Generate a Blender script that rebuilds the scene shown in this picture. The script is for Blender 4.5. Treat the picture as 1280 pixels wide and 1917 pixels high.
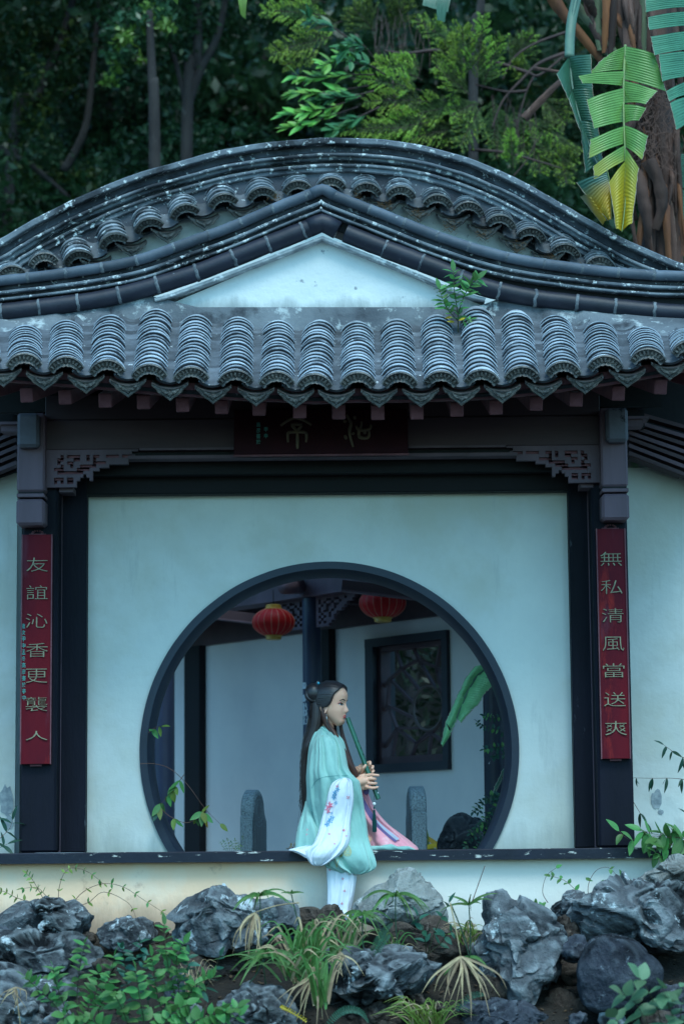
import bpy, bmesh, math, random
import numpy as np
from mathutils import Vector, Matrix, noise
random.seed(7); np.random.seed(7)
R = math.radians
sc = bpy.context.scene
COL = sc.collection
for o in list(bpy.data.objects): bpy.data.objects.remove(o)

# ------------------------------------------------------------------ camera
F_PX, PITCH, ROLL = 4700.0, math.atan(640/4700.0), 0.009
CAM = Vector((0.0, -13.3, 0.0))
fwd = Vector((0, math.cos(PITCH), math.sin(PITCH)))
up0 = Vector((0, -math.sin(PITCH), math.cos(PITCH)))
rt0 = Vector((1, 0, 0))
crt = rt0*math.cos(ROLL) - up0*math.sin(ROLL)
cup = rt0*math.sin(ROLL) + up0*math.cos(ROLL)
cd = bpy.data.cameras.new('camera'); cam = bpy.data.objects.new('camera', cd); COL.objects.link(cam)
m = Matrix.Identity(4)
for i in range(3):
    m[i][0] = crt[i]; m[i][1] = cup[i]; m[i][2] = -fwd[i]; m[i][3] = CAM[i]
cam.matrix_world = m
cd.sensor_fit = 'VERTICAL'; cd.sensor_height = 36.0; cd.lens = F_PX/1917*36.0
cd.clip_start = 0.5; cd.clip_end = 600
cd.dof.use_dof = True; cd.dof.focus_distance = 13.5; cd.dof.aperture_fstop = 2.0
sc.camera = cam

# ------------------------------------------------------------------ world, sun, exposure
SUN_EL, SUN_AZ = R(58), R(168)      # azimuth: where the light comes from, measured from +Y clockwise
w = bpy.data.worlds.new('World'); sc.world = w; w.use_nodes = True
nt = w.node_tree; nt.nodes.clear()
sky = nt.nodes.new('ShaderNodeTexSky'); sky.sky_type = 'NISHITA'; sky.sun_disc = False
sky.sun_elevation = SUN_EL; sky.sun_rotation = SUN_AZ
sky.air_density = 1.0; sky.dust_density = 1.5; sky.ozone_density = 2.0
bg = nt.nodes.new('ShaderNodeBackground'); bg.inputs[1].default_value = 0.15
wo = nt.nodes.new('ShaderNodeOutputWorld')
tint = nt.nodes.new('ShaderNodeMix'); tint.data_type = 'RGBA'; tint.blend_type = 'MULTIPLY'; tint.inputs[0].default_value = 1.0
tint.inputs[7].default_value = (0.575, 1.06, 1.13, 1)          # the teal cast of the overcast evening light
nt.links.new(sky.outputs[0], tint.inputs[6]); nt.links.new(tint.outputs[2], bg.inputs[0]); nt.links.new(bg.outputs[0], wo.inputs[0])
sl = bpy.data.lights.new('sun', 'SUN'); sl.energy = 1.0; sl.angle = R(25); sl.color = (0.88, 0.98, 1.0)
so = bpy.data.objects.new('sun', sl); COL.objects.link(so)
sd = Vector((math.sin(SUN_AZ)*math.cos(SUN_EL), math.cos(SUN_AZ)*math.cos(SUN_EL), math.sin(SUN_EL)))
so.rotation_euler = sd.to_track_quat('Z', 'Y').to_euler()
sc.view_settings.view_transform = 'Standard'; sc.view_settings.look = 'None'
sc.view_settings.exposure = 1.02; sc.view_settings.gamma = 1.0; sc.view_settings.use_curve_mapping = False
sc.render.engine = 'CYCLES'
sc.cycles.max_bounces = 6; sc.cycles.diffuse_bounces = 3; sc.cycles.glossy_bounces = 2
sc.cycles.transmission_bounces = 2; sc.cycles.transparent_max_bounces = 6

# ------------------------------------------------------------------ measuring helpers: a direction seen by the camera met with a depth
def at(px, py, Y):
    d = fwd*F_PX + crt*(px-640) + cup*(958.5-py)
    return CAM + d*((Y-CAM.y)/d.y)
def xx(px, py, Y): return at(px, py, Y).x
def zz(py, Y, px=612): return at(px, py, Y).z
def S(Y): return F_PX/(13.42+Y)      # pixels per metre at depth Y

# ------------------------------------------------------------------ materials
MATS = {}
def mat(name, c1, c2=None, sc1=6, c3=None, sc3=18, th3=.62, w3=.06, rough=.75, bump=.15, bsc=40, stretch=(1,1,1),
        spec=.35, metal=0, rnd=0, sss=0, det=6, bdist=.01, transl=0, c4=None, sc4=3, th4=.6, st3=None, rvar=0, hvar=0):
    m = bpy.data.materials.new(name); m.use_nodes = True; n = m.node_tree; N = n.nodes; L = n.links
    b = N['Principled BSDF']; out = N['Material Output']
    b.inputs['Roughness'].default_value = rough; b.inputs['Specular IOR Level'].default_value = spec
    b.inputs['Metallic'].default_value = metal
    tc = N.new('ShaderNodeTexCoord'); mp = N.new('ShaderNodeMapping'); mp.inputs['Scale'].default_value = stretch
    L.new(tc.outputs['Object'], mp.inputs[0]); vec = mp.outputs[0]; raw = tc.outputs['Object']
    oi = N.new('ShaderNodeObjectInfo')
    if rnd:
        ad = N.new('ShaderNodeVectorMath'); ad.operation = 'MULTIPLY_ADD'
        cb = N.new('ShaderNodeCombineXYZ'); L.new(oi.outputs['Random'], cb.inputs[0]); L.new(oi.outputs['Random'], cb.inputs[1]); L.new(oi.outputs['Random'], cb.inputs[2])
        L.new(cb.outputs[0], ad.inputs[0]); ad.inputs[1].default_value = (37, 23, 51); L.new(vec, ad.inputs[2]); vec = ad.outputs[0]
        ad2 = N.new('ShaderNodeVectorMath'); ad2.operation = 'MULTIPLY_ADD'; L.new(cb.outputs[0], ad2.inputs[0]); ad2.inputs[1].default_value = (37, 23, 51); L.new(raw, ad2.inputs[2]); raw = ad2.outputs[0]
    def nz(scale, detail=det, v=None, ro=.6):
        t = N.new('ShaderNodeTexNoise'); t.inputs['Scale'].default_value = scale; t.inputs['Detail'].default_value = detail
        t.inputs['Roughness'].default_value = ro; L.new(v if v is not None else vec, t.inputs['Vector']); return t.outputs[0]
    def ramp(f, a, bb):
        r = N.new('ShaderNodeMapRange'); r.inputs[1].default_value = a; r.inputs[2].default_value = bb; r.clamp = True; L.new(f, r.inputs[0]); return r.outputs[0]
    def mix(f, a, bb):
        x = N.new('ShaderNodeMix'); x.data_type = 'RGBA'; L.new(f, x.inputs[0])
        for k, v in ((6, a), (7, bb)):
            if isinstance(v, tuple): x.inputs[k].default_value = (*v, 1)
            else: L.new(v, x.inputs[k])
        return x.outputs[2]
    col = None
    if c2 is None: c2 = tuple(x*.75 for x in c1)
    col = mix(ramp(nz(sc1), .35, .65), c1, c2)
    if c4: col = mix(ramp(nz(sc4), th4-.05, th4+.08), col, c4)
    if c3:
        v3 = None
        if st3:
            mp3 = N.new('ShaderNodeMapping'); mp3.inputs['Scale'].default_value = st3; L.new(raw, mp3.inputs[0]); v3 = mp3.outputs[0]
        col = mix(ramp(nz(sc3, 8, v3, .7), th3, th3+w3), col, c3)
    if rvar or hvar:
        h = N.new('ShaderNodeHueSaturation'); L.new(col, h.inputs['Color'])
        r_ = N.new('ShaderNodeMapRange'); r_.inputs[3].default_value = 1-rvar; r_.inputs[4].default_value = 1+rvar; L.new(oi.outputs['Random'], r_.inputs[0]); L.new(r_.outputs[0], h.inputs['Value'])
        if hvar:
            r2 = N.new('ShaderNodeMapRange'); r2.inputs[3].default_value = .5-hvar; r2.inputs[4].default_value = .5+hvar; L.new(oi.outputs['Random'], r2.inputs[0]); L.new(r2.outputs[0], h.inputs['Hue'])
        col = h.outputs[0]
    L.new(col, b.inputs['Base Color'])
    if bump:
        bp = N.new('ShaderNodeBump'); bp.inputs['Strength'].default_value = bump; bp.inputs['Distance'].default_value = bdist
        L.new(nz(bsc, 5), bp.inputs['Height']); L.new(bp.outputs[0], b.inputs['Normal'])
    if transl:
        tr = N.new('ShaderNodeBsdfTranslucent'); L.new(col, tr.inputs[0]); ms = N.new('ShaderNodeMixShader'); ms.inputs[0].default_value = transl
        L.new(b.outputs[0], ms.inputs[1]); L.new(tr.outputs[0], ms.inputs[2]); L.new(ms.outputs[0], out.inputs[0])
    if sss:
        b.inputs['Subsurface Weight'].default_value = sss; b.inputs['Subsurface Radius'].default_value = (.012, .005, .003); b.inputs['Subsurface Scale'].default_value = 1
    MATS[name] = m; return m

# ------------------------------------------------------------------ mesh helpers
class MB:
    def __init__(s): s.v = []; s.f = []
    def add(s, vs, fs):
        o = len(s.v); s.v += [tuple(v) for v in vs]; s.f += [tuple(i+o for i in f) for f in fs]; return s
    def box(s, x0, x1, y0, y1, z0, z1, c=0.0):
        x0, x1 = min(x0, x1), max(x0, x1); y0, y1 = min(y0, y1), max(y0, y1); z0, z1 = min(z0, z1), max(z0, z1)
        if c <= 0:
            vs = [(x, y, z) for z in (z0, z1) for (x, y) in ((x0, y0), (x1, y0), (x1, y1), (x0, y1))]
            return s.add(vs, [(0,3,2,1), (4,5,6,7), (0,1,5,4), (1,2,6,5), (2,3,7,6), (3,0,4,7)])
        bm = bmesh.new(); r = bmesh.ops.create_cube(bm, size=1)
        for v in bm.verts: v.co = Vector(((x0+x1)/2+v.co.x*(x1-x0), (y0+y1)/2+v.co.y*(y1-y0), (z0+z1)/2+v.co.z*(z1-z0)))
        bmesh.ops.bevel(bm, geom=bm.edges[:], offset=min(c, (x1-x0)*.45, (y1-y0)*.45, (z1-z0)*.45), segments=1, affect='EDGES')
        bm.verts.index_update(); s.add([v.co for v in bm.verts], [[v.index for v in f.verts] for f in bm.faces]); bm.free(); return s
    def obox(s, c, ax, ay, az):           # oriented box: centre and three half-axis vectors
        c = Vector(c); vs = [c+ax*i+ay*j+az*k for k in (-1, 1) for (i, j) in ((-1,-1), (1,-1), (1,1), (-1,1))]
        return s.add(vs, [(0,3,2,1), (4,5,6,7), (0,1,5,4), (1,2,6,5), (2,3,7,6), (3,0,4,7)])
    def bar(s, a, b, w, d, upv=Vector((0, 1, 0))):
        a = Vector(a); b = Vector(b); t = (b-a)/2; y = upv - t.normalized()*upv.dot(t.normalized()); y.normalize(); x = t.normalized().cross(y)
        return s.obox((a+b)/2, x*w/2, y*d/2, t)
    def tube(s, pts, r, n=8, cap=True, ell=1.0):
        pts = [Vector(p) for p in pts]; k = len(pts); rs = r if isinstance(r, (list, tuple)) else [r]*k
        t0 = (pts[1]-pts[0]).normalized(); u = Vector((0, 1, 0)) if abs(t0.y) < .9 else Vector((1, 0, 0)); u = (u-t0*u.dot(t0)).normalized()
        o = len(s.v)
        for i, p in enumerate(pts):
            t = (pts[min(i+1, k-1)]-pts[max(i-1, 0)]); t = t.normalized() if t.length > 1e-9 else t0
            u = u-t*u.dot(t); u = u.normalized() if u.length > 1e-6 else t.orthogonal().normalized(); w_ = t.cross(u)
            for j in range(n):
                a = 2*math.pi*j/n; s.v.append(tuple(p+(u*math.cos(a)*ell+w_*math.sin(a))*rs[i]))
        for i in range(k-1):
            for j in range(n):
                j2 = (j+1) % n; s.f.append((o+i*n+j, o+i*n+j2, o+(i+1)*n+j2, o+(i+1)*n+j))
        if cap:
            s.f.append(tuple(o+j for j in range(n))[::-1]); s.f.append(tuple(o+(k-1)*n+j for j in range(n)))
        return s
    def rings(s, rings, cap=True, closed=True):
        n = len(rings[0]); o = len(s.v)
        for r_ in rings: s.v += [tuple(p) for p in r_]
        for i in range(len(rings)-1):
            for j in range(n if closed else n-1):
                j2 = (j+1) % n; s.f.append((o+i*n+j, o+i*n+j2, o+(i+1)*n+j2, o+(i+1)*n+j))
        if cap and closed:
            s.f.append(tuple(o+j for j in range(n))[::-1]); s.f.append(tuple(o+(len(rings)-1)*n+j for j in range(n)))
        return s
    def prism(s, poly, y0, y1):            # outline in (x, z), extruded along Y
        n = len(poly); a = [(p[0], y0, p[1]) for p in poly]; b = [(p[0], y1, p[1]) for p in poly]
        return s.add(a+b, [tuple(range(n)), tuple(range(2*n-1, n-1, -1))]+[(i, i+n, (i+1) % n+n, (i+1) % n) for i in range(n)])
    def mesh(s, name='m', smooth=False, fix=True):
        me = bpy.data.meshes.new(name); me.from_pydata(s.v, [], s.f)
        if fix:
            bm = bmesh.new(); bm.from_mesh(me); bmesh.ops.recalc_face_normals(bm, faces=bm.faces[:]); bm.to_mesh(me); bm.free()
        if smooth: me.polygons.foreach_set('use_smooth', [True]*len(me.polygons))
        me.update(); return me
    def build(s, name, m, parent=None, smooth=False, bevel=0, auto=None, fix=True):
        return link(name, s.mesh(name, smooth, fix), m, parent, bevel, auto)
def link(name, me, m=None, parent=None, bevel=0, auto=None):
    if m is not None and not me.materials: me.materials.append(m)
    o = bpy.data.objects.new(name, me); COL.objects.link(o)
    if parent is not None: o.parent = parent; o.matrix_parent_inverse = inv(parent)
    if bevel:
        b = o.modifiers.new('b', 'BEVEL'); b.width = bevel; b.segments = 2; b.limit_method = 'ANGLE'; b.angle_limit = R(35)
    if auto: smooth_by(me, auto)
    return o
def inv(p):
    # world matrix of a parent from its own transforms (the depsgraph has not run yet)
    mw = p.matrix_basis.copy()
    if p.parent is not None: mw = p.parent.matrix_basis @ p.matrix_parent_inverse @ mw if False else wm(p)
    return mw.inverted()
def wm(p):
    mw = p.matrix_basis.copy()
    if p.parent is not None: return wm(p.parent) @ p.matrix_parent_inverse @ mw
    return mw
def smooth_by(me, ang):
    me.polygons.foreach_set('use_smooth', [True]*len(me.polygons))
    bm = bmesh.new(); bm.from_mesh(me); se = []
    for e in bm.edges:
        se.append(len(e.link_faces) == 2 and e.calc_face_angle(0) > R(ang))
    bm.free()
    a = me.attributes.new('sharp_edge', 'BOOLEAN', 'EDGE'); a.data.foreach_set('value', se)
def tag(o, label=None, cat=None, group=None, kind=None):
    if label: o['label'] = label
    if cat: o['category'] = cat
    if group: o['group'] = group
    if kind: o['kind'] = kind
    return o
def empty(name, loc=(0, 0, 0), label=None, cat=None, group=None):
    o = bpy.data.objects.new(name, None); COL.objects.link(o); o.location = loc; o.empty_display_size = .1
    return tag(o, label, cat, group)
def place(name, me, parent, M4, m=None):     # an instance of a shared mesh as a child, given its world matrix
    if m is not None and not me.materials: me.materials.append(m)
    o = bpy.data.objects.new(name, me); COL.objects.link(o)
    if parent is not None: o.parent = parent; o.matrix_parent_inverse = inv(parent)
    o.matrix_basis = M4; return o
def frame(o, x, y, z):
    M4 = Matrix.Identity(4)
    for i in range(3): M4[i][0] = x[i]; M4[i][1] = y[i]; M4[i][2] = z[i]; M4[i][3] = o[i]
    return M4
def lerp(a, b, t): return a+(b-a)*t
def interp(pts, x):                            # piecewise linear through (x, y) pairs
    if x <= pts[0][0]: return pts[0][1] + (pts[1][1]-pts[0][1])*(x-pts[0][0])/(pts[1][0]-pts[0][0])
    for a, b in zip(pts, pts[1:]):
        if x <= b[0]: return lerp(a[1], b[1], (x-a[0])/(b[0]-a[0]))
    a, b = pts[-2], pts[-1]; return b[1] + (b[1]-a[1])*(x-b[0])/(b[0]-a[0])
def spline(P, n=8):                            # Catmull-Rom through tuples of any size
    P = [tuple(p) for p in P]; out = []
    for i in range(len(P)-1):
        p0, p1, p2, p3 = P[max(i-1, 0)], P[i], P[i+1], P[min(i+2, len(P)-1)]
        for k in range(n):
            t = k/n; out.append(tuple(.5*((2*b)+(-a+c)*t+(2*a-5*b+4*c-d)*t*t+(-a+3*b-3*c+d)*t**3) for a, b, c, d in zip(p0, p1, p2, p3)))
    out.append(P[-1]); return out
U = random.uniform
XC = -0.072

# ------------------------------------------------------------------ palette
WOODB = mat('blue_black_paint', (.0085,.0085,.018), (.0045,.005,.010), 4, c3=(.10,.11,.13), sc3=10, th3=.66, w3=.05, rough=.6, spec=.15, bump=.3, bsc=40, stretch=(1,1,.25))
SILLM = mat('chipped_sill_paint', (.0085,.0115,.026), (.006,.008,.018), 5, c3=(.5,.5,.47), sc3=9, th3=.61, w3=.02, rough=.5, bump=.25, bsc=25, st3=(1,1,4.5))
WOODG = mat('grey_violet_timber', (.155,.098,.125), (.100,.066,.082), 5, c3=(.03,.028,.04), sc3=12, th3=.70, rough=.7, bump=.25, bsc=30, stretch=(1,1,.15))
WOODD = mat('dark_violet_timber', (.090,.052,.062), (.050,.031,.039), 3, c3=(.085,.068,.08), sc3=9, th3=.66, rough=.65, bump=.2, bsc=30, stretch=(.2,1,1))
WOODR = mat('faded_maroon_timber', (.20,.070,.085), (.12,.040,.052), 8, c3=(.25,.17,.19), sc3=30, th3=.66, rough=.7, bump=.3, bsc=40)
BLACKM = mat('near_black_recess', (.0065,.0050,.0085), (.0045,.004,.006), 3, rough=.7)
WALLM = mat('pale_plaster', (.72,.73,.69), (.60,.62,.60), 1.4, c3=(.46,.48,.46), sc3=5, th3=.58, w3=.25, st3=(1.6,1,.22), rough=.9, bump=.4, bsc=9, c4=(.60,.60,.54), sc4=1.3, th4=.50, bdist=.016)
GABLEW = mat('flaking_white_plaster', (.72,.74,.73), (.62,.66,.66), 2.2, c3=(.30,.33,.36), sc3=7, th3=.655, w3=.03, rough=.85, bump=.6, bsc=6, bdist=.02)
STAINW = mat('stained_cream_plaster', (.98,.66,.46), (.96,.60,.38), .9, c3=(.48,.26,.18), sc3=3.5, th3=.60, w3=.14, rough=.9, bump=.35, bsc=16, c4=(.92,.72,.56), sc4=1.1, th4=.55)
def grime(m, col, z0, z1, amt=.8):
    n = m.node_tree; N = n.nodes; L = n.links; b = N['Principled BSDF']; old = b.inputs['Base Color'].links[0].from_socket
    tc = N.new('ShaderNodeTexCoord'); sx = N.new('ShaderNodeSeparateXYZ'); L.new(tc.outputs['Object'], sx.inputs[0]); nz_ = N.new('ShaderNodeTexNoise'); nz_.inputs['Scale'].default_value = 4; nz_.inputs['Detail'].default_value = 8; nz_.inputs['Roughness'].default_value = .7
    mp = N.new('ShaderNodeMapping'); mp.inputs['Scale'].default_value = (1.6, 1, .35); L.new(tc.outputs['Object'], mp.inputs[0]); L.new(mp.outputs[0], nz_.inputs['Vector'])
    ad = N.new('ShaderNodeMath'); ad.operation = 'MULTIPLY_ADD'; ad.inputs[1].default_value = (z1-z0)*2.2; L.new(nz_.outputs[0], ad.inputs[0]); L.new(sx.outputs[2], ad.inputs[2])
    mr = N.new('ShaderNodeMapRange'); mr.inputs[1].default_value = z0+(z1-z0)*1.1; mr.inputs[2].default_value = z1+(z1-z0)*1.1; mr.inputs[3].default_value = amt; mr.inputs[4].default_value = 0; L.new(ad.outputs[0], mr.inputs[0])
    mx = N.new('ShaderNodeMix'); mx.data_type = 'RGBA'; L.new(mr.outputs[0], mx.inputs[0]); L.new(old, mx.inputs[6]); mx.inputs[7].default_value = (*col, 1); L.new(mx.outputs[2], b.inputs['Base Color'])
grime(WALLM, (.27,.28,.25), -.02, .16, .6); grime(STAINW, (.30,.20,.14), -.36, -.22, .75)
def sidegrad(m, other, x0, x1):
    n = m.node_tree; N = n.nodes; L = n.links; b = N['Principled BSDF']; old = b.inputs['Base Color'].links[0].from_socket
    tc = N.new('ShaderNodeTexCoord'); sx = N.new('ShaderNodeSeparateXYZ'); L.new(tc.outputs['Object'], sx.inputs[0]); nz_ = N.new('ShaderNodeTexNoise'); nz_.inputs['Scale'].default_value = 2.5; nz_.inputs['Detail'].default_value = 6; L.new(tc.outputs['Object'], nz_.inputs['Vector'])
    ad = N.new('ShaderNodeMath'); ad.operation = 'MULTIPLY_ADD'; ad.inputs[1].default_value = 1.2; L.new(nz_.outputs[0], ad.inputs[0]); L.new(sx.outputs[0], ad.inputs[2])
    mr = N.new('ShaderNodeMapRange'); mr.inputs[1].default_value = x0+.6; mr.inputs[2].default_value = x1+.6; L.new(ad.outputs[0], mr.inputs[0])
    mx = N.new('ShaderNodeMix'); mx.data_type = 'RGBA'; L.new(mr.outputs[0], mx.inputs[0]); L.new(old, mx.inputs[6]); mx.inputs[7].default_value = (*other, 1); mx.blend_type = 'MIX'
    m3 = N.new('ShaderNodeMix'); m3.data_type = 'RGBA'; m3.inputs[0].default_value = .8; L.new(old, m3.inputs[6]); L.new(mx.outputs[2], m3.inputs[7]); L.new(m3.outputs[2], b.inputs['Base Color'])
sidegrad(STAINW, (.80,.80,.76), -.5, .5)
MORTAR = mat('weathered_grey_mortar', (.16,.18,.20), (.07,.08,.095), 3, c3=(.38,.42,.43), sc3=11, th3=.55, w3=.10, c4=(.030,.034,.042), sc4=6, th4=.60, rough=.9, bump=.6, bsc=22, bdist=.015)
COPING = mat('lichened_stone_coping', (.20,.23,.26), (.085,.10,.125), 5, c3=(.62,.66,.67), sc3=24, th3=.565, w3=.05, c4=(.03,.034,.042), sc4=3, th4=.55, rough=.85, bump=.6, bsc=26, bdist=.012)
COPING2 = mat('blackened_stone_coping', (.085,.095,.115), (.030,.034,.045), 5, c3=(.46,.50,.52), sc3=26, th3=.60, w3=.05, c4=(.02,.023,.03), sc4=4, th4=.55, rough=.85, bump=.6, bsc=26, bdist=.012)
TUBEM = mat('dark_glazed_tube_tile', (.016,.018,.032), (.010,.012,.021), 6, c3=(.17,.19,.21), sc3=16, th3=.68, w3=.05, rough=.5, bump=.2, bsc=20, rnd=1, rvar=.2)
TUBEU = mat('blue_grey_tube_tile', (.085,.105,.135), (.050,.062,.082), 7, c3=(.25,.28,.30), sc3=14, th3=.64, w3=.06, rough=.6, bump=.25, bsc=24, rnd=1, rvar=.25)
STRIPM = mat('pale_mortar_strip', (.42,.45,.47), (.20,.22,.24), 14, c3=(.66,.69,.70), sc3=12, th3=.56, rough=.9, bump=.4, bsc=40)
JOINTM = mat('crumbling_joint_mortar', (.20,.22,.24), (.06,.07,.085), 20, rough=.95, bump=.6, bsc=60)
TILEM = mat('grey_clay_tile', (.40,.44,.49), (.26,.29,.34), 14, c3=(.66,.70,.72), sc3=22, th3=.60, w3=.08, c4=(.06,.07,.085), sc4=7, th4=.60, rough=.55, bump=.35, bsc=50, rnd=1, rvar=.28, bdist=.004)
TILED = mat('gap_shade_tile', (.016,.017,.022), (.035,.037,.045), 16, c3=(.34,.37,.38), sc3=20, th3=.66, w3=.06, rough=.7, bump=.5, bsc=60, rnd=1, rvar=.25, bdist=.005)  # near-black: the shade in the gaps between tiles put into the colour
EMBOSS = mat('embossed_end_tile', (.070,.066,.060), (.022,.022,.024), 22, c3=(.42,.45,.45), sc3=12, th3=.68, w3=.05, rough=.38, bump=.9, bsc=34, rnd=1, rvar=.3, bdist=.01, spec=.6)
BOARDR = mat('weathered_red_lacquer', (.145,.004,.011), (.062,.003,.012), 3.0, c3=(.34,.022,.018), sc3=5, th3=.60, w3=.14, c4=(.11,.03,.05), sc4=5, th4=.62, rough=.6, spec=.15, bump=.12, bsc=30, stretch=(1,1,.22), st3=(1.2,1,.25))
PLAQM = mat('dark_maroon_plaque', (.032,.004,.009), (.022,.003,.007), 4, rough=.6, spec=.12, bump=.1)
GILT = mat('dull_gilt_lettering', (.30,.27,.17), (.20,.17,.11), 30, c3=(.08,.06,.05), sc3=40, th3=.66, rough=.5, bump=.2)
GILTD = mat('tarnished_gilt_lettering', (.17,.12,.07), (.11,.08,.06), 30, rough=.5, bump=.2)
TURQ = mat('turquoise_lettering', (.09,.38,.33), (.06,.28,.26), 30, rough=.6, bump=0)
GRANITE = mat('speckled_granite', (.30,.34,.36), (.16,.18,.20), 90, c3=(.035,.04,.045), sc3=120, th3=.56, w3=.05, rough=.75, bump=.3, bsc=120, bdist=.002)
GREYIN = mat('grey_inner_plaster', (.72,.67,.65), (.62,.58,.58), 1.5, rough=.9, bump=.1, bsc=20)
BLUECOL = mat('slate_blue_column_paint', (.035,.052,.105), (.026,.038,.075), 4, c3=(.5,.52,.55), sc3=8, th3=.74, w3=.02, rough=.4, bump=.05, stretch=(1,1,.4))
# ================================================================== ground
tm = mat('dark_damp_earth', (.028,.021,.016), (.013,.011,.010), 6, c3=(.075,.055,.038), sc3=25, th3=.62, rough=.95, bump=.8, bsc=18, bdist=.04)
def ground_h(x, y):
    base = interp([(-60,-1.25), (-2.6,-1.22), (-1.7,-1.05), (-1.0,-.80), (-.45,-.52), (0,-.40), (.6,-.40), (9,-.4), (13,.1), (20,5), (40,24), (70,38), (300,44)], y)
    return base + .05*noise.noise(Vector((x*1.3, y*1.3, 0)))*(1 if y < 0 or y > 9 else .1)
def axis_pts(lo, hi, fine0, fine1, step, coarse):
    a = []; x = lo
    while x < hi: a.append(x); x += step if fine0 <= x < fine1 else coarse
    a.append(hi); return a
gx = axis_pts(-200, 200, -4, 4, .25, 14); gy = axis_pts(-60, 300, -3.5, 1, .15, 3)
g = MB(); g.v = [(x, y, ground_h(x, y)) for y in gy for x in gx]
nx = len(gx); g.f = [(j*nx+i, j*nx+i+1, (j+1)*nx+i+1, (j+1)*nx+i) for j in range(len(gy)-1) for i in range(nx-1)]
tag(g.build('ground', tm, smooth=True), kind='structure')

# ================================================================== plinth wall, sill, moon gate wall
YS = -.10                       # front face of the sill
s0 = zz(1592, YS); s1 = zz(1612, YS)
pl = MB(); pl.box(-6, 6, -.03, .62, -1.0, s1+.002)
tag(pl.build('plinth_wall', STAINW), 'low stained cream and white plaster wall beneath the dark sill', 'wall')
sm = MB()
xs = np.linspace(-6, 6, 161)
prof = [(YS, s1), (YS, s0-.006), (YS+.006, s0), (.62, s0), (.62, s1)]
rr = []
for x in xs:
    k = noise.noise(Vector((x*5, 0, 3)))*.0016 + noise.noise(Vector((x*19, 0, 5)))*.0012
    rr.append([(x, y+(k if y < 0 else 0), z+(k if y < 0 else 0)) for y, z in prof])
sm.rings(rr)
tag(sm.build('sill', SILLM, auto=30), 'long dark blue sill with chipped paint running under the moon gate', 'sill')

YW = .32
gcx = (at(262, 1404, YW).x + at(971, 1404, YW).x)/2; gcz = zz(1404, YW); gr = (at(971, 1404, YW).x - at(262, 1404, YW).x)/2
wx0, wx1 = xx(140, 1300, YW), xx(1098, 1300, YW); wz1 = zz(890, YW)
gate = empty('moon_gate_wall', (gcx, YW, 0), 'pale plaster wall pierced by the big round moon gate', 'wall')
def moon_wall(x0, x1, z0, z1, y0, y1, r):
    """a wall with a round hole cut at the sill: front, back as fans of quads between the hole and the outline"""
    a0 = math.asin((z0-gcz)/r); n = 96; A = [a0 + (math.pi-2*a0)*i/n for i in range(n+1)]
    b = MB(); fr = []; ou = []
    for a in A:
        cx, cz = gcx+r*math.cos(a), gcz+r*math.sin(a); fr.append((cx, cz))
        # ray to the outline rectangle
        dx, dz = math.cos(a), math.sin(a); t = 1e9
        if dx > 1e-6: t = min(t, (x1-gcx)/dx)
        if dx < -1e-6: t = min(t, (x0-gcx)/dx)
        if dz > 1e-6: t = min(t, (z1-gcz)/dz)
        if dz < -1e-6: t = min(t, (z0-gcz)/dz)
        ou.append((gcx+dx*t, gcz+dz*t))
    # bottom corners: replace the first and last outline points
    ou[0] = (x1, z0); ou[-1] = (x0, z0)
    # corner points: add small triangles by snapping nearest
    for (qx, qz) in ((x1, z1), (x0, z1)):
        k = min(range(len(ou)), key=lambda i: (ou[i][0]-qx)**2+(ou[i][1]-qz)**2); ou[k] = (qx, qz)
    for y, flip in ((y0, 0), (y1, 1)):
        vs = [(p[0], y, p[1]) for p in fr]+[(p[0], y, p[1]) for p in ou]; m_ = len(fr)
        b.add(vs, [(i, i+1, i+1+m_, i+m_) for i in range(m_-1)])
    m_ = len(fr)
    b.add([(p[0], y0, p[1]) for p in fr]+[(p[0], y1, p[1]) for p in fr], [(i, i+1, i+1+m_, i+m_) for i in range(m_-1)])
    return b, A
b, A = moon_wall(wx0, wx1, s0, wz1, YW, YW+.22, gr-.02)
b.build('wall_panel', WALLM, gate)
# ring frame: a swept rectangular profile with a small step
a0 = math.asin((s0-.05-gcz)/gr); rg = []
pf = [(gr, YW-.018), (gr-.040, YW-.022), (gr-.044, YW-.012), (gr-.062, YW+.02), (gr-.062, YW+.25), (gr, YW+.25)]
for i in range(121):
    a = a0 + (math.pi-2*a0)*i/120; wob = 1+.0012*noise.noise(Vector((i*.25, 1, 0)))
    rg.append([(gcx+r*wob*math.cos(a), y, gcz+r*wob*math.sin(a)) for r, y in pf])
ring = MB().rings(rg); ringm = mat('gate_ring_paint', (.026,.034,.055), (.018,.024,.040), 3, c3=(.55,.58,.6), sc3=30, th3=.735, w3=.02, rough=.5, bump=.12, bsc=30)
ring.build('gate_frame', ringm, gate, auto=30)

# ================================================================== pavilion
pav = empty('pavilion', (XC, .1, s0), 'grey tiled garden pavilion with dark timber columns and arched roof', 'pavilion')
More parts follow.
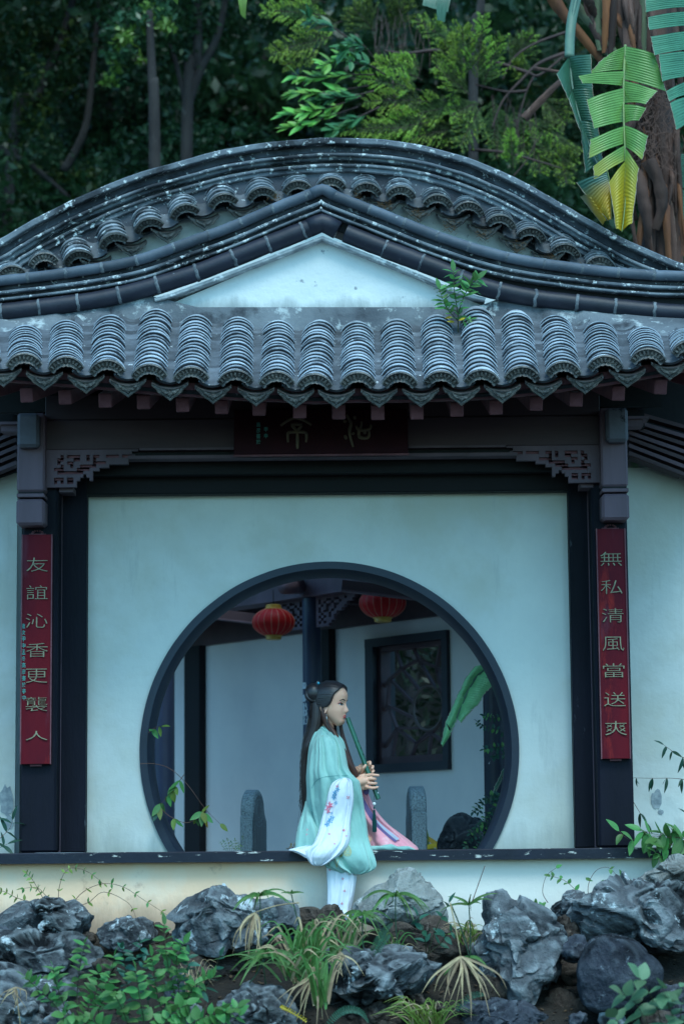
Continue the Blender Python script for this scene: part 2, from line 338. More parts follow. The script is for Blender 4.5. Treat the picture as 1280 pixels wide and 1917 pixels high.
# columns, light slips, dark jambs
for sgn, (l, r_, top) in ((-1, (37, 105, 0)), (1, (1121, 1188, 0))):
    cc = (at(l, 1590, 0).x+at(r_, 1590, 0).x)/2; hw = (at(r_, 1590, 0).x-at(l, 1590, 0).x)/2
    MB().box(cc-hw, cc+hw, 0, .19, s0+.002, zz(770, 0), .012).build('column', WOODB, pav)
for (l, r_) in ((103, 112), (1114, 1122)):
    MB().box(xx(l, 1590, .17), xx(r_, 1590, .17), .19, .30, s0+.002, zz(846, .2)).build('edge_slip', WOODG, pav)
for (l, r_) in ((110, 160), (1077, 1117)):
    MB().box(xx(l, 1590, .22), xx(r_, 1590, .22), .22, .318, s0+.002, zz(850, .22), .006).build('jamb', WOODB, pav)
lz = zz(922, .22)
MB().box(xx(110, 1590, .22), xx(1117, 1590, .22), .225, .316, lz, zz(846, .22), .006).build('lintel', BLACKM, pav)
# hanging front posts with groove and lower block
for l, r_ in ((32, 84), (1125, 1175)):
    y = 900 - (8 if l > 600 else 0); cx = at((l+r_)/2, y, -.13).x; hw = (r_-l)/2/S(-.13)
    MB().box(cx-hw, cx+hw, -.13, .05, zz(915, -.13, 612), zz(768, -.13), .010).build('hanging_post', WOODG, pav)
    MB().box(cx-hw+.008, cx+hw-.008, -.12, .05, zz(926, -.13), zz(914, -.13)+.002).build('post_neck', BLACKM, pav)
    MB().box(cx-hw, cx+hw, -.135, .05, zz(926, -.13), zz(919, -.13), .003).build('neck_band', WOODG, pav)
    MB().box(cx-hw-.002, cx+hw+.002, -.137, .05, zz(978, -.13), zz(929, -.13), .014).build('post_end_block', WOODG, pav)
    q = at((l+r_)/2+(-4 if l < 600 else 4), 800, -.19).x
    MB().box(q-.058, q+.058, -.21, -.125, zz(832, -.2), zz(768, -.2), .016).build('bracket_block', mat('stained_grey_block_%d' % (l > 600), (.12,.115,.145), (.085,.08,.10), 6, c3=(.02,.018,.025), sc3=9, th3=.55, w3=.05, rough=.7, bump=.2, rnd=1), pav)
    # side beam stub
    sx = -1 if l < 600 else 1
    MB().box(cx+sx*hw, cx+sx*(hw+.13), -.05, .10, zz(792, 0), zz(787, 0)).box(cx+sx*hw, cx+sx*(hw+.10), -.03, .10, zz(804, 0), zz(792, 0)).build('side_beam', WOODG, pav)
# main beams
bx0, bx1 = xx(84, 830, -.05), xx(1124, 830, -.05)
MB().box(bx0, bx1, -.05, .10, zz(838, -.05), zz(782, -.05), .006).build('beam', WOODD, pav)
MB().box(bx0, bx1, -.035, .10, zz(781, -.05), zz(735, -.05), .004).build('beam', WOODD, pav)
MB().box(xx(262, 840, -.04), xx(946, 840, -.04), -.062, .06, zz(840, -.06), zz(836, -.06)).build('beam_trim', WOODG, pav)
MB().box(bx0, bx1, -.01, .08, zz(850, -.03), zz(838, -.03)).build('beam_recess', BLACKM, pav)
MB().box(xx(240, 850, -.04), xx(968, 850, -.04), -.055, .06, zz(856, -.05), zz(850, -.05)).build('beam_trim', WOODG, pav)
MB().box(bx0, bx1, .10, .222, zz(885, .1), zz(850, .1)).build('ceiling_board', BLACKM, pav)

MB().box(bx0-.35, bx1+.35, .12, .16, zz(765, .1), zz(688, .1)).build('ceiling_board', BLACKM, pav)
# fretwork brackets
FR = ["##############################",
      "#############################",
      "#####o####################o##"[:27].replace('x','#'),
      ]
FR = ["#############################",
      "###########################",
      "#####o#oooo##o#oo##oooo#ooo#",
      "####oo###oo##o#o##########"[:26],
      "####o##oo######oooo###|####"[:26],
      "#####o##o##ooooo####",
      "###ooo####oooo###",
      "####oooooooo###",
      "############ ##",
      "###ooo#oo##   #"[:15],
      "###o#o#oo#",
      "##########"]
def fret(x0, z1, cw, ch, y0, y1, rows, m, mback, name, parent, mirror=False, axis=None):
    b = MB(); bk = MB(); f = (lambda x: -x) if mirror else (lambda x: x)
    for r_, row in enumerate(rows):
        c = 0
        while c < len(row):
            if row[c] == '#' or row[c] == '|':
                e = c
                while e < len(row) and row[e] in '#|': e += 1
                b.box(x0+f(c*cw), x0+f(e*cw), y0, y1, z1-(r_+1)*ch, z1-r_*ch); c = e
            elif row[c] == 'o':
                e = c
                while e < len(row) and row[e] == 'o': e += 1
                bk.box(x0+f((c-.3)*cw), x0+f((e+.3)*cw), y0+(y1-y0)*.6, y1-.002, z1-(r_+1.3)*ch, z1-(r_-.3)*ch); c = e
            else: c += 1
    if axis is not None:
        o_, d_ = axis
        for q in (b, bk): q.v = [tuple(o_ + d_*v[0] + Vector((d_.y, -d_.x, 0))*(-v[1]) + Vector((0, 0, v[2]))) for v in q.v]
    o = b.build(name, m, parent)
    if mback is not None: bk.build('backing', mback, o)
    return o
cw = 6.05/S(-.03)
fret(xx(84, 870, -.04), zz(836.5, -.04)+.002, cw, 6.1/S(-.03), -.045, -.012, FR, WOODG, WOODR, 'corner_fretwork', pav)
fret(xx(1123, 870, -.04), zz(836.5, -.04)+.002, cw, 6.1/S(-.03), -.045, -.012, FR, WOODG, WOODR, 'corner_fretwork', pav, mirror=True)
for l in (125, 1098):
    MB().box(xx(l-13, 910, .02), xx(l+13, 910, .02), .0, .15, zz(918, .02), zz(908, .02)).build('fret_stub', WOODG, pav)

# ---------------------------------------------------------------- lower eave: barrels of cover tiles, valleys of pan tiles
def arc_tile(R0, R1, half, L, t, n=10, up=1):
    """a curved tile: origin at its lower (exposed) end, running back along +Y, crown along +Z"""
    b = MB(); rs = []
    for (y, R_, tt) in ((0, R0, t), (0.002, R0+.0015, t), (L, R1, t)):
        rs.append((y, R_))
    out = []; inn = []
    for y, R_ in rs:
        out.append([(R_*math.sin(a), y, up*(R_*math.cos(a)-R0*math.cos(half))) for a in np.linspace(-half, half, n+1)])
        inn.append([((R_-t)*math.sin(a), y, up*((R_-t)*math.cos(a)-R0*math.cos(half))) for a in np.linspace(-half, half, n+1)])
    for k in range(len(rs)):
        out[k] = out[k]+inn[k][::-1]
    b.rings(out); return b
def cover_tile_mesh(R0, R1, half, L_, t, n=12):
    A9 = np.linspace(-half, half, n+1); base = R0*math.cos(half)
    row = lambda R_, y: [(R_*math.sin(a), y, R_*math.cos(a)-base) for a in A9]
    rows = [row(R1, L_), row(R0+.001, .006), row(R0, 0), row(R0-t*.16, 0), row(R0-t, .004), row(R0-t, .03)]
    b = MB(); b.rings(rows, cap=False, closed=False)
    for k in (0, n): 
        idx = [i*(n+1)+k for i in range(len(rows))]; b.f.append(tuple(idx))
    me = b.mesh('cover_tile'); smooth_by(me, 32); nf = n
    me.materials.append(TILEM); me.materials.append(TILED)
    for i, p_ in enumerate(me.polygons): p_.material_index = 1 if i >= 3*nf else 0  # lower rim and inside take the painted gap shade
    return me
cover = cover_tile_mesh(.096, .066, R(66), .14, .021)
cover_dark = cover_tile_mesh(.096, .050, R(66), .14, .018); cover_dark.materials.clear()
TILEU = mat('weathered_upper_tile', (.28,.31,.35), (.11,.125,.145), 14, c3=(.62,.66,.68), sc3=18, th3=.57, w3=.08, c4=(.03,.033,.04), sc4=7, th4=.55, rough=.6, bump=.35, bsc=50, rnd=1, rvar=.35, bdist=.004)
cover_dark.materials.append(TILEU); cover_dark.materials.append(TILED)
pan = arc_tile(.092, .098, R(50), .16, .012, 8, up=-1).mesh('pan_tile'); smooth_by(pan, 32)
PANM = mat('dirty_valley_tile', (.10,.112,.13), (.05,.056,.066), 12, c3=(.50,.54,.56), sc3=20, th3=.63, w3=.05, rough=.7, bump=.4, bsc=50, rnd=1, rvar=.4, bdist=.004)
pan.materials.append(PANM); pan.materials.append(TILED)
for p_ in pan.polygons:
    if p_.normal.y < -.5 or len(p_.vertices) > 4: p_.material_index = 1  # pan fronts carry the same painted gap shade
def fan_end():
    b = MB(); n = 14; h = R(67); ro, ri = .100, .058; rs = []
    for a in np.linspace(-h, h, n+1):
        sc_ = 1+.03*math.cos(a*22)
        zc = -ro*math.cos(R(66)) 
        P = []
        for (r_, y) in ((ro, .006), (ro, -.012), (ro-.006, -.016), (ro-.012, -.010), (ri+.008*sc_, -.006), (ri*sc_, -.012), (ri*sc_-.004, .006)):
            zoff = -(ro-r_)*.25
            P.append((r_*math.sin(a)*(1 if r_ > .08 else 1.12), y, r_*math.cos(a)+zc+zoff))
        rs.append(P)
    b.rings(rs)
    # embossed petals
    for a in np.linspace(-h*.8, h*.8, 9):
        c = Vector(((.079)*math.sin(a)*1.04, -.012, .079*math.cos(a)-ro*math.cos(R(66))-.004))
        rd = Vector((math.sin(a), 0, math.cos(a))); b.obox(c, rd.cross(Vector((0, 1, 0)))*.0045, Vector((0, .0032, 0)), rd*.010)
    return b
fan = fan_end().mesh('fan_end'); smooth_by(fan, 40)
def drip():
    """pointed shield that closes a valley: hangs down from a concave top edge"""
    pts = []; n = 12
    top = [(x, -.030*(1-(x/.088)**2)*1.0) for x in np.linspace(-.088, .088, n+1)]
    low = spline([(.088, 0), (.084, -.018), (.066, -.034), (.060, -.046), (.036, -.064), (.016, -.078), (0, -.092)], 3)
    low = low + [(-x, z) for x, z in low[::-1][1:]]
    b = MB(); poly = [(x, z) for x, z in top]+[(x, z) for x, z in low[1:-1]]
    cx, cz = 0, -.045
    rings_ = []
    for (k, y) in ((1, .006), (1, -.008), (.93, -.013), (.86, -.006), (.62, -.006), (.50, -.013), (.25, -.010), (.02, -.013)):
        rings_.append([(cx+(x-cx)*k, y, cz+(z-cz)*k) for x, z in poly])
    b.rings(rings_)
    for s_ in (-1, 1):
        for a in (.25, .8, 1.35):
            c = Vector((s_*.030*math.cos(a)*1.2, -.012, cz+.004-.022*math.sin(a)*.9+.008)); b.obox(c, Vector((.008, 0, s_*.006)), Vector((0, .005, 0)), Vector((-.002*s_, 0, .003)))
    # lip rolled back under the valley
    rs = []
    for x in np.linspace(-.088, .088, n+1):
        z = -.030*(1-(x/.088)**2); rs.append([(x, -.008, z), (x, .12, z+.02), (x, .12, z+.008), (x, -.008, z-.012)])
    b.rings(rs); return b
dripm = drip().mesh('drip_tile'); smooth_by(dripm, 40)

def barrel(parent, top, bot, spacing, roll=0, mt=None, scale=1.0, jit=.004):
    """stack cover tiles from the top point down to the bottom point, fan-shaped end tile at the bottom"""
    ax = (top-bot); Ltot = ax.length; ax.normalize()
    side = Vector((0, 0, 1)).cross(ax)*-1; side = Vector((1, 0, 0)) - ax*ax.x; side.normalize(); nrm = side.cross(ax)
    if nrm.z < 0: nrm = -nrm
    q = Matrix.Rotation(roll, 3, ax); side = q@side; nrm = q@nrm
    k = 0; s_ = .022
    while s_ < Ltot+.02:
        tilt = R(U(-1.5, 1.5)); yw = R(U(-2.2, 2.2))
        rot = Matrix.Rotation(tilt, 3, side) @ Matrix.Rotation(yw, 3, nrm)
        o = bot+ax*s_+side*U(-jit, jit)+nrm*U(-.002, .002)
        place('cover_tile', cover_dark if mt else cover, parent, frame(o, rot@side*scale, rot@ax, rot@nrm*scale))
        s_ += spacing*U(.9, 1.1); k += 1
    rot = Matrix.Rotation(R(-14), 3, side)
    place('end_tile', fan, parent, frame(bot+nrm*.002, side*scale*1.02, rot@ax, rot@nrm*scale), EMBOSS)
    return k
def valley(parent, top, bot, spacing, mt=None, scale=1.0):
    ax = (top-bot); Ltot = ax.length; ax.normalize()
    side = Vector((1, 0, 0)) - ax*ax.x; side.normalize(); nrm = side.cross(ax); nrm = nrm if nrm.z > 0 else -nrm
    s_ = .02
    while s_ < Ltot:
        rot = Matrix.Rotation(R(9+U(-2, 2)), 3, side)
        place('pan_tile', pan, parent, frame(bot+ax*s_+nrm*(.004-s_*.0)+side*U(-.003, .003), rot@side*scale, rot@ax, rot@nrm*scale), mt or TILEM)
        s_ += spacing*U(.92, 1.08)
    place('drip_tile', dripm, parent, frame(bot+Vector((0, -.012, -.014 if scale >= 1 and mt is TILEU else -.004)), side*scale*1.04, Vector((0, .985, .17)).normalized()-side*side.dot(Vector((0, .985, .17)).normalized()), Vector((0, -.17, .985))*scale), EMBOSS)

YE, YT = -.88, -.02
eave = MB()
ends = [(-30,690,-34,628), (46,697,48,622), (124,703,125,612), (201,709,206,600), (280,717,292,594), (358,722,367,603), (441,728,445,608), (518,731,521,615), (589,735,597,612),
        (670,732,669,615), (748,732,743,613), (825,730,817,602), (901,727,892,590), (977,721,965,593), (1054,712,1040,603), (1132,701,1122,614), (1212,688,1206,624), (1290,674,1282,630), (1365,655,1362,632)]
deckv = []
fe = None
def ytop(px): return YE + .86*max(.60, min(1, interp([(-34,.62),(125,.83),(206,.95),(292,1),(892,1),(965,1),(1040,.98),(1122,.80),(1206,.62),(1400,.5)], px)))
B = [(at(a, b_-14, YE + .02*0), at(c, d+6, ytop(c))) for a, b_, c, d in ends]
dk = MB(); rs = []
for bo, to in B:
    n_ = Vector((0, -.5, .86)); rs.append([bo-n_*.058+Vector((0, .06, 0)), to-n_*.062+Vector((0, .1, .05)), to-n_*.09+Vector((0, .1, .05)), bo-n_*.075+Vector((0, .06, 0))])
dk.rings(rs)
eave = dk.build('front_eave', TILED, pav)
for bo, to in B: barrel(eave, to, bo, .060)
for (b0, t0_), (b1, t1_) in zip(B, B[1:]):
    bo = (b0+b1)/2; to = (t0_+t1_)/2; nn = Vector((0, -.45, .89))
    valley(eave, to-nn*.008, bo-nn*.016+Vector((0, -.02, -.008)), .062, mt=TILEU)
# fascia and rafters
fs = MB(); rs = []
for bo, to in B:
    p = bo+Vector((0, .10, -.075)); rs.append([p, p+Vector((0, .03, 0)), p+Vector((0, .03, .07)), p+Vector((0, 0, .07))])
fs.rings(rs).build('fascia', WOODR, pav)
for i, (px, py) in enumerate([(-20,735), (50,742), (122,746), (197,752), (269,755), (342,760), (415,764), (485,767), (561,772), (634,774), (707,775), (780,774), (855,769), (928,765), (1003,758), (1078,750), (1157,739), (1236,727), (1310,716)]):
    e = at(px, py-2, YE+.17); spread = (px-630)/610; inn = at(px - spread*abs(spread)*75, py+6, .0) + Vector((0, 0, .10)); hh = .037
    MB().bar(e, e+(inn-e)*1.0, .068, .074, Vector((0, 0, 1))).build('rafter', WOODR, pav, bevel=.006)
# soffit boards above the rafters
rs = []
for bo, to in B:
    p = bo+Vector((0, .12, -.005)); q = Vector((to.x, .3, to.z-.02)); rs.append([p, q, q+Vector((0, 0, .02)), p+Vector((0, 0, .02))])
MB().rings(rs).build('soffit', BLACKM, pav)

# ---------------------------------------------------------------- front gable
def path3(P, Y, n=6, xmin=None):
    return [at(a, b_, Y) for a, b_ in spline(P, n)]
UP_ = [(-160,540), (-60,532), (0,526), (110,513), (190,501), (265,485), (350,455), (430,426), (512,391), (590,360)]
UPR = [(616,362), (640,372), (720,403), (805,437), (890,466), (970,486), (1070,501), (1140,509), (1220,515), (1290,517), (1440,520)]
LOL = [(-160,596), (-60,592), (0,586), (105,573), (185,561), (258,544), (370,510), (450,478), (540,443), (588,423)]
LOR = [(618,425), (640,434), (710,462), (790,492), (840,512), (890,533), (950,549), (1010,560), (1080,568), (1160,577), (1235,584), (1290,587), (1440,592)]
gab = MB(); YG = .10
# grey plaster skirt behind the tubes and above the tiles
pg = [(x_, y_-4) for x_, y_ in LOL]+[(603, 423)]+[(x_, y_-4) for x_, y_ in LOR]
poly = [at(a, b_, .05) for a, b_ in pg]
low_ = [at(1440, 640, .05), at(-160, 640, .05)]
sk = MB(); top_ = [at(a, b_+(0), .075) for a, b_ in pg]
rs = []
for (a, b_) in pg:
    tt = at(a, 575 if 285 < a < 935 else b_+8, .06)
    bb = at(a, 640, ytop(a)+.02); rs.append([tt, bb, bb+Vector((0, .2, 0)), tt+Vector((0, .2, 0))])
grime(GABLEW, (.17,.20,.21), zz(582, .1)-.02, zz(582, .1)+.07, .85)
gable = sk.rings(rs).build('front_gable', MORTAR, pav, auto=40)
# white triangle: real wall panel slightly recessed behind mouldings
tri = spline([(290,582), (312,572), (450,514), (603,449)], 5)+spline([(603,449), (760,513), (905,573), (930,584)], 5)[1:]
tb = MB(); P = [at(a, b_, .10) for a, b_ in tri]
tb.prism([(p.x, p.z) for p in P], .10, .24).build('gable_panel', GABLEW, gable)
def ribbon(path, off0, off1, y0, y1, m, name, parent, wob=.0015):
    """a moulding swept along a drawn line, between two offsets measured down from it"""
    rs = []; s_ = S(y0)
    P = [at(a, b_, y0) for a, b_ in path]
    for i, p in enumerate(P):
        t = (P[min(i+1, len(P)-1)]-P[max(i-1, 0)]).normalized(); n = Vector((t.z, 0, -t.x)); n = n if n.z < 0 else -n
        mid = 1.0
        k = wob*noise.noise(Vector((p.x*9, off0, 0)))
        a = p+n*off0/s_+Vector((0, 0, k)); b_ = p+n*off1/s_+Vector((0, 0, k))
        rs.append([Vector((a.x, y1, a.z)), Vector((a.x, y0+.004, a.z)), Vector((a.x, y0, a.z))+n*.004, Vector((b_.x, y0, b_.z))-n*.004, Vector((b_.x, y0+.004, b_.z)), Vector((b_.x, y1, b_.z))])
    return MB().rings(rs).build(name, m, parent, auto=35)
UPC = spline(UP_, 5)+[(603, 354)]+spline(UPR, 5)
LOC_ = spline(LOL, 5)+[(603, 418)]+spline(LOR, 5)
ribbon(UPC, 6, 19, .045, .30, COPING2, 'moulding', gable)
ribbon(UPC, 19, 25, .012, .30, COPING, 'moulding', gable)
ribbon(UPC, 25, 34, .055, .30, COPING2, 'moulding', gable)
ribbon(UPC, 33, 38, .020, .30, COPING, 'moulding', gable)
ribbon(UPC, 38, 62, .075, .25, BLACKM, 'moulding', gable)
ribbon([(a, b_+27) for a, b_ in spline([(290,534), (320,526), (370,508), (450,478), (540,443), (603,418)], 6)+spline([(603,418), (710,460), (790,492), (850,518), (908,534)], 6)[1:]], -4, 3, .035, .2, STRIPM, 'moulding', gable)
def tubes(P, r, y, seglen, m, name, joint):
    pts = [at(a, b_, y) for a, b_ in spline(P, 12)]
    acc = [0]
    for a, b_ in zip(pts, pts[1:]): acc.append(acc[-1]+(b_-a).length)
    def pos(s_):
        for i in range(len(acc)-1):
            if s_ <= acc[i+1]: return pts[i].lerp(pts[i+1], (s_-acc[i])/max(1e-9, acc[i+1]-acc[i]))
        return pts[-1]
    s_ = U(0, .1); 
    while s_ < acc[-1]-.02:
        L_ = min(seglen*U(.92, 1.08), acc[-1]-s_); q = [pos(s_+L_*k/6) for k in range(7)]
        r2 = r*U(.97, 1.04)
        o = MB().tube([v+Vector((0, 0, U(-.001, .001))) for v in q], [r2*1.0, r2, r2, r2, r2, r2*.99, r2*.96], 20).build(name, m, gable, auto=40)
        j0 = pos(s_-.006*1.0); j1 = pos(s_+.008)
        if s_ > .12: 
            jb = MB(); n = 24; dirv = (j1-j0).normalized(); rr_ = []
            for off, rad in ((-.010, r*.9), (-.004, r*1.03), (.006, r*1.035), (.014, r*.9)):
                c = pos(s_)+dirv*off; upx = dirv.cross(Vector((0, 1, 0))).normalized()
                rr_.append([c+(Vector((0, 1, 0))*math.cos(t_)+upx*math.sin(t_))*(rad+r*.03*noise.noise(Vector((t_*3, s_*7, off*200))))+dirv*(.008*noise.noise(Vector((t_*2, s_*9, 5)))) for t_ in np.linspace(0, 2*math.pi, n, endpoint=False)])
            jb.rings(rr_).build('joint', joint, gable, smooth=True)
        s_ += L_
tubes(UP_, .029, .02, .20, TUBEU, 'tube_tile', JOINTM); tubes(UPR, .029, .02, .20, TUBEU, 'tube_tile', JOINTM)
tubes(LOL, .050, .045, .215, TUBEM, 'tube_tile', JOINTM); tubes(LOR, .050, .045, .215, TUBEM, 'tube_tile', JOINTM)
# mitred crown pieces
for (P, r, y, m_) in (([(582,363.5), (596,356.5), (603,354.5), (610,356.5), (626,366)], .0305, .02, TUBEU), ([(578,427), (594,420), (603,417), (612,420), (632,431)], .0515, .045, TUBEM)):
    MB().tube([at(a, b_, y) for a, b_ in P], r, 20).build('ridge_cap', m_, gable, smooth=True)

# ---------------------------------------------------------------- rear arched gable with its own short eave
YB = 1.05
ARC = [(-230,560), (-100,497), (0,446), (60,412), (150,367), (250,326), (330,303), (420,279), (520,264), (640,257), (760,266), (860,290), (950,325), (1030,368), (1110,414), (1180,452), (1280,494), (1400,540)]
AC = spline(ARC, 6)
back = MB(); P = [at(a, b_+30, YB-.1) for a, b_ in AC]
back.prism([(p.x, p.z) for p in P]+[(P[-1].x, 2.6), (P[0].x, 2.6)], YB-.115, YB+.35)
rg_ = back.build('rear_gable', GABLEW, pav)
def rib2(o0, o1, y0, m, name='coping_band', k=1.0):
    s_ = S(y0); P = [at(a, b_, y0) for a, b_ in AC]; rs = []
    for i, p in enumerate(P):
        t = (P[min(i+1, len(P)-1)]-P[max(i-1, 0)]).normalized(); n = Vector((t.z, 0, -t.x)); n = n if n.z < 0 else -n
        px = AC[i][0]; kk = 1.0 if px > 0 else 1.05
        w1 = .004*noise.noise(Vector((p.x*6, o0*.3, 0)))+.002*noise.noise(Vector((p.x*25, o0*.3, 0)))
        a = p+n*(o0*kk/s_+w1); b_ = p+n*(o1*kk/s_+w1)
        rs.append([Vector((a.x, YB+.42, a.z)), Vector((a.x, y0+.006, a.z)), Vector((a.x, y0, a.z))+n*.006, Vector((b_.x, y0, b_.z))-n*.005, Vector((b_.x, y0+.005, b_.z)), Vector((b_.x, YB+.1, b_.z))])
    MB().rings(rs).build(name, m, rg_, auto=35)
rib2(0, 12, YB-.20, COPING); rib2(12, 30, YB-.145, COPING2); rib2(30, 36, YB-.185, COPING); rib2(36, 44, YB-.16, COPING)
rib2(44, 51, YB-.12, COPING2); rib2(51, 57, YB-.165, COPING); rib2(57, 67, YB-.15, COPING); rib2(66, 108, YB-.128, COPING2)
UB = [(20,530,10,490), (82,506,78,474), (147,500,138,442), (213,468,204,408), (279,440,270,385), (346,414,336,364), (418,394,408,345), (490,382,484,334), (557,370,555,330), (620,364,620,327), (686,374,682,332), (750,380,746,338),
      (819,396,812,354), (878,410,872,373), (937,434,930,392), (994,458,987,417), (1058,488,1050,440), (1124,512,1116,472), (1190,540,1184,505)]
UBp = [(at(a, b_-14, YB-.235), at(c, d+8, YB-.08)) for a, b_, c, d in UB]
rs = []
for bo, to in UBp:
    n_ = Vector((0, -.4, .9)); rs.append([bo-n_*.008+Vector((0, .07, 0)), to-n_*.012+Vector((0, .06, 0)), to-n_*.03+Vector((0, .06, 0)), bo-n_*.018+Vector((0, .07, 0))])
uev = MB().rings(rs).build('upper_eave', COPING2, pav)
for i, (bo, to) in enumerate(UBp):
    sl_ = ((UBp[min(i+1, len(UBp)-1)][0]-UBp[max(i-1, 0)][0])); roll = math.atan2(sl_.z, sl_.x)*.55
    barrel(uev, to, bo, .040, roll=-roll, mt=TILEU if 'TILEU' in globals() else TILED, scale=.98)
for (b0, t0_), (b1, t1_) in zip(UBp, UBp[1:]):
    nn = Vector((0, -.45, .89)); valley(uev, (t0_+t1_)/2-nn*.02, (b0+b1)/2-nn*.030+Vector((0, -.01, -.012)), .05, mt=TILED)
# roof bodies behind the gables, unseen, added so no light leaks inside
MB().box(-1.8, 1.66, .26, .64, 2.42, 2.52).build('roof_deck', MORTAR, pav)
MB().box(-1.8, 1.66, .27, .60, 2.30, 2.40).build('ceiling', BLACKM, pav)

PATCHM = mat('bare_render_patch', (.24,.28,.31), (.42,.46,.48), 30, rough=.95, bump=.4)
# plants' debris in the upper valleys is part of the weathering material; side walls
for (x0, x1, px, lab) in ((-6, xx(30, 1300, .55), 0, 'pale plaster wall beyond the column at the far left'), (xx(1180, 1300, .55), 6, 1, 'pale blue lit plaster wall beyond the right hand column')):
    o = MB().box(x0, x1, .55, .75, -1.0, 2.12).build('garden_wall', WALLM)
    tag(o, lab, 'wall')
    for (cx_, cy_, rx_, ry_, sd_) in (((1228,1497,11,19,3), (1236,1520,6,5,9)) if px else ((12,1500,14,30,5), (18,1540,9,14,7))):
        rq = random.Random(sd_); pts_ = [at(cx_+rx_*math.cos(a)*rq.uniform(.75, 1.15), cy_+ry_*math.sin(a)*rq.uniform(.75, 1.15), .55) for a in np.linspace(0, 2*math.pi, 18, endpoint=False)]
        MB().prism([(k.x, k.z) for k in pts_], .546, .56).build('bare_patch', PATCHM, o)
# side gallery roofs seen from below: sloping rafters under dark boards
for sgn in (-1, 1):
    rf = empty('side_roof', (sgn*2.3, .3, 2.1), 'dark rafters and boards of the side roof meeting the %s column' % ('left' if sgn < 0 else 'right'), 'roof')
    if sgn > 0: pts = [(1176,690), (1176,858), (1275,893), (1420,945), (1420,640)]
    else: pts = [(36,700), (36,880), (0,893), (-140,950), (-140,650)]
    A_ = [at(a, b_, .50) for a, b_ in pts]
    MB().prism([(p.x, p.z) for p in A_], .50, .545).build('soffit_board', BLACKM, rf)
    if sgn > 0: lines = [((1174,772), (1420,842)), ((1174,788), (1420,862)), ((1174,800), (1420,880)), ((1174,812), (1420,897)), ((1174,823), (1420,913)), ((1174,836), (1420,930)), ((1174,850), (1420,945))]
    else: lines = [((34,797), (-140,870)), ((34,811), (-140,884)), ((34,825), (-140,898)), ((34,839), (-140,912)), ((34,853), (-140,926)), ((34,868), (-140,940))]
    for k, (a, b_) in enumerate(lines):
        MB().bar(at(*a, .40), at(*b_, .40), 7/S(.4), .10).build('rafter', WOODG if k % 2 else WOODD, rf)
    if sgn > 0: MB().bar(at(1178, 857, .42), at(1272, 892, .42), .012, .12).build('edge_board', WOODD, rf)

fl_ = MB(); pv = random.Random(3)  # unseen pale floor added to bounce light up into the interior
for i in range(-6, 7):
    for j in range(0, 11):
        x0 = i*.5+(j % 2)*.25; y0 = .64+j*.42
        fl_.box(x0+.006, x0+.494, y0+.006, y0+.414, -.44, -.40+pv.uniform(0, .006), .006)
tag(fl_.build('bounce_paving', mat('pale_bounce_floor', (.42,.43,.42), (.34,.35,.34), 5, rough=.85, bump=.3)), kind='structure')
# ================================================================== plaque and couplet boards (hung on the pavilion: things of their own)
def glyph(ch, size_w, size_h, depth, origin, m, parent, name='character', thin=0.0, bev=0.0):
    c = bpy.data.curves.new('t', 'FONT'); c.body = ch; c.extrude = depth; c.align_x = 'CENTER'; c.resolution_u = 3; c.offset = thin
    o = bpy.data.objects.new('t', c); COL.objects.link(o)
    dg = bpy.context.evaluated_depsgraph_get(); me = bpy.data.meshes.new_from_object(o.evaluated_get(dg))
    bpy.data.objects.remove(o); bpy.data.curves.remove(c)
    co = np.array([v.co[:] for v in me.vertices]); lo = co.min(0); hi = co.max(0); ce = (lo+hi)/2
    sx = size_w/max(hi[0]-lo[0], 1e-3); sz = size_h/max(hi[1]-lo[1], 1e-3)
    for v in me.vertices:
        x, y, z = v.co; v.co = (origin[0]+(x-ce[0])*sx, origin[1]-z, origin[2]+(y-ce[1])*sz)
    me.materials.clear(); return link(name, me, m, parent)
def stroke(pts, r, y, m, parent, name, close=False):
    P = [Vector((p[0], y, p[1])) for p in spline(pts, 4)]
    n = len(P); rs = [r*(.55+.55*math.sin(math.pi*min(1, (i+1)/(n)*1.0)**.8)) for i in range(n)]
    MB().tube(P, rs, 6).build(name, m, parent, smooth=True)

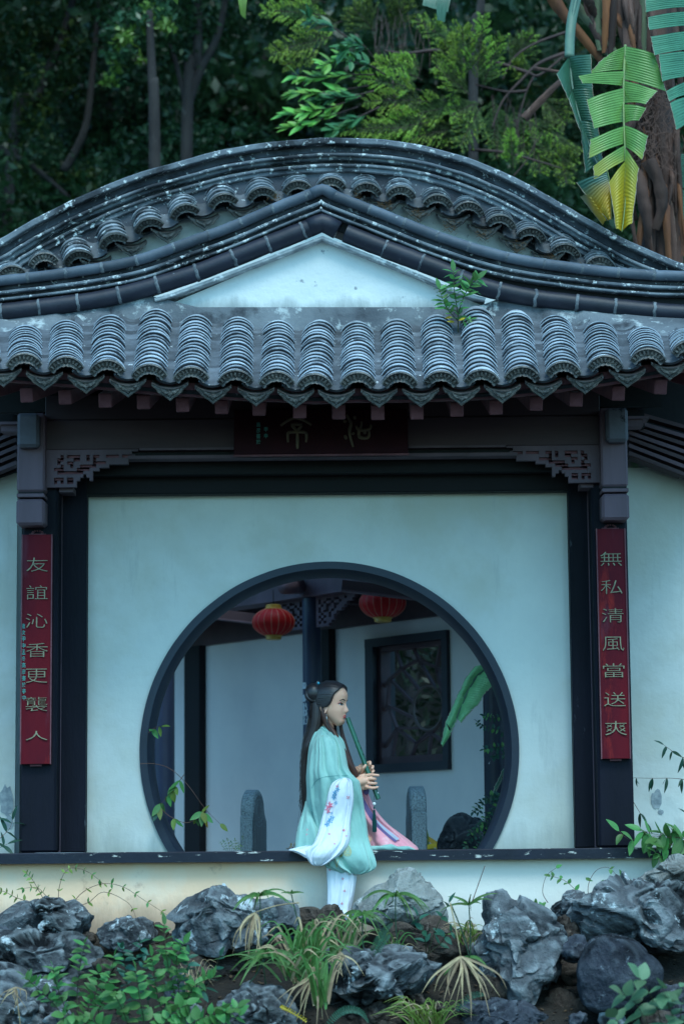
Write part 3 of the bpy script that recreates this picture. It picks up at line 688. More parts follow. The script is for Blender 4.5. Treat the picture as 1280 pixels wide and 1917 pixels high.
def couplet(lx0, lx1, rx0, rx1, ytop, ybot, chars, pys, pxs, lab, small=None):
    Yb = -.035
    p00 = at(lx0, ytop, Yb); p01 = at(rx0, ytop, Yb); p10 = at(lx1, ybot, Yb); p11 = at(rx1, ybot, Yb)
    t = empty('couplet_board', ((p10.x+p11.x)/2, 0, p10.z), lab, 'sign', 'pair of couplet boards on the columns')
    xl = (p00.x+p10.x)/2; xr = (p01.x+p11.x)/2; z0 = (p10.z+p11.z)/2; z1 = (p00.z+p01.z)/2
    n = 24; rs = []                                      # gently bowed board
    for i in range(n+1):
        z = lerp(z0, z1, i/n); rs.append([(xl, Yb+.012, z), (xl+.006, Yb+.002, z), ((xl+xr)/2, Yb-.006, z), (xr-.006, Yb+.002, z), (xr, Yb+.012, z), (xr, -.002, z), (xl, -.002, z)])
    MB().rings(rs).build('board', BOARDR, t, auto=30)
    for (x, s_) in ((xl, 1), (xr, -1)): MB().box(x, x+s_*.006, Yb-.004, -.001, z0-.002, z1+.002).build('edging', WOODR, t)
    # little carved crest and foot
    cx = (xl+xr)/2
    hk = MB()
    for k in range(7):
        a = math.pi*k/6; hk.tube([(cx-.035*math.cos(a), -.02, z1+.004+.018*math.sin(a)), (cx-.028*math.cos(a), -.022, z1+.010+.016*math.sin(a)), (cx-.020*math.cos(a), -.02, z1+.006+.012*math.sin(a))], .0035, 5)
    hk.box(cx-.045, cx+.045, -.024, -.002, z1+.001, z1+.007); hk.build('crest', WOODR, t, smooth=True)
    MB().box(cx-.03, cx+.03, -.022, -.002, z0-.012, z0-.003).build('foot_hook', WOODR, t)
    for ch, py, px in zip(chars, pys, pxs):
        p = at(px, py, Yb-.008); s_ = S(Yb)
        glyph(ch, (40 if ch != '人' else 40)/s_, (26 if ch not in '人' else 17)/s_, .004, (p.x, Yb-.006, p.z), GILT, t, thin=-.012)
    if small:
        for k, ch in enumerate(small):
            p = at(lerp(43.5, 45, k/len(small)), 1172+k*12.2, Yb); glyph(ch, 7/S(Yb), 9.5/S(Yb), .002, (p.x+.002, Yb+.001, p.z), TURQ, t, thin=.004)
couplet(40, 39, 98, 97, 1001, 1430, '友誼沁香更襲人', [1057,1109,1162,1217,1265,1318,1377], [70,70,69,70,69,69,69], 'red lacquer couplet board hanging on the left column, small turquoise writing at its edge', '歲次甲申孟冬高彦書於亭中')
couplet(1114, 1125, 1170, 1180, 990, 1420, '無私清風當送爽', [1046,1099,1152,1205,1255,1309,1363], [1143,1144,1146,1147,1148,1150,1152], 'red lacquer couplet board hanging on the right column, with gilt characters only')

Yq = -.13
a_ = at(438, 851, Yq); b_ = at(763, 768, Yq)
pq = empty('name_plaque', ((a_.x+b_.x)/2, Yq, a_.z), 'dark maroon name plaque with tarnished seal script characters under the eave', 'sign')
MB().box(a_.x, b_.x, Yq, Yq+.03, zz(850, Yq), zz(766, Yq), .004).build('board', PLAQM, pq)
MB().box(a_.x-.004, b_.x+.004, Yq-.004, Yq+.02, zz(852, Yq)-.004, zz(850, Yq)).build('lower_edge', WOODR, pq)
def qpt(zx, zy): p = at(420+zx*380/1280, 740+zy*120/404, Yq); return (p.x, p.z)
r_ = .0085
ting = [[(355,193),(400,160),(450,143),(500,158),(550,188)], [(420,187),(455,184),(490,186)], [(424,190),(440,205),(458,228)], [(488,190),(475,208),(458,228)], [(402,296),(400,262),(402,240),(425,233),(490,233),(515,240),(518,268),(516,296)], [(460,232),(461,285),(461,338)]]
qin = [[(770,122),(785,150),(797,178),(790,215),(790,250),(800,290),(812,326)], [(818,130),(825,152)], [(752,160),(768,170)], [(808,236),(814,248)], [(760,252),(768,278)], [(865,165),(860,200),(848,225),(850,262),(880,272),(905,266),(912,240),(905,212)], [(832,190),(838,212),(870,222),(915,212),(922,185)], [(884,222),(885,245)]]
for st, nm in ((ting, 'character'), (qin, 'character')):
    root = None
    b = MB()
    for s_ in st:
        P = [Vector((p[0], Yq-.003, p[1])) for p in [qpt(*q) for q in spline(s_, 4)]]; n = len(P)
        b.tube(P, [r_*(.6+.45*math.sin(math.pi*(i+.5)/n)) for i in range(n)], 8)
    b.build(nm, GILTD, pq, smooth=True)
for k, ch in enumerate('高彦書於'):
    q = qpt(215, 185+k*36); glyph(ch, .022, .026, .001, (q[0], Yq-.001, q[1]), TURQ, pq, thin=.002)
for k, ch in enumerate('甲申'):
    q = qpt(262, 216+k*40); glyph(ch, .018, .026, .001, (q[0], Yq-.001, q[1]), TURQ, pq, thin=.002)

# ================================================================== the gallery seen through the gate: yawed wall, columns, beam, window
TH = R(53); D2 = Vector((math.cos(TH), -math.sin(TH), 0)); N2 = Vector((-math.sin(TH), -math.cos(TH), 0))   # along the wall to the right, and out of it towards the court
W0 = at(633, 1598, 3.6); W0.z = 0
def on_wall(px, py, off=0.0):
    """where the sight line through a pixel meets the gallery wall (or a plane a little proud of it)"""
    d = fwd*F_PX + crt*(px-640) + cup*(958.5-py); P0 = W0+N2*off
    return CAM + d*((P0-CAM).dot(N2)/d.dot(N2))
def wl(P): return (P-W0).dot(D2)
gal = empty('gallery_wall', (W0.x, W0.y, -.4), 'pale wall of the diagonal gallery behind the moon gate with a lattice window', 'wall')
def wbox(b, u0, u1, z0, z1, o0, o1):
    c = W0+D2*((u0+u1)/2)+N2*((o0+o1)/2); c.z = (z0+z1)/2
    b.obox(c, D2*(u1-u0)/2, N2*(o1-o0)/2, Vector((0, 0, (z1-z0)/2))); return b
# window opening from its outer frame corners
wa = on_wall(691, 1448); wb_ = on_wall(845, 1440); wc = on_wall(691, 1200); wd = on_wall(845, 1176)
u0, u1 = wl(wa), wl(wb_); wz0 = (wa.z+wb_.z)/2; wz1 = (wc.z+wd.z)/2
ztop = (on_wall(565, 1190).z+on_wall(840, 1147).z)/2
UL, UR = -4.0, wl(on_wall(960, 1300))
b = MB(); wbox(b, UL, u0+.02, -.4, ztop, -.15, 0); wbox(b, u1-.02, UR, -.4, ztop, -.15, 0); wbox(b, u0+.02, u1-.02, -.4, wz0+.02, -.15, 0); wbox(b, u0+.02, u1-.02, wz1-.02, ztop, -.15, 0)
b.build('wall_panel', GREYIN, gal)
b = MB(); wbox(b, UL, UR, ztop, ztop+.28, -.15, .04); b.build('wall_beam', WOODD, gal)
pu = wl(on_wall(618, 1400)); b = MB(); wbox(b, pu-.13, pu+.072, -.4, ztop, 0, .06); b.build('wall_post', BLACKM, gal)
pu = wl(on_wall(359, 1400)); b = MB(); wbox(b, pu-.13, pu+.0, -.4, ztop, 0, .06)
pa, pb = wl(on_wall(345, 1400, .06)), wl(on_wall(373, 1400, .06)); b = MB(); wbox(b, pa, pb, -.4, ztop, 0, .06); b.build('wall_post', BLACKM, gal)
win = empty('window', wa, None); win.parent = gal; win.matrix_parent_inverse = inv(gal)
FRM = mat('slate_window_frame', (.022,.024,.036), (.015,.017,.026), 4, rough=.55, bump=.1); LATM = mat('violet_brown_lattice', (.085,.046,.056), (.055,.030,.040), 6, rough=.6, bump=.1)
fw = .055; b = MB()
wbox(b, u0, u1, wz0, wz0+fw, -.16, .03); wbox(b, u0, u1, wz1-fw, wz1, -.16, .03); wbox(b, u0, u0+fw*1.5, wz0+fw, wz1-fw, -.16, .028); wbox(b, u1-fw, u1, wz0+fw, wz1-fw, -.16, .028)
fo = b.build('frame', FRM, win)
i0, i1, j0, j1 = u0+fw*1.5, u1-fw, wz0+fw, wz1-fw; b = MB(); t_ = .030
wbox(b, i0, i1, j0, j0+t_*1.6, -.10, -.02); wbox(b, i0, i1, j1-t_, j1, -.10, -.02); wbox(b, i0, i0+t_, j0, j1, -.10, -.02); wbox(b, i1-t_, i1, j0, j1, -.10, -.02)
b.build('inner_frame', LATM, win)
ou = (wl(on_wall(792, 1325))); ozc = on_wall(792, 1325).z; orx = abs(wl(on_wall(819, 1325))-wl(on_wall(763, 1325)))/2; orz = 42*(on_wall(792, 1325).z-on_wall(792, 1367).z)/42
def lat(u, z, o=-.05): p = W0+D2*u+N2*o; return Vector((p.x, p.y, z))
b = MB(); b.tube([lat(ou+orx*math.cos(a), ozc+orz*math.sin(a), -.04) for a in np.linspace(0, 2*math.pi, 41)], .0095, 6, cap=False); b.build('ring', mat('pale_lattice_ring', (.13,.10,.10), rough=.6), win, smooth=True)
W_ = i1-i0; H_ = j1-j0
segs = []
rl = random.Random(5)
def L01(u, v): return (i0+W_*u, j0+H_*v)
def ringp(a): return (ou+orx*math.cos(a), ozc+orz*math.sin(a))
ice = [(0,.12,.22,.30),(.22,.30,.12,0),(.22,.30,.5,.16),(.5,.16,.38,0),(.5,.16,.72,.24),(.72,.24,.66,0),(.72,.24,1,.10),(.22,.30,.08,.5),(.08,.5,0,.42),(.08,.5,.12,.72),(.12,.72,0,.64),(.12,.72,.3,.80),(.3,.80,.2,1),(.3,.80,.55,.86),(.55,.86,.45,1),(.55,.86,.8,.78),(.8,.78,.88,1),(.8,.78,1,.70),(.8,.78,.92,.52),(.92,.52,1,.56),(.92,.52,.86,.34),(.86,.34,1,.28),(.86,.34,.72,.24)]
for (a, c, e, f) in ice: segs.append((L01(a, c), L01(e, f)))
for a, v in ((.5, (.8,.78)), (1.2, (.55,.86)), (2.2, (.3,.80)), (2.9, (.12,.72)), (3.6, (.08,.5)), (4.2, (.22,.30)), (4.9, (.5,.16)), (5.6, (.86,.34)), (6.1, (.92,.52))): segs.append((ringp(a), L01(*v)))
for p, q in segs:
    MB().bar(lat(*p), lat(*q), .017, .022, N2).build('lattice_bar', LATM, win)

def column(px0, px1, Y, m, lab, base=-.4, top=None):
    r = (px1-px0)/2/S(Y); p = at((px0+px1)/2, 1400, Y); n = 28; c = []
    for z, k in ((base, 1), (base+.02, 1), (top or 2.3, .97)): c.append([(p.x+r*k*math.cos(a), Y+r+r*k*math.sin(a), z) for a in np.linspace(0, 2*math.pi, n, endpoint=False)])
    t = empty('gallery_column', (p.x, Y+r, base), lab, 'column', 'round columns of the rear gallery')
    MB().rings(c).build('shaft', m, t, auto=50)
    c = [[(p.x+r*k*math.cos(a), Y+r+r*k*math.sin(a), z) for a in np.linspace(0, 2*math.pi, n, endpoint=False)] for z, k in ((base, 1.3), (base+.05, 1.5), (base+.12, 1.45), (base+.18, 1.1))]
    MB().rings(c).build('stone_base', GRANITE, t, auto=50); return p, r
c1, r1 = column(567, 603, 2.95, BLUECOL, 'slate blue column behind the flute player')
column(286, 326, 4.05, BLUECOL, 'slate blue column seen at the left edge of the moon gate')
c3_, r3 = column(906, 945, 1.55, mat('chipped_navy_paint', (.012,.017,.034), (.008,.012,.024), 4, c3=(.5,.5,.55), sc3=9, th3=.66, w3=.02, rough=.45, bump=.1, stretch=(1,1,.5)), 'dark navy column with chipped paint behind the banana leaf')
colo = [o for o in COL.objects if o.name.startswith('gallery_column')][0]; pm = mat('bare_white_patch', (.62,.66,.70), (.5,.54,.58), 20, rough=.8, bump=.1)
for (x, y0_, y1_, w_) in ((571.5,1282,1294,2), (571,1305,1318,2.2), (572.5,1321,1345,3), (574,1338,1361,3)):
    P = []
    for k in range(9):
        y = lerp(y0_, y1_, k/8); t = math.sin(math.pi*(k+.3)/8.6); P.append((at(x+w_*t*(.8+.3*math.sin(k*2.1)), y, c1.y+r1*.2).x, y))
    rs = []
    for x_, y in P:
        p = at(0, y, 2.95); dx = x_-c1.x; a0_ = math.acos(max(-1, min(1, dx/(r1*1.0)))) if abs(dx) < r1 else math.pi
        rs.append([(c1.x+r1*q_*math.cos(a_), c1.y+r1-r1*q_*math.sin(a_), p.z) for a_, q_ in ((math.pi, 1.006), ((math.pi+a0_)/2, 1.008), (a0_, 1.006), (a0_, .98), (math.pi, .98))])
    MB().rings(rs).build('bare_patch', pm, colo)
# roof of the gallery: beam along the columns, cross beams, boards
CB = c1.copy(); CB.z = 0; CB.y += r1
def on_col(px, py, off=0.0):
    d = fwd*F_PX + crt*(px-640) + cup*(958.5-py); P0 = CB+N2*off
    return CAM + d*((P0-CAM).dot(N2)/d.dot(N2))
gr_ = empty('gallery_roof', (CB.x, CB.y, 1.6), 'dark timber beams and boards over the rear gallery', 'roof')
zb = (on_col(400, 1148).z+on_col(720, 1094).z)/2
def cbox(b, u0_, u1_, z0, z1, o0, o1):
    c = CB+D2*((u0_+u1_)/2)+N2*((o0+o1)/2); c.z = (z0+z1)/2; b.obox(c, D2*(u1_-u0_)/2, N2*(o1-o0)/2, Vector((0, 0, (z1-z0)/2))); return b
cbox(MB(), -3.5, 2.6, zb+.01, zb+.26, -.07, .07).build('beam', WOODG, gr_)
cbox(MB(), -3.5, 2.6, zb-.006, zb+.012, -.085, .085).build('beam_trim', WOODG, gr_)
dd = (W0-CB).dot(N2)
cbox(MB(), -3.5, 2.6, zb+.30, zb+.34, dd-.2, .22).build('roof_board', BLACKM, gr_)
for k in range(-7, 6): cbox(MB(), k*.45-.03, k*.45+.03, zb+.262, zb+.30, dd, .20).build('rafter', WOODD, gr_)
for k in (-2.6, .0, 1.9): cbox(MB(), k-.05, k+.05, zb-.03, zb+.13, dd, -.07).build('cross_beam', WOODD, gr_)
fr2 = ["################", "#o##oo#oo##o###", "#o#o##o##o####", "##o#oo#oo###", "#o##o##o###", "#o#oo#o###", "##o##o##", "#o#o#o#", "##o####", "#o#o##", "#####"]
s2 = S(2.95)
cw2 = 4.9/s2/math.cos(TH)*.98
fret(r1, zb-.004, cw2, 5.2/s2, -.012, .012, fr2, WOODG, None, 'column_fretwork', gr_, axis=(CB, D2))
fret(-r1, zb-.004, cw2, 5.2/s2, -.012, .012, fr2, WOODG, None, 'column_fretwork', gr_, mirror=True, axis=(CB, D2))
e_ = on_col(540, 1100, .12)
MB().tube([on_col(532, 1098, .30), on_col(560, 1098, .10)], .05, 16).build('beam_end', WOODG, gr_, smooth=True)

for (P0_, P1_, Y_) in (((640,1102),(830,1124),1.95), ((360,1150),(500,1166),3.3)):
    a, b_ = at(*P0_, Y_), at(*P1_, Y_)
    MB().bar(a+Vector((0, 0, .02)), b_+Vector((0, 0, .02)), .06, .08).build('eave_beam', WOODD, gr_); MB().bar(a-Vector((0, 0, .012)), b_-Vector((0, 0, .012)), .010, .09).build('beam_trim', WOODG, gr_)
# lanterns
LANR = mat('red_lantern_silk', (.66,.014,.014), (.52,.010,.012), 6, rough=.55, bump=.1, transl=.25); GOLDT = mat('gold_trim', (.62,.36,.05), (.45,.25,.04), 20, rough=.4, spec=.6); RIBM = mat('gold_rib', (.62,.24,.16), rough=.5)
def lantern(px, pyt, pyb, wpx, Y, lab, ribs):
    c = at(px, (pyt+pyb)/2, Y); rx = wpx/2/S(Y); rz = (pyb-pyt)/2/S(Y)*.93
    t = empty('lantern', (c.x, c.y, c.z+rz), lab, 'lantern', 'red lanterns hanging from the gallery beam')
    n = 72; K = 18; rs = []
    for th in np.linspace(-1.22, 1.22, 17):
        rs.append([(c.x+rx*math.cos(th)*(1-.035*abs(math.sin(K/2*a))**.7*-1-.035)*math.cos(a), Y+rx*math.cos(th)*(1+.035*abs(math.sin(K/2*a))**.7-.035)*math.sin(a), c.z+rz*math.sin(th)*1.03) for a in np.linspace(0, 2*math.pi, n, endpoint=False)])
    MB().rings(rs).build('globe', LANR, t, smooth=True)
    for k in range(K):
        a = 2*math.pi*k/K+.1
        MB().tube([(c.x+rx*1.0*math.cos(th)*math.cos(a), Y+rx*math.cos(th)*math.sin(a), c.z+rz*math.sin(th)*1.03) for th in np.linspace(-1.2, 1.2, 13)], .0018, 4).build('rib', RIBM, t, smooth=True)
    for s_ in (-1, 1):
        z = c.z+s_*rz*.98; rr_ = [[(c.x+rad*math.cos(a), Y+rad*math.sin(a), z+s_*h) for a in np.linspace(0, 2*math.pi, 24, endpoint=False)] for rad, h in ((rx*.40, -.012), (rx*.42, 0), (rx*.36, .006), (rx*.36, .022), (rx*.30, .026))]
        MB().rings(rr_).build('cap', GOLDT, t, auto=40)
    MB().tube([(c.x, Y, c.z+rz), (c.x, Y, zb+.02)], .003, 5).build('cord', BLACKM, t)
lantern(512, 1137, 1193, 80, 2.75, 'whole red lantern with gold caps, the one nearer the blue column on its left side', 1)
lantern(716, 1098, 1160, 88, 2.35, 'larger red lantern half hidden by the top of the round gate', 1)

# drum-shaped stone rail ends standing in the court
DSTONE = mat('polished_dark_stone', (.035,.042,.052), (.018,.022,.03), 12, c3=(.20,.24,.27), sc3=9, th3=.6, stretch=(1,1,.3), rough=.3, bump=.2)
def drum(px0, px1, pyt, Y, yaw, lab, L_=.32):
    s_ = S(Y); wd = (px1-px0)/s_; X = at((px0+px1)/2, 1590, Y).x; H = zz(pyt, Y); z0 = -.4; zs = zz(pyt+50, Y)
    t = empty('rail_end_stone', (X, Y, z0), lab, 'stone', 'carved granite rail ends in the court'); t.rotation_euler = (0, 0, yaw)
    # side outline in (along, z)
    H -= z0; zs -= z0; zz0 = 0.0
    out = [(0, 0), (0, zs-.004)]+[(-.0+.006, zs)]+[(.016, zs+.004), (.012, zs+.02), (.018, zs+.045)]
    r_ = (H-zs-.03)
    for a in np.linspace(math.pi*.93, 0, 16): out.append((.018+r_*1.15+r_*1.15*math.cos(a), zs+.045+(H-zs-.045)*math.sin(a)))
    out += [(.018+2.3*r_+.03, zs-.0), (L_, zs-.03), (L_, 0)]
    def P(w_, k): return Vector((w_, k[0], k[1]))
    b = MB(); n = len(out)
    cen = (L_*.45, zs/2)
    rs = []
    for w_, sc_ in ((-wd/2, .955), (-wd/2+.006, 1), (wd/2-.006, 1), (wd/2, .955)):
        rs.append([P(w_, (cen[0]+(k[0]-cen[0])*sc_, zs-.05+(k[1]-(zs-.05))*sc_)) for k in out])
    b.rings(rs); me = b.mesh('slab'); smooth_by(me, 30)
    o = link('slab', me, GRANITE); o.parent = t
    sp_ = MB(); inn = [((k[0]-cen[0])*.86+cen[0], (k[1]-cen[1])*.93+cen[1]) for k in out]
    for s2_ in (-1, 1): sp_.rings([[P(s2_*(wd/2-.002), k) for k in inn], [P(s2_*(wd/2+.003), k) for k in inn]])
    o3 = link('side_panel', sp_.mesh(), DSTONE); o3.parent = t
    c = MB()
    for s2_ in (-1, 1):
        for rad in (.85, .62, .38): c.tube([(s2_*(wd/2+.001), .018+r_*1.15+r_*1.15*rad*math.cos(a), zs+.03+(H-zs-.045)*rad*math.sin(a)) for a in np.linspace(0, 2*math.pi, 25)], .0035, 5, cap=False)
        c.tube([(s2_*(wd/2+.001), .05, .1), (s2_*(wd/2+.001), .05, zs-.03), (s2_*(wd/2+.001), L_-.05, zs-.06), (s2_*(wd/2+.001), L_-.05, .1)], .004, 5)
    o2 = link('carved_scroll', c.mesh(smooth=True), GRANITE); o2.parent = t
drum(449, 472, 1476, 1.05, R(-12), 'speckled granite rail end standing behind the seated figure, left of her hair', .36)
drum(771, 799, 1472, 1.00, R(4), 'speckled granite rail end near the dark rock, right of the robe hem', .36)

hg = MB(); rh_ = random.Random(6)
for k in range(5200):
    p = Vector((rh_.uniform(-.6, 3.2), rh_.uniform(4.6, 6.4), rh_.uniform(-.4, 2.3))); d = Vector((rh_.gauss(0, 1), rh_.gauss(0, 1), rh_.gauss(-.3, 1))).normalized()*.05; n_ = d.cross(Vector((rh_.gauss(0, 1), rh_.gauss(0, 1), rh_.gauss(0, 1)))).normalized()*.018
    hg.add([p, p+d+n_, p+d*2, p+d-n_], [(0, 1, 2, 3)])
tag(hg.build('hedge', mat('hedge_leaf', (.010,.024,.010), (.006,.014,.007), 8, rough=.5, transl=.2), fix=False), 'dark green foliage seen through the lattice window', 'hedge', kind='stuff')
# ================================================================== the flute player
YP = .12
SKIN = mat('fair_skin', (.84,.46,.32), (.80,.41,.29), 8, c3=(.88,.38,.31), sc3=10, th3=.62, w3=.2, rough=.5, bump=.03, bsc=300, sss=.12, bdist=.001)
HAIRM = mat('black_hair', (.009,.007,.010), (.035,.026,.030), 200, rough=.38, bump=.35, bsc=300, stretch=(.06,1,1), bdist=.002, spec=.6)
HAIRL = mat('long_dark_hair', (.017,.012,.014), (.040,.022,.020), 240, rough=.42, bump=.4, bsc=280, stretch=(1,1,.05), bdist=.002, spec=.5)
HAIRB = mat('brown_hair_lock', (.095,.030,.018), (.035,.013,.011), 240, rough=.45, bump=.4, bsc=280, stretch=(1,1,.05), bdist=.002, spec=.5)
AQUA = mat('aqua_linen', (.30,.52,.48), (.24,.45,.41), 5, c3=(.42,.62,.57), sc3=9, th3=.6, w3=.15, rough=.95, bump=.5, bsc=12, bdist=.03, spec=.06, stretch=(1,1,.35))
AQUAD = mat('aqua_seam_thread', (.05,.22,.24), rough=.9, bump=0)
WHITEC = mat('white_gauze', (.74,.77,.84), (.66,.72,.80), 7, rough=.85, bump=.7, bsc=11, bdist=.025, spec=.2, stretch=(1,1,.3))
PINK = mat('pink_gauze', (.86,.36,.42), (.78,.30,.37), 6, c3=(.9,.55,.58), sc3=8, th3=.58, w3=.12, rough=.85, bump=.4, bsc=10, bdist=.02, spec=.2)
PURPLE = mat('purple_sash', (.17,.13,.30), (.13,.10,.25), 6, rough=.7, bump=.1)
PALEB = mat('pale_blue_sash', (.50,.56,.70), rough=.7, bump=.1)
GOLDE = mat('gold_embroidery', (.62,.46,.12), rough=.5, bump=0)
PKE = mat('pink_print', (.85,.22,.32), rough=.8, bump=0); BLE = mat('blue_print', (.14,.42,.68), rough=.8, bump=0)
for m_ in (AQUA, WHITEC, PINK): m_.node_tree.nodes['Principled BSDF'].inputs['Sheen Weight'].default_value = .25
person = empty('person', at(630, 1592, YP), 'person with long black hair in an aqua robe sitting on the sill playing a flute', 'person')

# ---- head in its own frame: x forward, y away from the camera, z up
HC = at(620.5, 1320, YP-.005); HY = R(-21)
HM = Matrix.Translation(HC) @ Matrix.Rotation(HY, 4, 'Z') @ Matrix.Rotation(R(2), 4, 'Y')
XF = [(-.110,.046),(-.104,.062),(-.095,.072),(-.085,.0755),(-.075,.0735),(-.06,.0755),(-.045,.0775),(-.030,.0785),(-.01,.0785),(.005,.0785),(.018,.0805),(.035,.0845),(.055,.0855),(.075,.078),(.095,.061),(.11,.037),(.122,0.004)]
XBk = [(-.110,.030),(-.10,.018),(-.09,.005),(-.075,-.014),(-.06,-.038),(-.04,-.068),(-.02,-.085),(0,-.094),(.03,-.101),(.06,-.098),(.085,-.083),(.105,-.055),(.122,-.018)]
WD = [(-.110,.014),(-.104,.022),(-.095,.031),(-.085,.038),(-.07,.0475),(-.05,.057),(-.03,.0645),(-.01,.068),(.02,.072),(.05,.073),(.075,.067),(.095,.053),(.11,.034),(.122,.008)]
def smoothf(P):
    q = spline(P, 6); return lambda z: interp(q, z)
xf, xb, wd_ = smoothf(XF), smoothf(XBk), smoothf(WD)
def g(a, s_): return math.exp(-(a/s_)**2)
def nose(y, z):
    prot = interp([(-.055,0),(-.045,.003),(-.040,.010),(-.034,.0195),(-.028,.0205),(-.015,.0135),(0,.0065),(.012,.0015),(.025,0)], z)
    prot = max(0, prot) if -.055 < z < .025 else 0
    wdt = interp([(-.045,.0125),(-.030,.0125),(-.01,.009),(.02,.008)], z)
    return prot*g(y, wdt)
def lips(y, z): return .0062*g(y, .015)*(g(z+.0555, .0042)+1.0*g(z+.0655, .0048)) - .002*g(y, .018)*g(z+.0605, .0022)
def sock(y, z): return -.0075*g(abs(y)-.030, .016)*g(z-.004, .012) + .003*g(abs(y)-.042, .018)*g(z+.03, .02)
def headpt(th, z, off=0.0):
    a, b_, w_ = xf(z)+0, xb(z), wd_(z); cx = (a+b_)/2 + .010*0; c, s_ = math.cos(th), math.sin(th)
    ex = .80 if c > 0 else .95
    x = cx + (a-cx)*(abs(c)**ex)*(1 if c > 0 else -1); y = w_*(abs(s_)**.88)*(1 if s_ > 0 else -1)
    if c > 0: x += nose(y, z)+lips(y, z)+sock(y, z)
    n = Vector((math.cos(th), math.sin(th), (z-.01)*5)).normalized()
    return Vector((x, y, z)) + n*off
def face_x(y, z):
    best = 0
    lo, hi = 0, math.pi/2
    for _ in range(30):
        mth = (lo+hi)/2
        if abs(headpt(mth, z).y) < abs(y): lo = mth
        else: hi = mth
    p = headpt(lo, z); return p.x + nose(y, z)-nose(p.y, z)
hb = MB(); rs = []
for z in np.linspace(-.1099, .1215, 110): rs.append([HM @ headpt(t, z) for t in np.linspace(0, 2*math.pi, 120, endpoint=False)])
hb.rings(rs)
def ball(b, c, r, M4=None, n=14, m_=10):
    c = Vector(c); r = r if hasattr(r, '__len__') else (r, r, r); rs = []
    for ph in np.linspace(-math.pi/2+.12, math.pi/2-.12, m_):
        ring = [Vector((c.x+r[0]*math.cos(ph)*math.cos(t), c.y+r[1]*math.cos(ph)*math.sin(t), c.z+r[2]*math.sin(ph))) for t in np.linspace(0, 2*math.pi, n, endpoint=False)]
        rs.append([M4 @ p for p in ring] if M4 is not None else ring)
    return b.rings(rs)
def limb(b, pts, rs_, n=14):
    """tapered limb through points, round ends"""
    P = [Vector(p) for p in pts]; q = spline([(*p, r) for p, r in zip(P, rs_)], 5)
    pp = [Vector(k[:3]) for k in q]; rr_ = [k[3] for k in q]
    d0 = (pp[0]-pp[1]).normalized(); d1 = (pp[-1]-pp[-2]).normalized()
    pp = [pp[0]+d0*rr_[0]*.9, pp[0]+d0*rr_[0]*.6]+pp+[pp[-1]+d1*rr_[-1]*.6, pp[-1]+d1*rr_[-1]*.9]; rr_ = [rr_[0]*.35, rr_[0]*.8]+rr_+[rr_[-1]*.8, rr_[-1]*.35]
    return b.tube(pp, rr_, n)
# neck, torso, arms, legs
A3 = lambda px, py, Y: at(px, py, Y)
limb(hb, [HM @ Vector((-.018, 0, -.055)), HM @ Vector((-.03, 0, -.11)), A3(611, 1380, YP)], [.047, .043, .052])
limb(hb, [A3(611, 1395, YP), A3(612, 1440, YP), A3(613, 1500, YP), A3(608, 1560, YP)], [.085, .095, .085, .105])
limb(hb, [A3(610, 1398, -.03), A3(611, 1394, YP), A3(614, 1398, YP+.16)], [.048, .06, .048])
limb(hb, [A3(608, 1400, -.035), A3(606, 1440, -.06), A3(612, 1482, -.07), A3(640, 1472, -.035), A3(672, 1464, .012)], [.047, .042, .037, .033, .024])
limb(hb, [A3(616, 1400, .27), A3(622, 1440, .28), A3(632, 1476, .26), A3(650, 1456, .19), A3(668, 1443, .115)], [.047, .042, .037, .032, .023])
limb(hb, [A3(606, 1562, .05), A3(636, 1568, -.02), A3(645, 1582, -.085), A3(642, 1630, -.13), A3(636, 1700, -.135), A3(650, 1714, -.18)], [.080, .060, .042, .036, .028, .024])
limb(hb, [A3(612, 1562, .2), A3(680, 1566, .24), A3(720, 1572, .20), A3(690, 1578, .10), A3(650, 1582, .08)], [.08, .068, .052, .045, .032])
# ears
for s_ in (-1, 1):
    rr2 = []
    for t in np.linspace(0, 2*math.pi, 16, endpoint=False):
        rr2.append(HM @ Vector((-.016+.014*math.cos(t)-.004*math.sin(t), s_*(.071+.004*(1-math.cos(t))), -.020+.026*math.sin(t))))
    hb.tube(rr2+[rr2[0]], .0042, 6, cap=False); ball(hb, (-.014, s_*.068, -.022), (.011, .006, .021), HM); ball(hb, (-.010, s_*.071, -.042), (.007, .005, .008), HM)
# hands: flute line
FT, FB = at(650.2, 1344, .060), at(708, 1496, .020)
def onfl(py): t = (py-1343)/(1496-1343); return FT.lerp(FB, t)
def hp(px, py, dY): p = onfl(py); q = at(px, py, p.y+dY); return q
# near hand: back of the hand to the camera, four fingers over the pipe, thumb behind it
limb(hb, [hp(668, 1464, .0), hp(676, 1463, -.012), hp(684, 1462, -.020)], [.024, .027, .020])
ball(hb, hp(679, 1464, -.010), (.034, .015, .044)); ball(hb, hp(685, 1464, -.018), (.016, .012, .042))
for (y0, x1, y1, x2, y2, curl, r) in ((1452, 697, 1450.5, 708, 1451.5, -.012, .0078), (1458.5, 697.5, 1458, 703, 1458.5, .006, .0084), (1466, 698, 1466.5, 704, 1466.5, .006, .0084), (1473.5, 697, 1475, 707, 1473.5, -.006, .0070)):
    limb(hb, [hp(685, y0, -.020), hp(x1-3, y1, -.029), hp(x1+2, y1+.2, -.026), hp(x2, y2, -.024+curl+.006)], [.0095, .0088, .0082, r*.88], 10)
limb(hb, [hp(678, 1456, .008), hp(687, 1447, .022), hp(694, 1450, .022)], [.012, .0098, .0088], 10)
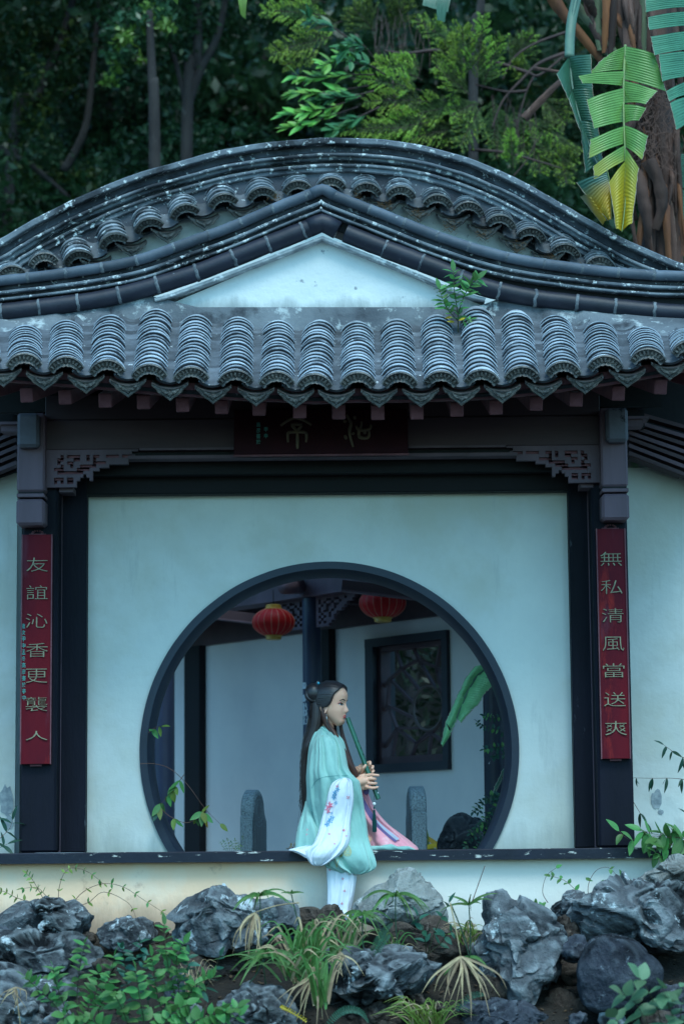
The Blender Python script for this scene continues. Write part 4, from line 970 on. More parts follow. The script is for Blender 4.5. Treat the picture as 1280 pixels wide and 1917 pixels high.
# far hand: palm beyond the pipe, fingertips curling round towards the camera
limb(hb, [hp(667, 1443, .06), hp(675, 1441, .045)], [.023, .024]); ball(hb, hp(678, 1440, .034), (.026, .014, .032))
for (x0, y0, x1, y1, x2, y2, r) in ((682, 1432, 691, 1426, 692.5, 1431, .0078), (684, 1437, 696, 1434, 696.5, 1438.5, .0080), (684, 1443, 697, 1442, 697, 1445.5, .0074)):
    limb(hb, [hp(x0, y0, .026), hp(x1, y1+1, .019), hp(x1+1.5, y1+1.5, .004), hp(x2, y2, -.008)], [.0095, .0088, .0084, r], 10)
limb(hb, [hp(676, 1446, .026), hp(680, 1438, -.008), hp(684, 1433, -.013)], [.011, .0092, .0082], 10)
me = hb.mesh('body', fix=False)
tmp = bpy.data.objects.new('tmp', me); COL.objects.link(tmp)
rm = tmp.modifiers.new('r', 'REMESH'); rm.mode = 'VOXEL'; rm.voxel_size = .0026
sm_ = tmp.modifiers.new('s', 'SMOOTH'); sm_.iterations = 3; sm_.factor = .45
dg = bpy.context.evaluated_depsgraph_get(); bme = bpy.data.meshes.new_from_object(tmp.evaluated_get(dg)); bpy.data.objects.remove(tmp)
bme.polygons.foreach_set('use_smooth', [True]*len(bme.polygons)); bme.materials.clear()
link('body', bme, SKIN, person)
# ---- face details
DARK = mat('dark_iris', (.012,.008,.007), rough=.15, bump=0, spec=.8); SCL = mat('eye_white', (.62,.60,.60), rough=.4, bump=0); BROW = mat('brow_hair', (.03,.018,.018), rough=.8, bump=0)
LIP = mat('coral_lips', (.62,.075,.075), (.52,.06,.065), 40, rough=.35, bump=.05); BLUSH = mat('rose_eye_shadow', (.60,.16,.17), rough=.7, bump=0)
def facep(y, z, off): return HM @ Vector((face_x(y, z)+off, y, z))
def patch(pts, off, m, name):
    """thin shell laid on the face: pts is a list of (y, z) outline points"""
    cy = sum(p[0] for p in pts)/len(pts); cz = sum(p[1] for p in pts)/len(pts); rs = []
    for k in (1.0, .92, .6, .15): rs.append([facep(cy+(p[0]-cy)*k, cz+(p[1]-cz)*k, (-.002 if k == 1 else off)) for p in pts])
    return MB().rings(rs).build(name, m, person, smooth=True)
for s_ in (-1, 1):
    e = lambda pts: [(s_*a, b_) for a, b_ in pts]
    patch(e(spline([(.016,-.0005),(.022,.0045),(.031,.0075),(.040,.0065),(.0465,.0035),(.038,-.0015),(.028,-.003),(.020,-.002),(.016,-.0005)], 3)[:-1]), .0008, SCL, 'eye')
    patch(e([(.030+.0062*math.cos(a), .0022+.0054*math.sin(a)) for a in np.linspace(0, 2*math.pi, 12, endpoint=False)]), .0018, DARK, 'iris')
    L_ = MB().tube([facep(s_*a, b_, .0015) for a, b_ in spline([(.015,.0),(.022,.0060),(.031,.0092),(.041,.0082),(.050,.0045)], 4)], [.0010]+[.0017]*15+[.0008], 6); L_.build('eyelash', DARK, person, smooth=True)
    MB().tube([facep(s_*a, b_, .0003) for a, b_ in spline([(.033,.012),(.042,.0125),(.051,.0085),(.054,.0045)], 4)], [.0010]+[.0018]*11+[.0006], 6).build('eye_shadow', BLUSH, person, smooth=True)
    MB().tube([facep(s_*a, b_, .0006) for a, b_ in spline([(.014,.0225),(.024,.0275),(.036,.0285),(.049,.0215)], 4)], [.0016]+[.0024]*8+[.0018]*3+[.0008], 6).build('eyebrow', BROW, person, smooth=True)
patch(spline([(-.0215,-.0605),(-.012,-.0545),(-.004,-.0515),(0,-.0525),(.004,-.0515),(.012,-.0545),(.0215,-.0605),(.010,-.0600),(0,-.0608),(-.010,-.0600),(-.0215,-.0605)], 3)[:-1], .0014, LIP, 'upper_lip')
patch(spline([(-.0205,-.0618),(-.010,-.0618),(0,-.0625),(.010,-.0618),(.0205,-.0618),(.013,-.0685),(0,-.0715),(-.013,-.0685),(-.0205,-.0618)], 3)[:-1], .0017, LIP, 'lower_lip')

# ---- hair: cap laid on the skull behind a hairline, bun, long fall, front lock
hl = [(.118,.075),(.105,.062),(.09,.063),(.075,.058),(.055,.042),(.035,.034),(.015,.027),(0,.018),(-.012,.006),(-.025,-.034),(-.05,-.045),(-.07,-.05)]
hl = [(a, b_) for a, b_ in hl[::-1]]
rs = []
for z in np.linspace(-.075, .1215, 80):
    row = []
    lim = interp(hl, z)
    for t in np.linspace(0, 2*math.pi, 140, endpoint=False):
        p0 = headpt(t, z); k = (lim - p0.x)/.010; k = max(0, min(1, .5+k)); k = k*k*(3-2*k)
        strand = .0009*math.sin(z*900+6*noise.noise(Vector((p0.x*20, z*60, 1))))
        thick = .0165 if z > -.02 else .012
        row.append(HM @ headpt(t, z, lerp(-.010, thick+strand, k)))
    rs.append(row)
hair = MB().rings(rs).build('hair', HAIRM, person, smooth=True)
bb = MB(); ball(bb, at(587, 1298, YP-.02), (.047, .050, .056), n=24, m_=16)
for k in range(2):
    cx, cy = at(587, 1298, YP-.02).x, YP-.02; cz = at(587, 1298, YP).z; ph = k*.8
    bb.tube([(cx+.036*math.cos(t)*math.cos(ph*.4)+.004*math.sin(3*t), cy-.012+.030*math.sin(t)*math.sin(ph)-.008*math.cos(2*t), cz+.042*math.sin(t)) for t in np.linspace(0, 2*math.pi, 28)], .011, 8, cap=False)
ball(bb, at(595, 1284, YP), (.026, .03, .022), n=20, m_=12)
bb.build('hair_bun', HAIRM, hair, smooth=True)
TQ = mat('turquoise_bead', (.03,.42,.62), rough=.2, bump=0, spec=.8); SIL = mat('silver', (.6,.6,.58), rough=.3, metal=1, bump=0)
ob = MB(); ball(ob, at(596, 1279, YP-.035), .0075); ob.build('hair_bead', TQ, hair, smooth=True)
ob = MB(); ob.tube([at(592, 1278, YP-.035), at(594, 1276, YP-.04), at(596, 1279, YP-.035)], .002, 5); ob.tube([at(590, 1281, YP-.03), at(596, 1279, YP-.04)], .0018, 5); ob.build('hair_pin', SIL, hair, smooth=True)
def hank(rows, m, name, seed, n=72, ridge=.0016):
    """rows: (py, xl, xr, Ycentre, half depth). A lock of hair with strand ridges running its length"""
    q = spline(rows, 5); rs = []
    for i, (py, a, b_, yc, hd) in enumerate(q):
        L_, R_ = at(a, py, yc), at(b_, py, yc); c = (L_+R_)/2; hw = (R_-L_).length/2; row = []
        for t in np.linspace(0, 2*math.pi, n, endpoint=False):
            k = 1 + (ridge/max(hw, .004))*(math.sin(t*17+seed)+.7*math.sin(t*29+seed*2+py*.01))*.6
            row.append(c+Vector((hw*math.cos(t)*k, -hd*math.sin(t)*k, 0)) + Vector((.0012*noise.noise(Vector((t*3, py*.02, seed))), 0, 0)))
        rs.append(row)
    o = MB().rings(rs).build(name, m, hair, smooth=True); return q
hank([(1303,583,607,YP,.05),(1320,580,610,YP,.06),(1345,579,609,YP,.065),(1365,576,603,YP+.0,.062),(1385,570,592,YP-.0,.06),(1400,566,584,YP-.01,.05),(1425,564,579,YP,.045),(1450,563,577,YP,.042),(1480,565,576,YP,.04),(1510,566,575,YP,.036),(1532,564,573,YP,.03),(1545,560,570,YP,.02),(1556,555,562,YP,.006)], HAIRL, 'long_fall', 1)
hank([(1322,598,606,YP-.060,.012),(1340,601,612,YP-.062,.014),(1355,606,618,YP-.062,.014),(1370,615,629,YP-.07,.016),(1385,623,638,YP-.085,.016),(1400,630,645,YP-.095,.016),(1415,638,653,YP-.10,.016),(1430,645,661,YP-.10,.015),(1443,652,668,YP-.095,.013),(1455,661,671,YP-.09,.008),(1463,668,671,YP-.09,.003)], HAIRB, 'front_lock', 4)
hank([(1350,634,640,YP+.05,.010),(1370,636,643,YP+.05,.010),(1400,642,652,YP+.03,.01),(1430,650,662,YP+.02,.01),(1450,660,668,YP+.0,.006)], HAIRB, 'far_lock', 6)
st = MB(); rh = random.Random(3)
for k in range(90):
    t = rh.random(); a = rh.uniform(-1, 1); end = rh.uniform(1440, 1556)
    P = []
    for py in np.linspace(1345, end, 9):
        row = interp([(1345, 593), (1385, 580), (1425, 571), (1480, 570), (1532, 568), (1556, 558)], py); hw = interp([(1345, 14), (1385, 12), (1425, 8), (1510, 6), (1556, 3)], py)
        P.append(at(row+hw*a*1.15 - 3.5*max(0, (py-1350)/200)*rh.random()*(1 if a < 0 else .2), py, YP-.055+.09*t))
    st.tube(P, .00065, 3, cap=False)
for k in range(16):
    P = [at(x+rh.uniform(-1, 1), y, YP-.1) for x, y in ((612, 1352), (622, 1370), (637, 1395), (650, 1418), (rh.uniform(654, 672), rh.uniform(1440, 1464)))]
    st.tube([Vector(q) for q in spline([tuple(p) for p in P], 3)], .0006, 3, cap=False)
for k in range(60):      # flyaways along the crown and the back of the fall
    t0 = rh.uniform(1290, 1500); x0 = interp([(1290, 583), (1345, 580), (1400, 567), (1500, 565)], t0); L9 = rh.uniform(12, 40)
    st.tube([at(a_, b_, YP-.02+rh.uniform(-.04, .04)) for a_, b_ in spline([(x0+3, t0), (x0-rh.uniform(1, 4), t0+L9*.5), (x0-rh.uniform(0, 8), t0+L9)], 3)], .0007, 3, cap=False)
st.build('loose_strand', HAIRL, hair)['kind'] = 'stuff'
er = MB(); ball(er, at(611, 1338, YP-.085), .0028, n=8, m_=6); er.tube([at(611, 1338, YP-.086), at(611.5, 1345, YP-.088), at(613, 1352, YP-.088)], [.0010, .0022, .0010], 6); er.build('earring', SIL, person, smooth=True)

# ---- clothing: lofts through silhouette rows with running folds
from mathutils.bvhtree import BVHTree
BV = {}
FR_ = {}
def cloth(name, rows, m, parent, folds=9, amp=.006, seed=0, sub=6, n=110, yoff=None, drift=.004, power=.8):
    q = spline(rows, sub); rs = []; front = []
    for i, (py, a, b_, yc, hd) in enumerate(q):
        L_, R_ = at(a, py, yc), at(b_, py, yc); c = (L_+R_)/2; hw = max(1e-4, (R_-L_).length/2); row = []; ea = min(1, hw/.03)*amp
        for t in np.linspace(0, 2*math.pi, n, endpoint=False):
            ct, st_ = math.cos(t), math.sin(t)
            ph = 5*noise.noise(Vector((ct*1.3, py*.006, seed))) + drift*py
            f = math.sin(folds*t*.5+ph+seed) + .5*math.sin(folds*t*.93+ph*1.7+seed*2); f = (abs(f)**.8)*(1 if f > 0 else -1)
            fine = noise.noise(Vector((ct*6, st_*6, py*.03+seed)))
            mid_ = noise.noise(Vector((ct*2.6+seed, st_*2.6, py*.022))); d = ea*(1.55*f+.6*fine+1.3*mid_)
            px_ = hw*(abs(ct)**power)*(1 if ct > 0 else -1); py_ = -hd*(abs(st_)**power)*(1 if st_ > 0 else -1)
            row.append(c+Vector((px_ + d*ct*.35, py_ - d*st_, ea*.3*fine)))
        rs.append(row)
    o = MB().rings(rs).build(name, m, parent, smooth=True)
    FR_[name] = (q, amp); BV[name] = BVHTree.FromPolygons([v.co.copy() for v in o.data.vertices], [list(p_.vertices) for p_ in o.data.polygons]); return o
def frontY(name, px, py):
    d = (fwd*F_PX + crt*(px-640) + cup*(958.5-py)).normalized(); h = BV[name].ray_cast(CAM, d)
    return h[0].y if h[0] is not None else frontY0(name, px, py)
def frontY0(name, px, py):
    q, amp = FR_[name]; k = min(range(len(q)), key=lambda i: abs(q[i][0]-py)); _, a, b_, yc, hd = q[k]
    u = max(-.97, min(.97, (px-(a+b_)/2)/((b_-a)/2))); return yc-hd*(1-abs(u)**2.5)**.4
# sitting robe
robe = cloth('robe', [(1360,600,609,YP,.045),(1366,595,620,YP,.065),(1374,589,630,YP,.105),(1386,583,641,YP,.150),(1400,579,646,YP,.178),(1430,575,652,YP,.185),(1460,573,660,YP,.18),(1490,571,667,YP,.175),(1520,568,673,YP,.18),(1548,562,680,YP,.19),(1572,557,686,YP,.20),(1588,555,690,YP,.205),(1593,556,690,YP,.20)], AQUA, person, folds=12, amp=.009, seed=1)
cl = MB()
cl.tube([at(x, y, Y) for x, y, Y in spline([(598,1366,YP-.03),(603,1364,YP-.06),(613,1372,YP-.078),(625,1386,YP-.075),(634,1404,YP-.08),(641,1430,YP-.09),(648,1460,YP-.08)], 4)], .0085, 8, ell=.5)
cl.tube([at(x, y, Y) for x, y, Y in spline([(598,1364,YP+.05),(606,1360,YP+.04),(622,1374,YP+.05),(634,1390,YP+.03),(642,1412,YP-.03)], 4)], .009, 8, ell=.5)
cl.build('collar', AQUA, robe, smooth=True)
sleeve = cloth('robe_sleeve', [(1376,596,618,-.00,.03),(1384,590,632,-.015,.055),(1400,586,642,-.04,.07),(1420,583,647,-.055,.078),(1440,581,652,-.065,.082),(1455,581,664,-.07,.085),(1463,581,672,-.07,.085),(1480,582,675,-.07,.08),(1500,584,678,-.07,.07),(1520,588,681,-.07,.06),(1545,594,685,-.08,.055),(1570,600,689,-.10,.05),(1590,600,695,-.14,.050),(1608,604,700,-.165,.048),(1622,612,702,-.17,.042),(1631,632,694,-.17,.032),(1637,648,676,-.17,.014)], AQUA, person, folds=14, amp=.0095, seed=3, drift=.010)
hip = cloth('robe_skirt', [(1500,572,585,.08,.03),(1515,569,592,.06,.07),(1530,564,600,.04,.10),(1550,558,612,.02,.12),(1570,554,620,.0,.12),(1585,552,625,-.02,.10),(1592,552,625,-.02,.10)], AQUA, person, folds=9, amp=.006, seed=6)
white = cloth('inner_sleeve', [(1456,642,648,-.155,.012),(1460,632,655,-.155,.025),(1468,622,658,-.155,.035),(1485,615,660,-.155,.04),(1505,611,660,-.15,.04),(1525,605,658,-.148,.04),(1545,599,656,-.155,.04),(1565,593,654,-.175,.04),(1580,587,650,-.195,.04),(1592,575,643,-.21,.038),(1603,574,632,-.22,.030),(1611,578,620,-.22,.022),(1618,584,608,-.22,.014),(1621,590,600,-.22,.006)], WHITEC, person, folds=11, amp=.008, seed=9, drift=.006)
cloth('sleeve_trail', [(1583,574,600,-.13,.03),(1587,553,605,-.13,.04),(1591,541,610,-.13,.045),(1594,548,612,-.135,.05),(1600,562,616,-.16,.03),(1606,572,618,-.175,.02)], WHITEC, person, folds=7, amp=.003, seed=12)
leg = cloth('trouser_leg', [(1596,614,668,-.12,.042),(1610,612,668,-.128,.045),(1640,613,667,-.132,.046),(1670,613,663,-.135,.045),(1700,611,657,-.137,.045),(1716,610,655,-.137,.045)], WHITEC, person, folds=8, amp=.005, seed=15)
pink = cloth('pink_skirt', [(1470,660,680,.10,.05),(1485,663,688,.12,.06),(1500,665,694,.14,.08),(1520,666,704,.16,.10),(1540,668,722,.18,.12),(1555,670,741,.19,.13),(1568,672,757,.19,.14),(1578,676,769,.18,.15),(1586,680,778,.17,.15),(1592,680,781,.16,.15)], PINK, person, folds=17, amp=.009, seed=18, drift=.012)
hem = MB(); rs = []
for k in range(41):
    t = k/40; x = lerp(684, 781, t); top = interp([(0,1581),(.3,1584),(.5,1579),(.62,1584),(.85,1585),(1,1591)], t)+.8*math.sin(t*14); yb = 1593
    Yc = lerp(-.03, .02, t); a = at(x, top, Yc); b_ = at(x, yb, Yc); h_ = (a.z-b_.z)/2; c = (a+b_)/2
    rs.append([c+Vector((0, -.018*math.cos(q_)*(1+.25*math.sin(t*22+q_)), h_*math.sin(q_))) for q_ in np.linspace(0, 2*math.pi, 18, endpoint=False)])
MB().rings(rs).build('robe_hem', AQUA, robe, smooth=True)
def ribbon3(P, m, name, parent, th=.004):
    rs = []
    for x, y, w_, Y in spline(P, 5):
        a = at(x-w_/2, y, Y); b_ = at(x+w_/2, y-w_*.35, Y); rs.append([a+Vector((0, -th, 0)), b_+Vector((0, -th, 0)), b_+Vector((0, th, 0)), a+Vector((0, th, 0))])
    MB().rings(rs).build(name, m, parent, auto=40)
fy = lambda x, y: frontY('pink_skirt', x, y)-.003
ribbon3([(673,1482,4,fy(674,1484)),(678,1498,7,fy(680,1498)),(684,1514,11,fy(684,1514)),(691,1527,12,fy(691,1527)),(699,1538,9,fy(699,1538)),(712,1552,5,fy(712,1552)),(728,1566,5,fy(728,1566)),(741,1576,4,fy(741,1576))], PURPLE, 'purple_sash', pink)
ribbon3([(704,1536,3,fy(704,1540)-.002),(716,1549,5,fy(716,1549)-.002),(730,1561,6,fy(730,1561)-.002),(745,1573,6,fy(740,1573)-.002)], PALEB, 'pale_sash', pink)
ball_ = MB(); ball(ball_, at(685, 1481, .06), (.017, .015, .020)); ball_.build('sash_knot', PURPLE, pink, smooth=True)
# shoulder-sleeve seam, prints and embroidery lying on the cloth
sm2 = MB(); sm2.tube([at(x, y, frontY('robe_sleeve', x, y)-.0005) for x, y in spline([(583,1476),(590,1464),(602,1456),(620,1453),(640,1452),(651,1452)], 5)], .0011, 5); sm2.build('seam', AQUAD, sleeve)
def flower(cx, cy, r, n, m, src, parent, name='printed_flower', a0=0, rp=.5):
    b = MB()
    for k in range(n):
        a = a0+2*math.pi*k/n; L_ = r*U(.8, 1.1)
        pts = [(0, 0), (.5*L_, rp*L_*.5), (L_, 0), (.5*L_, -rp*L_*.5)]
        vs = []
        for (u, v) in pts:
            x = cx+u*math.cos(a)-v*math.sin(a); y = cy+u*math.sin(a)+v*math.cos(a); vs.append(at(x, y, frontY(src, x, y)-.0018))
        b.add(vs+[v+Vector((0, .0012, 0)) for v in vs], [(0,1,2,3), (4,5,6,7), (0,1,5,4), (1,2,6,5), (2,3,7,6), (3,0,4,7)])
    b.build(name, m, parent)
rf_ = random.Random(2)
for (x, y, r, n, m_) in ((616,1508,9,7,PKE),(613,1518,7,6,PKE),(628,1484,7,6,BLE),(625,1492,6,5,BLE),(632,1478,5,5,BLE),(629,1503,5,5,BLE),(618,1536,7,6,BLE),(613,1543,6,5,BLE),(622,1530,5,5,BLE),(621,1522,3,4,BLE),(631,1472,4,4,PKE),(651,1493,4,4,PKE),(643,1554,4,5,PKE),(616,1561,3,4,PKE),(626,1579,2.5,4,PKE),(648,1565,2.5,4,PKE)):
    flower(x, y, r, n, m_, 'inner_sleeve', white, a0=rf_.random()*6, rp=.45)
for (x, y) in ((641,1645),(645,1668),(640,1692),(617,1628)): flower(x, y, 3, 4, PKE, 'trouser_leg', leg)
for (x, y) in ((575,1553),(574,1562)): flower(x, y, 2.5, 3, PKE, 'robe_skirt', hip)
ge = MB(); sy = lambda x, y: frontY('robe_sleeve', x, y)-.001
def gcurve(P, r=.0013): ge.tube([at(x, y, sy(x, y)) for x, y in spline(P, 5)], r, 5)
for rr2 in (2.2, 4.4, 6.4): gcurve([(650.5+rr2*1.05*math.cos(a), 1594+rr2*1.45*math.sin(a)*(1+.12*math.sin(3*a))) for a in np.linspace(0, 2*math.pi, 11)])
gcurve([(652,1582),(649,1576),(653,1570),(651,1563)]); gcurve([(641,1600),(636,1606),(632,1614),(630,1624)]); gcurve([(644,1590),(638,1594),(641,1601),(636,1603)]); gcurve([(630,1624),(628,1612),(632,1606)])
ge.build('gold_embroidery', GOLDE, sleeve, smooth=True)
# cloth shoe under the trouser leg
sh = MB(); limb(sh, [A3(632, 1716, -.15), A3(645, 1717, -.19), A3(658, 1719, -.24)], [.034, .033, .022]); sh.build('shoe', WHITEC, person, smooth=True)

# ---- the flute, held, with its tassel
FLM = mat('dark_green_bamboo', (.012,.11,.055), (.008,.075,.042), 8, rough=.22, bump=.03, spec=.7)
fl = empty('flute', FB, 'dark green end-blown flute held at the lips with a white bead and green tassel', 'flute')
dirf = (FB-FT).normalized()
fb = MB(); ts = [0, .02, .33, .34, .67, .68, 1]
fb.tube([FT.lerp(FB, t) for t in ts], [.0118, .0122, .0122, .0126, .0124, .0128, .0126], 20); fb.build('pipe', FLM, fl, auto=40)
for t in (.30, .38, .46, .80, .88, .93): 
    c = FT.lerp(FB, t)+Vector((.0095, -.0095, .003)); q = MB(); ball(q, c, (.0034, .0034, .0042), n=8, m_=6); q.build('finger_hole', BLACKM if t < .9 else WHITEC, fl, smooth=True)
TAS = mat('teal_green_tassel', (.008,.085,.085), (.005,.055,.06), 200, rough=.6, bump=.3, bsc=300, stretch=(1,1,.05))
cp = FT.lerp(FB, .93)+Vector((-.004, -.012, 0)); cx_ = at(700, 1498, cp.y)
q = MB(); q.tube([cp, Vector((cx_.x-.001, cp.y, lerp(cp.z, cx_.z, .5))), Vector((cx_.x, cp.y, cx_.z+.0))], .0012, 5); q.build('cord', TAS, fl)
q = MB(); ball(q, (cx_.x, cp.y, zz(1505, cp.y, 700)), .0098, n=16, m_=10); q.build('bead', mat('white_jade', (.75,.78,.80), rough=.3, bump=0), fl, smooth=True)
q = MB()
for k in range(60):
    a = U(0, 6.28); r0 = U(.001, .005); r1 = U(.002, .0105); q.tube([(cx_.x+r0*math.cos(a), cp.y+r0*math.sin(a), zz(1516, cp.y, 700)), (cx_.x+r1*math.cos(a), cp.y+r1*math.sin(a), zz(1535, cp.y, 700)), (cx_.x+r1*1.05*math.cos(a)+.001, cp.y+r1*math.sin(a), zz(1557+U(-1, 1), cp.y, 700))], .0012, 4)
ball(q, (cx_.x, cp.y, zz(1512, cp.y, 700)), (.0045, .0045, .009)); q.build('tassel', TAS, fl)
# ================================================================== rocks
def rockmat(name, c1, c2, vein):
    m = mat(name, c1, c2, 3.0, c3=vein, sc3=7, th3=.60, w3=.05, c4=tuple(x*.30 for x in c2), sc4=2.4, th4=.54, rough=.9, bump=1.0, bsc=22, bdist=.03, spec=.1)
    n = m.node_tree; N = n.nodes; L = n.links; b = N['Principled BSDF']
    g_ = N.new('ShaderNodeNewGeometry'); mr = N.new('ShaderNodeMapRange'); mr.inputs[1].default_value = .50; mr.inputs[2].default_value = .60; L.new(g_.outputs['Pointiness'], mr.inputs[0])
    mx = N.new('ShaderNodeMix'); mx.data_type = 'RGBA'; old = b.inputs['Base Color'].links[0].from_socket
    vo = N.new('ShaderNodeTexVoronoi'); vo.feature = 'DISTANCE_TO_EDGE'; vo.inputs['Scale'].default_value = 3.6; tc = N.new('ShaderNodeTexCoord'); dn = N.new('ShaderNodeTexNoise'); dn.inputs['Scale'].default_value = 3.5; dn.inputs['Detail'].default_value = 8
    L.new(tc.outputs['Object'], dn.inputs['Vector']); va = N.new('ShaderNodeVectorMath'); va.operation = 'MULTIPLY_ADD'; L.new(dn.outputs[1], va.inputs[0]); va.inputs[1].default_value = (.5, .5, .5); mp9 = N.new('ShaderNodeMapping'); mp9.inputs['Scale'].default_value = (.8, .8, 1.5); L.new(tc.outputs['Object'], mp9.inputs[0]); L.new(mp9.outputs[0], va.inputs[2]); L.new(va.outputs[0], vo.inputs['Vector'])
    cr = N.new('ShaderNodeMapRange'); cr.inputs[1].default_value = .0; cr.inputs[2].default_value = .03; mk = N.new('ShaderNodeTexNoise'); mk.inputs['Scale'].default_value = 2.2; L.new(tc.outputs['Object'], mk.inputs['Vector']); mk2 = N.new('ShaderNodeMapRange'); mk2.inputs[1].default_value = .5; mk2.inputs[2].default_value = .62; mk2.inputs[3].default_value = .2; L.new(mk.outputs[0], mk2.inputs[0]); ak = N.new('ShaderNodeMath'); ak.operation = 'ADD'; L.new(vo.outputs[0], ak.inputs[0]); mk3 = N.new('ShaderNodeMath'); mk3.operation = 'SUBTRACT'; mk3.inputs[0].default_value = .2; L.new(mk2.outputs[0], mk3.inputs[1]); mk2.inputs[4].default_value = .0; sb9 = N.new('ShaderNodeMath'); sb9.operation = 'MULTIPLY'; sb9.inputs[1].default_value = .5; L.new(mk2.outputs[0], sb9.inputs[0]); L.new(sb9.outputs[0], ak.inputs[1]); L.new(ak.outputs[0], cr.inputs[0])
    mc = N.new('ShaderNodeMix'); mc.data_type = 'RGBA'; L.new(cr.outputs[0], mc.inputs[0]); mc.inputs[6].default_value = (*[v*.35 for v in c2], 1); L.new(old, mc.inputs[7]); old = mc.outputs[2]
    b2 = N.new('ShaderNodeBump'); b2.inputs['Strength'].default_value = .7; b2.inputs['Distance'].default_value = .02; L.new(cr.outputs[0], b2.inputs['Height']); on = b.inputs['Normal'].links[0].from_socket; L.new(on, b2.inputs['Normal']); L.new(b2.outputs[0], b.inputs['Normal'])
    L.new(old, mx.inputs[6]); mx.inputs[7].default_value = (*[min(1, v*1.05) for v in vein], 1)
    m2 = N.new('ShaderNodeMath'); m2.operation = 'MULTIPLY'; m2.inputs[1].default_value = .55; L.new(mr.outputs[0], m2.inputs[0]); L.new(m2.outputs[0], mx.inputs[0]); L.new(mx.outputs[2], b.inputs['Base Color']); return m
RK = rockmat('blue_grey_limestone', (.120,.127,.140), (.032,.034,.040), (.50,.55,.58))
RKP = rockmat('pale_pitted_rock', (.26,.27,.26), (.16,.15,.14), (.48,.50,.50))
RKB = rockmat('brown_damp_rock', (.075,.055,.045), (.040,.032,.030), (.16,.13,.11))
RKD = rockmat('smooth_dark_boulder', (.052,.058,.076), (.030,.034,.046), (.16,.18,.21))
def rock(outl, Y, dep, m, label, seed, amp=.03, cuts=12, sub=5, ridg=1.0, group='rocks of the garden bank'):
    P = [at(a, b_, Y) for a, b_ in outl]; cx = sum(p.x for p in P)/len(P); cz = sum(p.z for p in P)/len(P)
    ang = sorted([(math.atan2(p.z-cz, p.x-cx), math.hypot(p.x-cx, p.z-cz)) for p in P]); ang = [(ang[-1][0]-2*math.pi, ang[-1][1])]+ang+[(ang[0][0]+2*math.pi, ang[0][1])]
    R_ = random.Random(seed); bm = bmesh.new(); bmesh.ops.create_icosphere(bm, subdivisions=sub, radius=1)
    szx = max(p.x for p in P)-min(p.x for p in P); szz = max(p.z for p in P)-min(p.z for p in P); sz = (szx+szz)/2
    co = np.array([v.co[:] for v in bm.verts]); e = np.sqrt(np.clip(1-co[:, 1]**2, 0, 1)); phi = np.arctan2(co[:, 2], co[:, 0])
    r = np.interp(phi, [a[0] for a in ang], [a[1] for a in ang]); k = e**.72
    X = np.stack([r*np.cos(phi)*k, np.sign(co[:, 1])*np.abs(co[:, 1])**.8*dep, r*np.sin(phi)*k], 1)
    for _ in range(cuts):                          # chipped facets on the face towards the path
        n_ = np.array([R_.uniform(-1, 1), R_.uniform(-1.3, -.2), R_.uniform(-.8, 1)]); n_ /= np.linalg.norm(n_)
        d = X@n_; lim = d.max()*R_.uniform(.55, .85); ov = np.clip(d-lim, 0, None); X -= (ov*.85)[:, None]*n_
    off = Vector((seed*3.7, seed*1.3, seed*7.1)); out = []
    for x in X:
        p = Vector(x); q = p/sz*3.2+off
        q = q*.62; a = noise.ridged_multi_fractal(Vector((q.x, q.y, q.z*1.7)), 1.15, 2.1, 4, 1.0, 2.0)
        b_ = noise.fractal(q*2.6, 1.1, 2.1, 4)
        nn = p.normalized() if p.length > 1e-6 else p
        cr = noise.noise(Vector((q.x*.9, q.y*.9, q.z*2.6))+Vector((9, 9, 9))); crack = -max(0, .09-abs(cr))/.09
        qd = q*1.15+Vector((b_, a, -b_))*.18; vd, vp = noise.voronoi(Vector((qd.x, qd.y, qd.z*1.35))); hsh = math.sin(vp[0].x*12.9+vp[0].y*78.2+vp[0].z*37.7); e_ = min(1, (vd[1]-vd[0])/.055)
        dirc = Vector((math.sin(vp[0].x*31.7), math.sin(vp[0].y*27.1), math.sin(vp[0].z*41.3))); tiltv = dirc.dot(Vector((qd.x, qd.y, qd.z*1.35))-vp[0])
        out.append(p + nn*(amp*ridg*(a-1.1)*.24 + amp*b_*.30 + crack*amp*.6 + amp*ridg*(0.60*hsh*e_ + 1.1*tiltv*e_ - .40*(1-e_))))
    for v, p in zip(bm.verts, out): v.co = Vector((cx, Y+dep*.35, cz))+p
    me = bpy.data.meshes.new('rock'); bm.to_mesh(me); bm.free(); me.polygons.foreach_set('use_smooth', [True]*len(me.polygons))
    if amp > .014:
        smooth_by(me, 34)
    o = link('rock', me, m); tag(o, label, 'rock', group); return o
rock([(-40,1695),(30,1688),(60,1683),(120,1688),(165,1712),(183,1738),(170,1757),(110,1752),(60,1765),(-40,1752)], -.50, .22, RK, 'long cracked boulder at the far left, topmost of its stack against the cream wall', 1, .028)
rock([(-40,1745),(40,1750),(100,1752),(180,1775),(208,1800),(195,1828),(120,1838),(60,1850),(0,1838),(-40,1842)], -.72, .26, RK, 'wide fissured boulder in the middle of the stack at the far left', 2, .032)
rock([(-40,1830),(60,1845),(130,1860),(150,1917),(120,1970),(-40,1970)], -.95, .26, RK, 'dark boulder at the bottom of the stack in the left corner', 3, .03)
rock([(174,1740),(215,1723),(250,1720),(295,1735),(303,1750),(270,1768),(220,1777),(188,1766)], -.52, .16, RK, 'small flat rock bridging the gap between the left stack and the peaked boulder', 4, .014)
rock([(308,1728),(330,1700),(365,1680),(395,1660),(412,1653),(428,1662),(440,1675),(480,1685),(520,1688),(548,1690),(557,1715),(560,1742),(520,1767),(490,1777),(430,1784),(350,1784),(330,1762)], -.66, .26, RK, 'large peaked blue grey boulder with a dark hollow, left of the sedge', 5, .034)
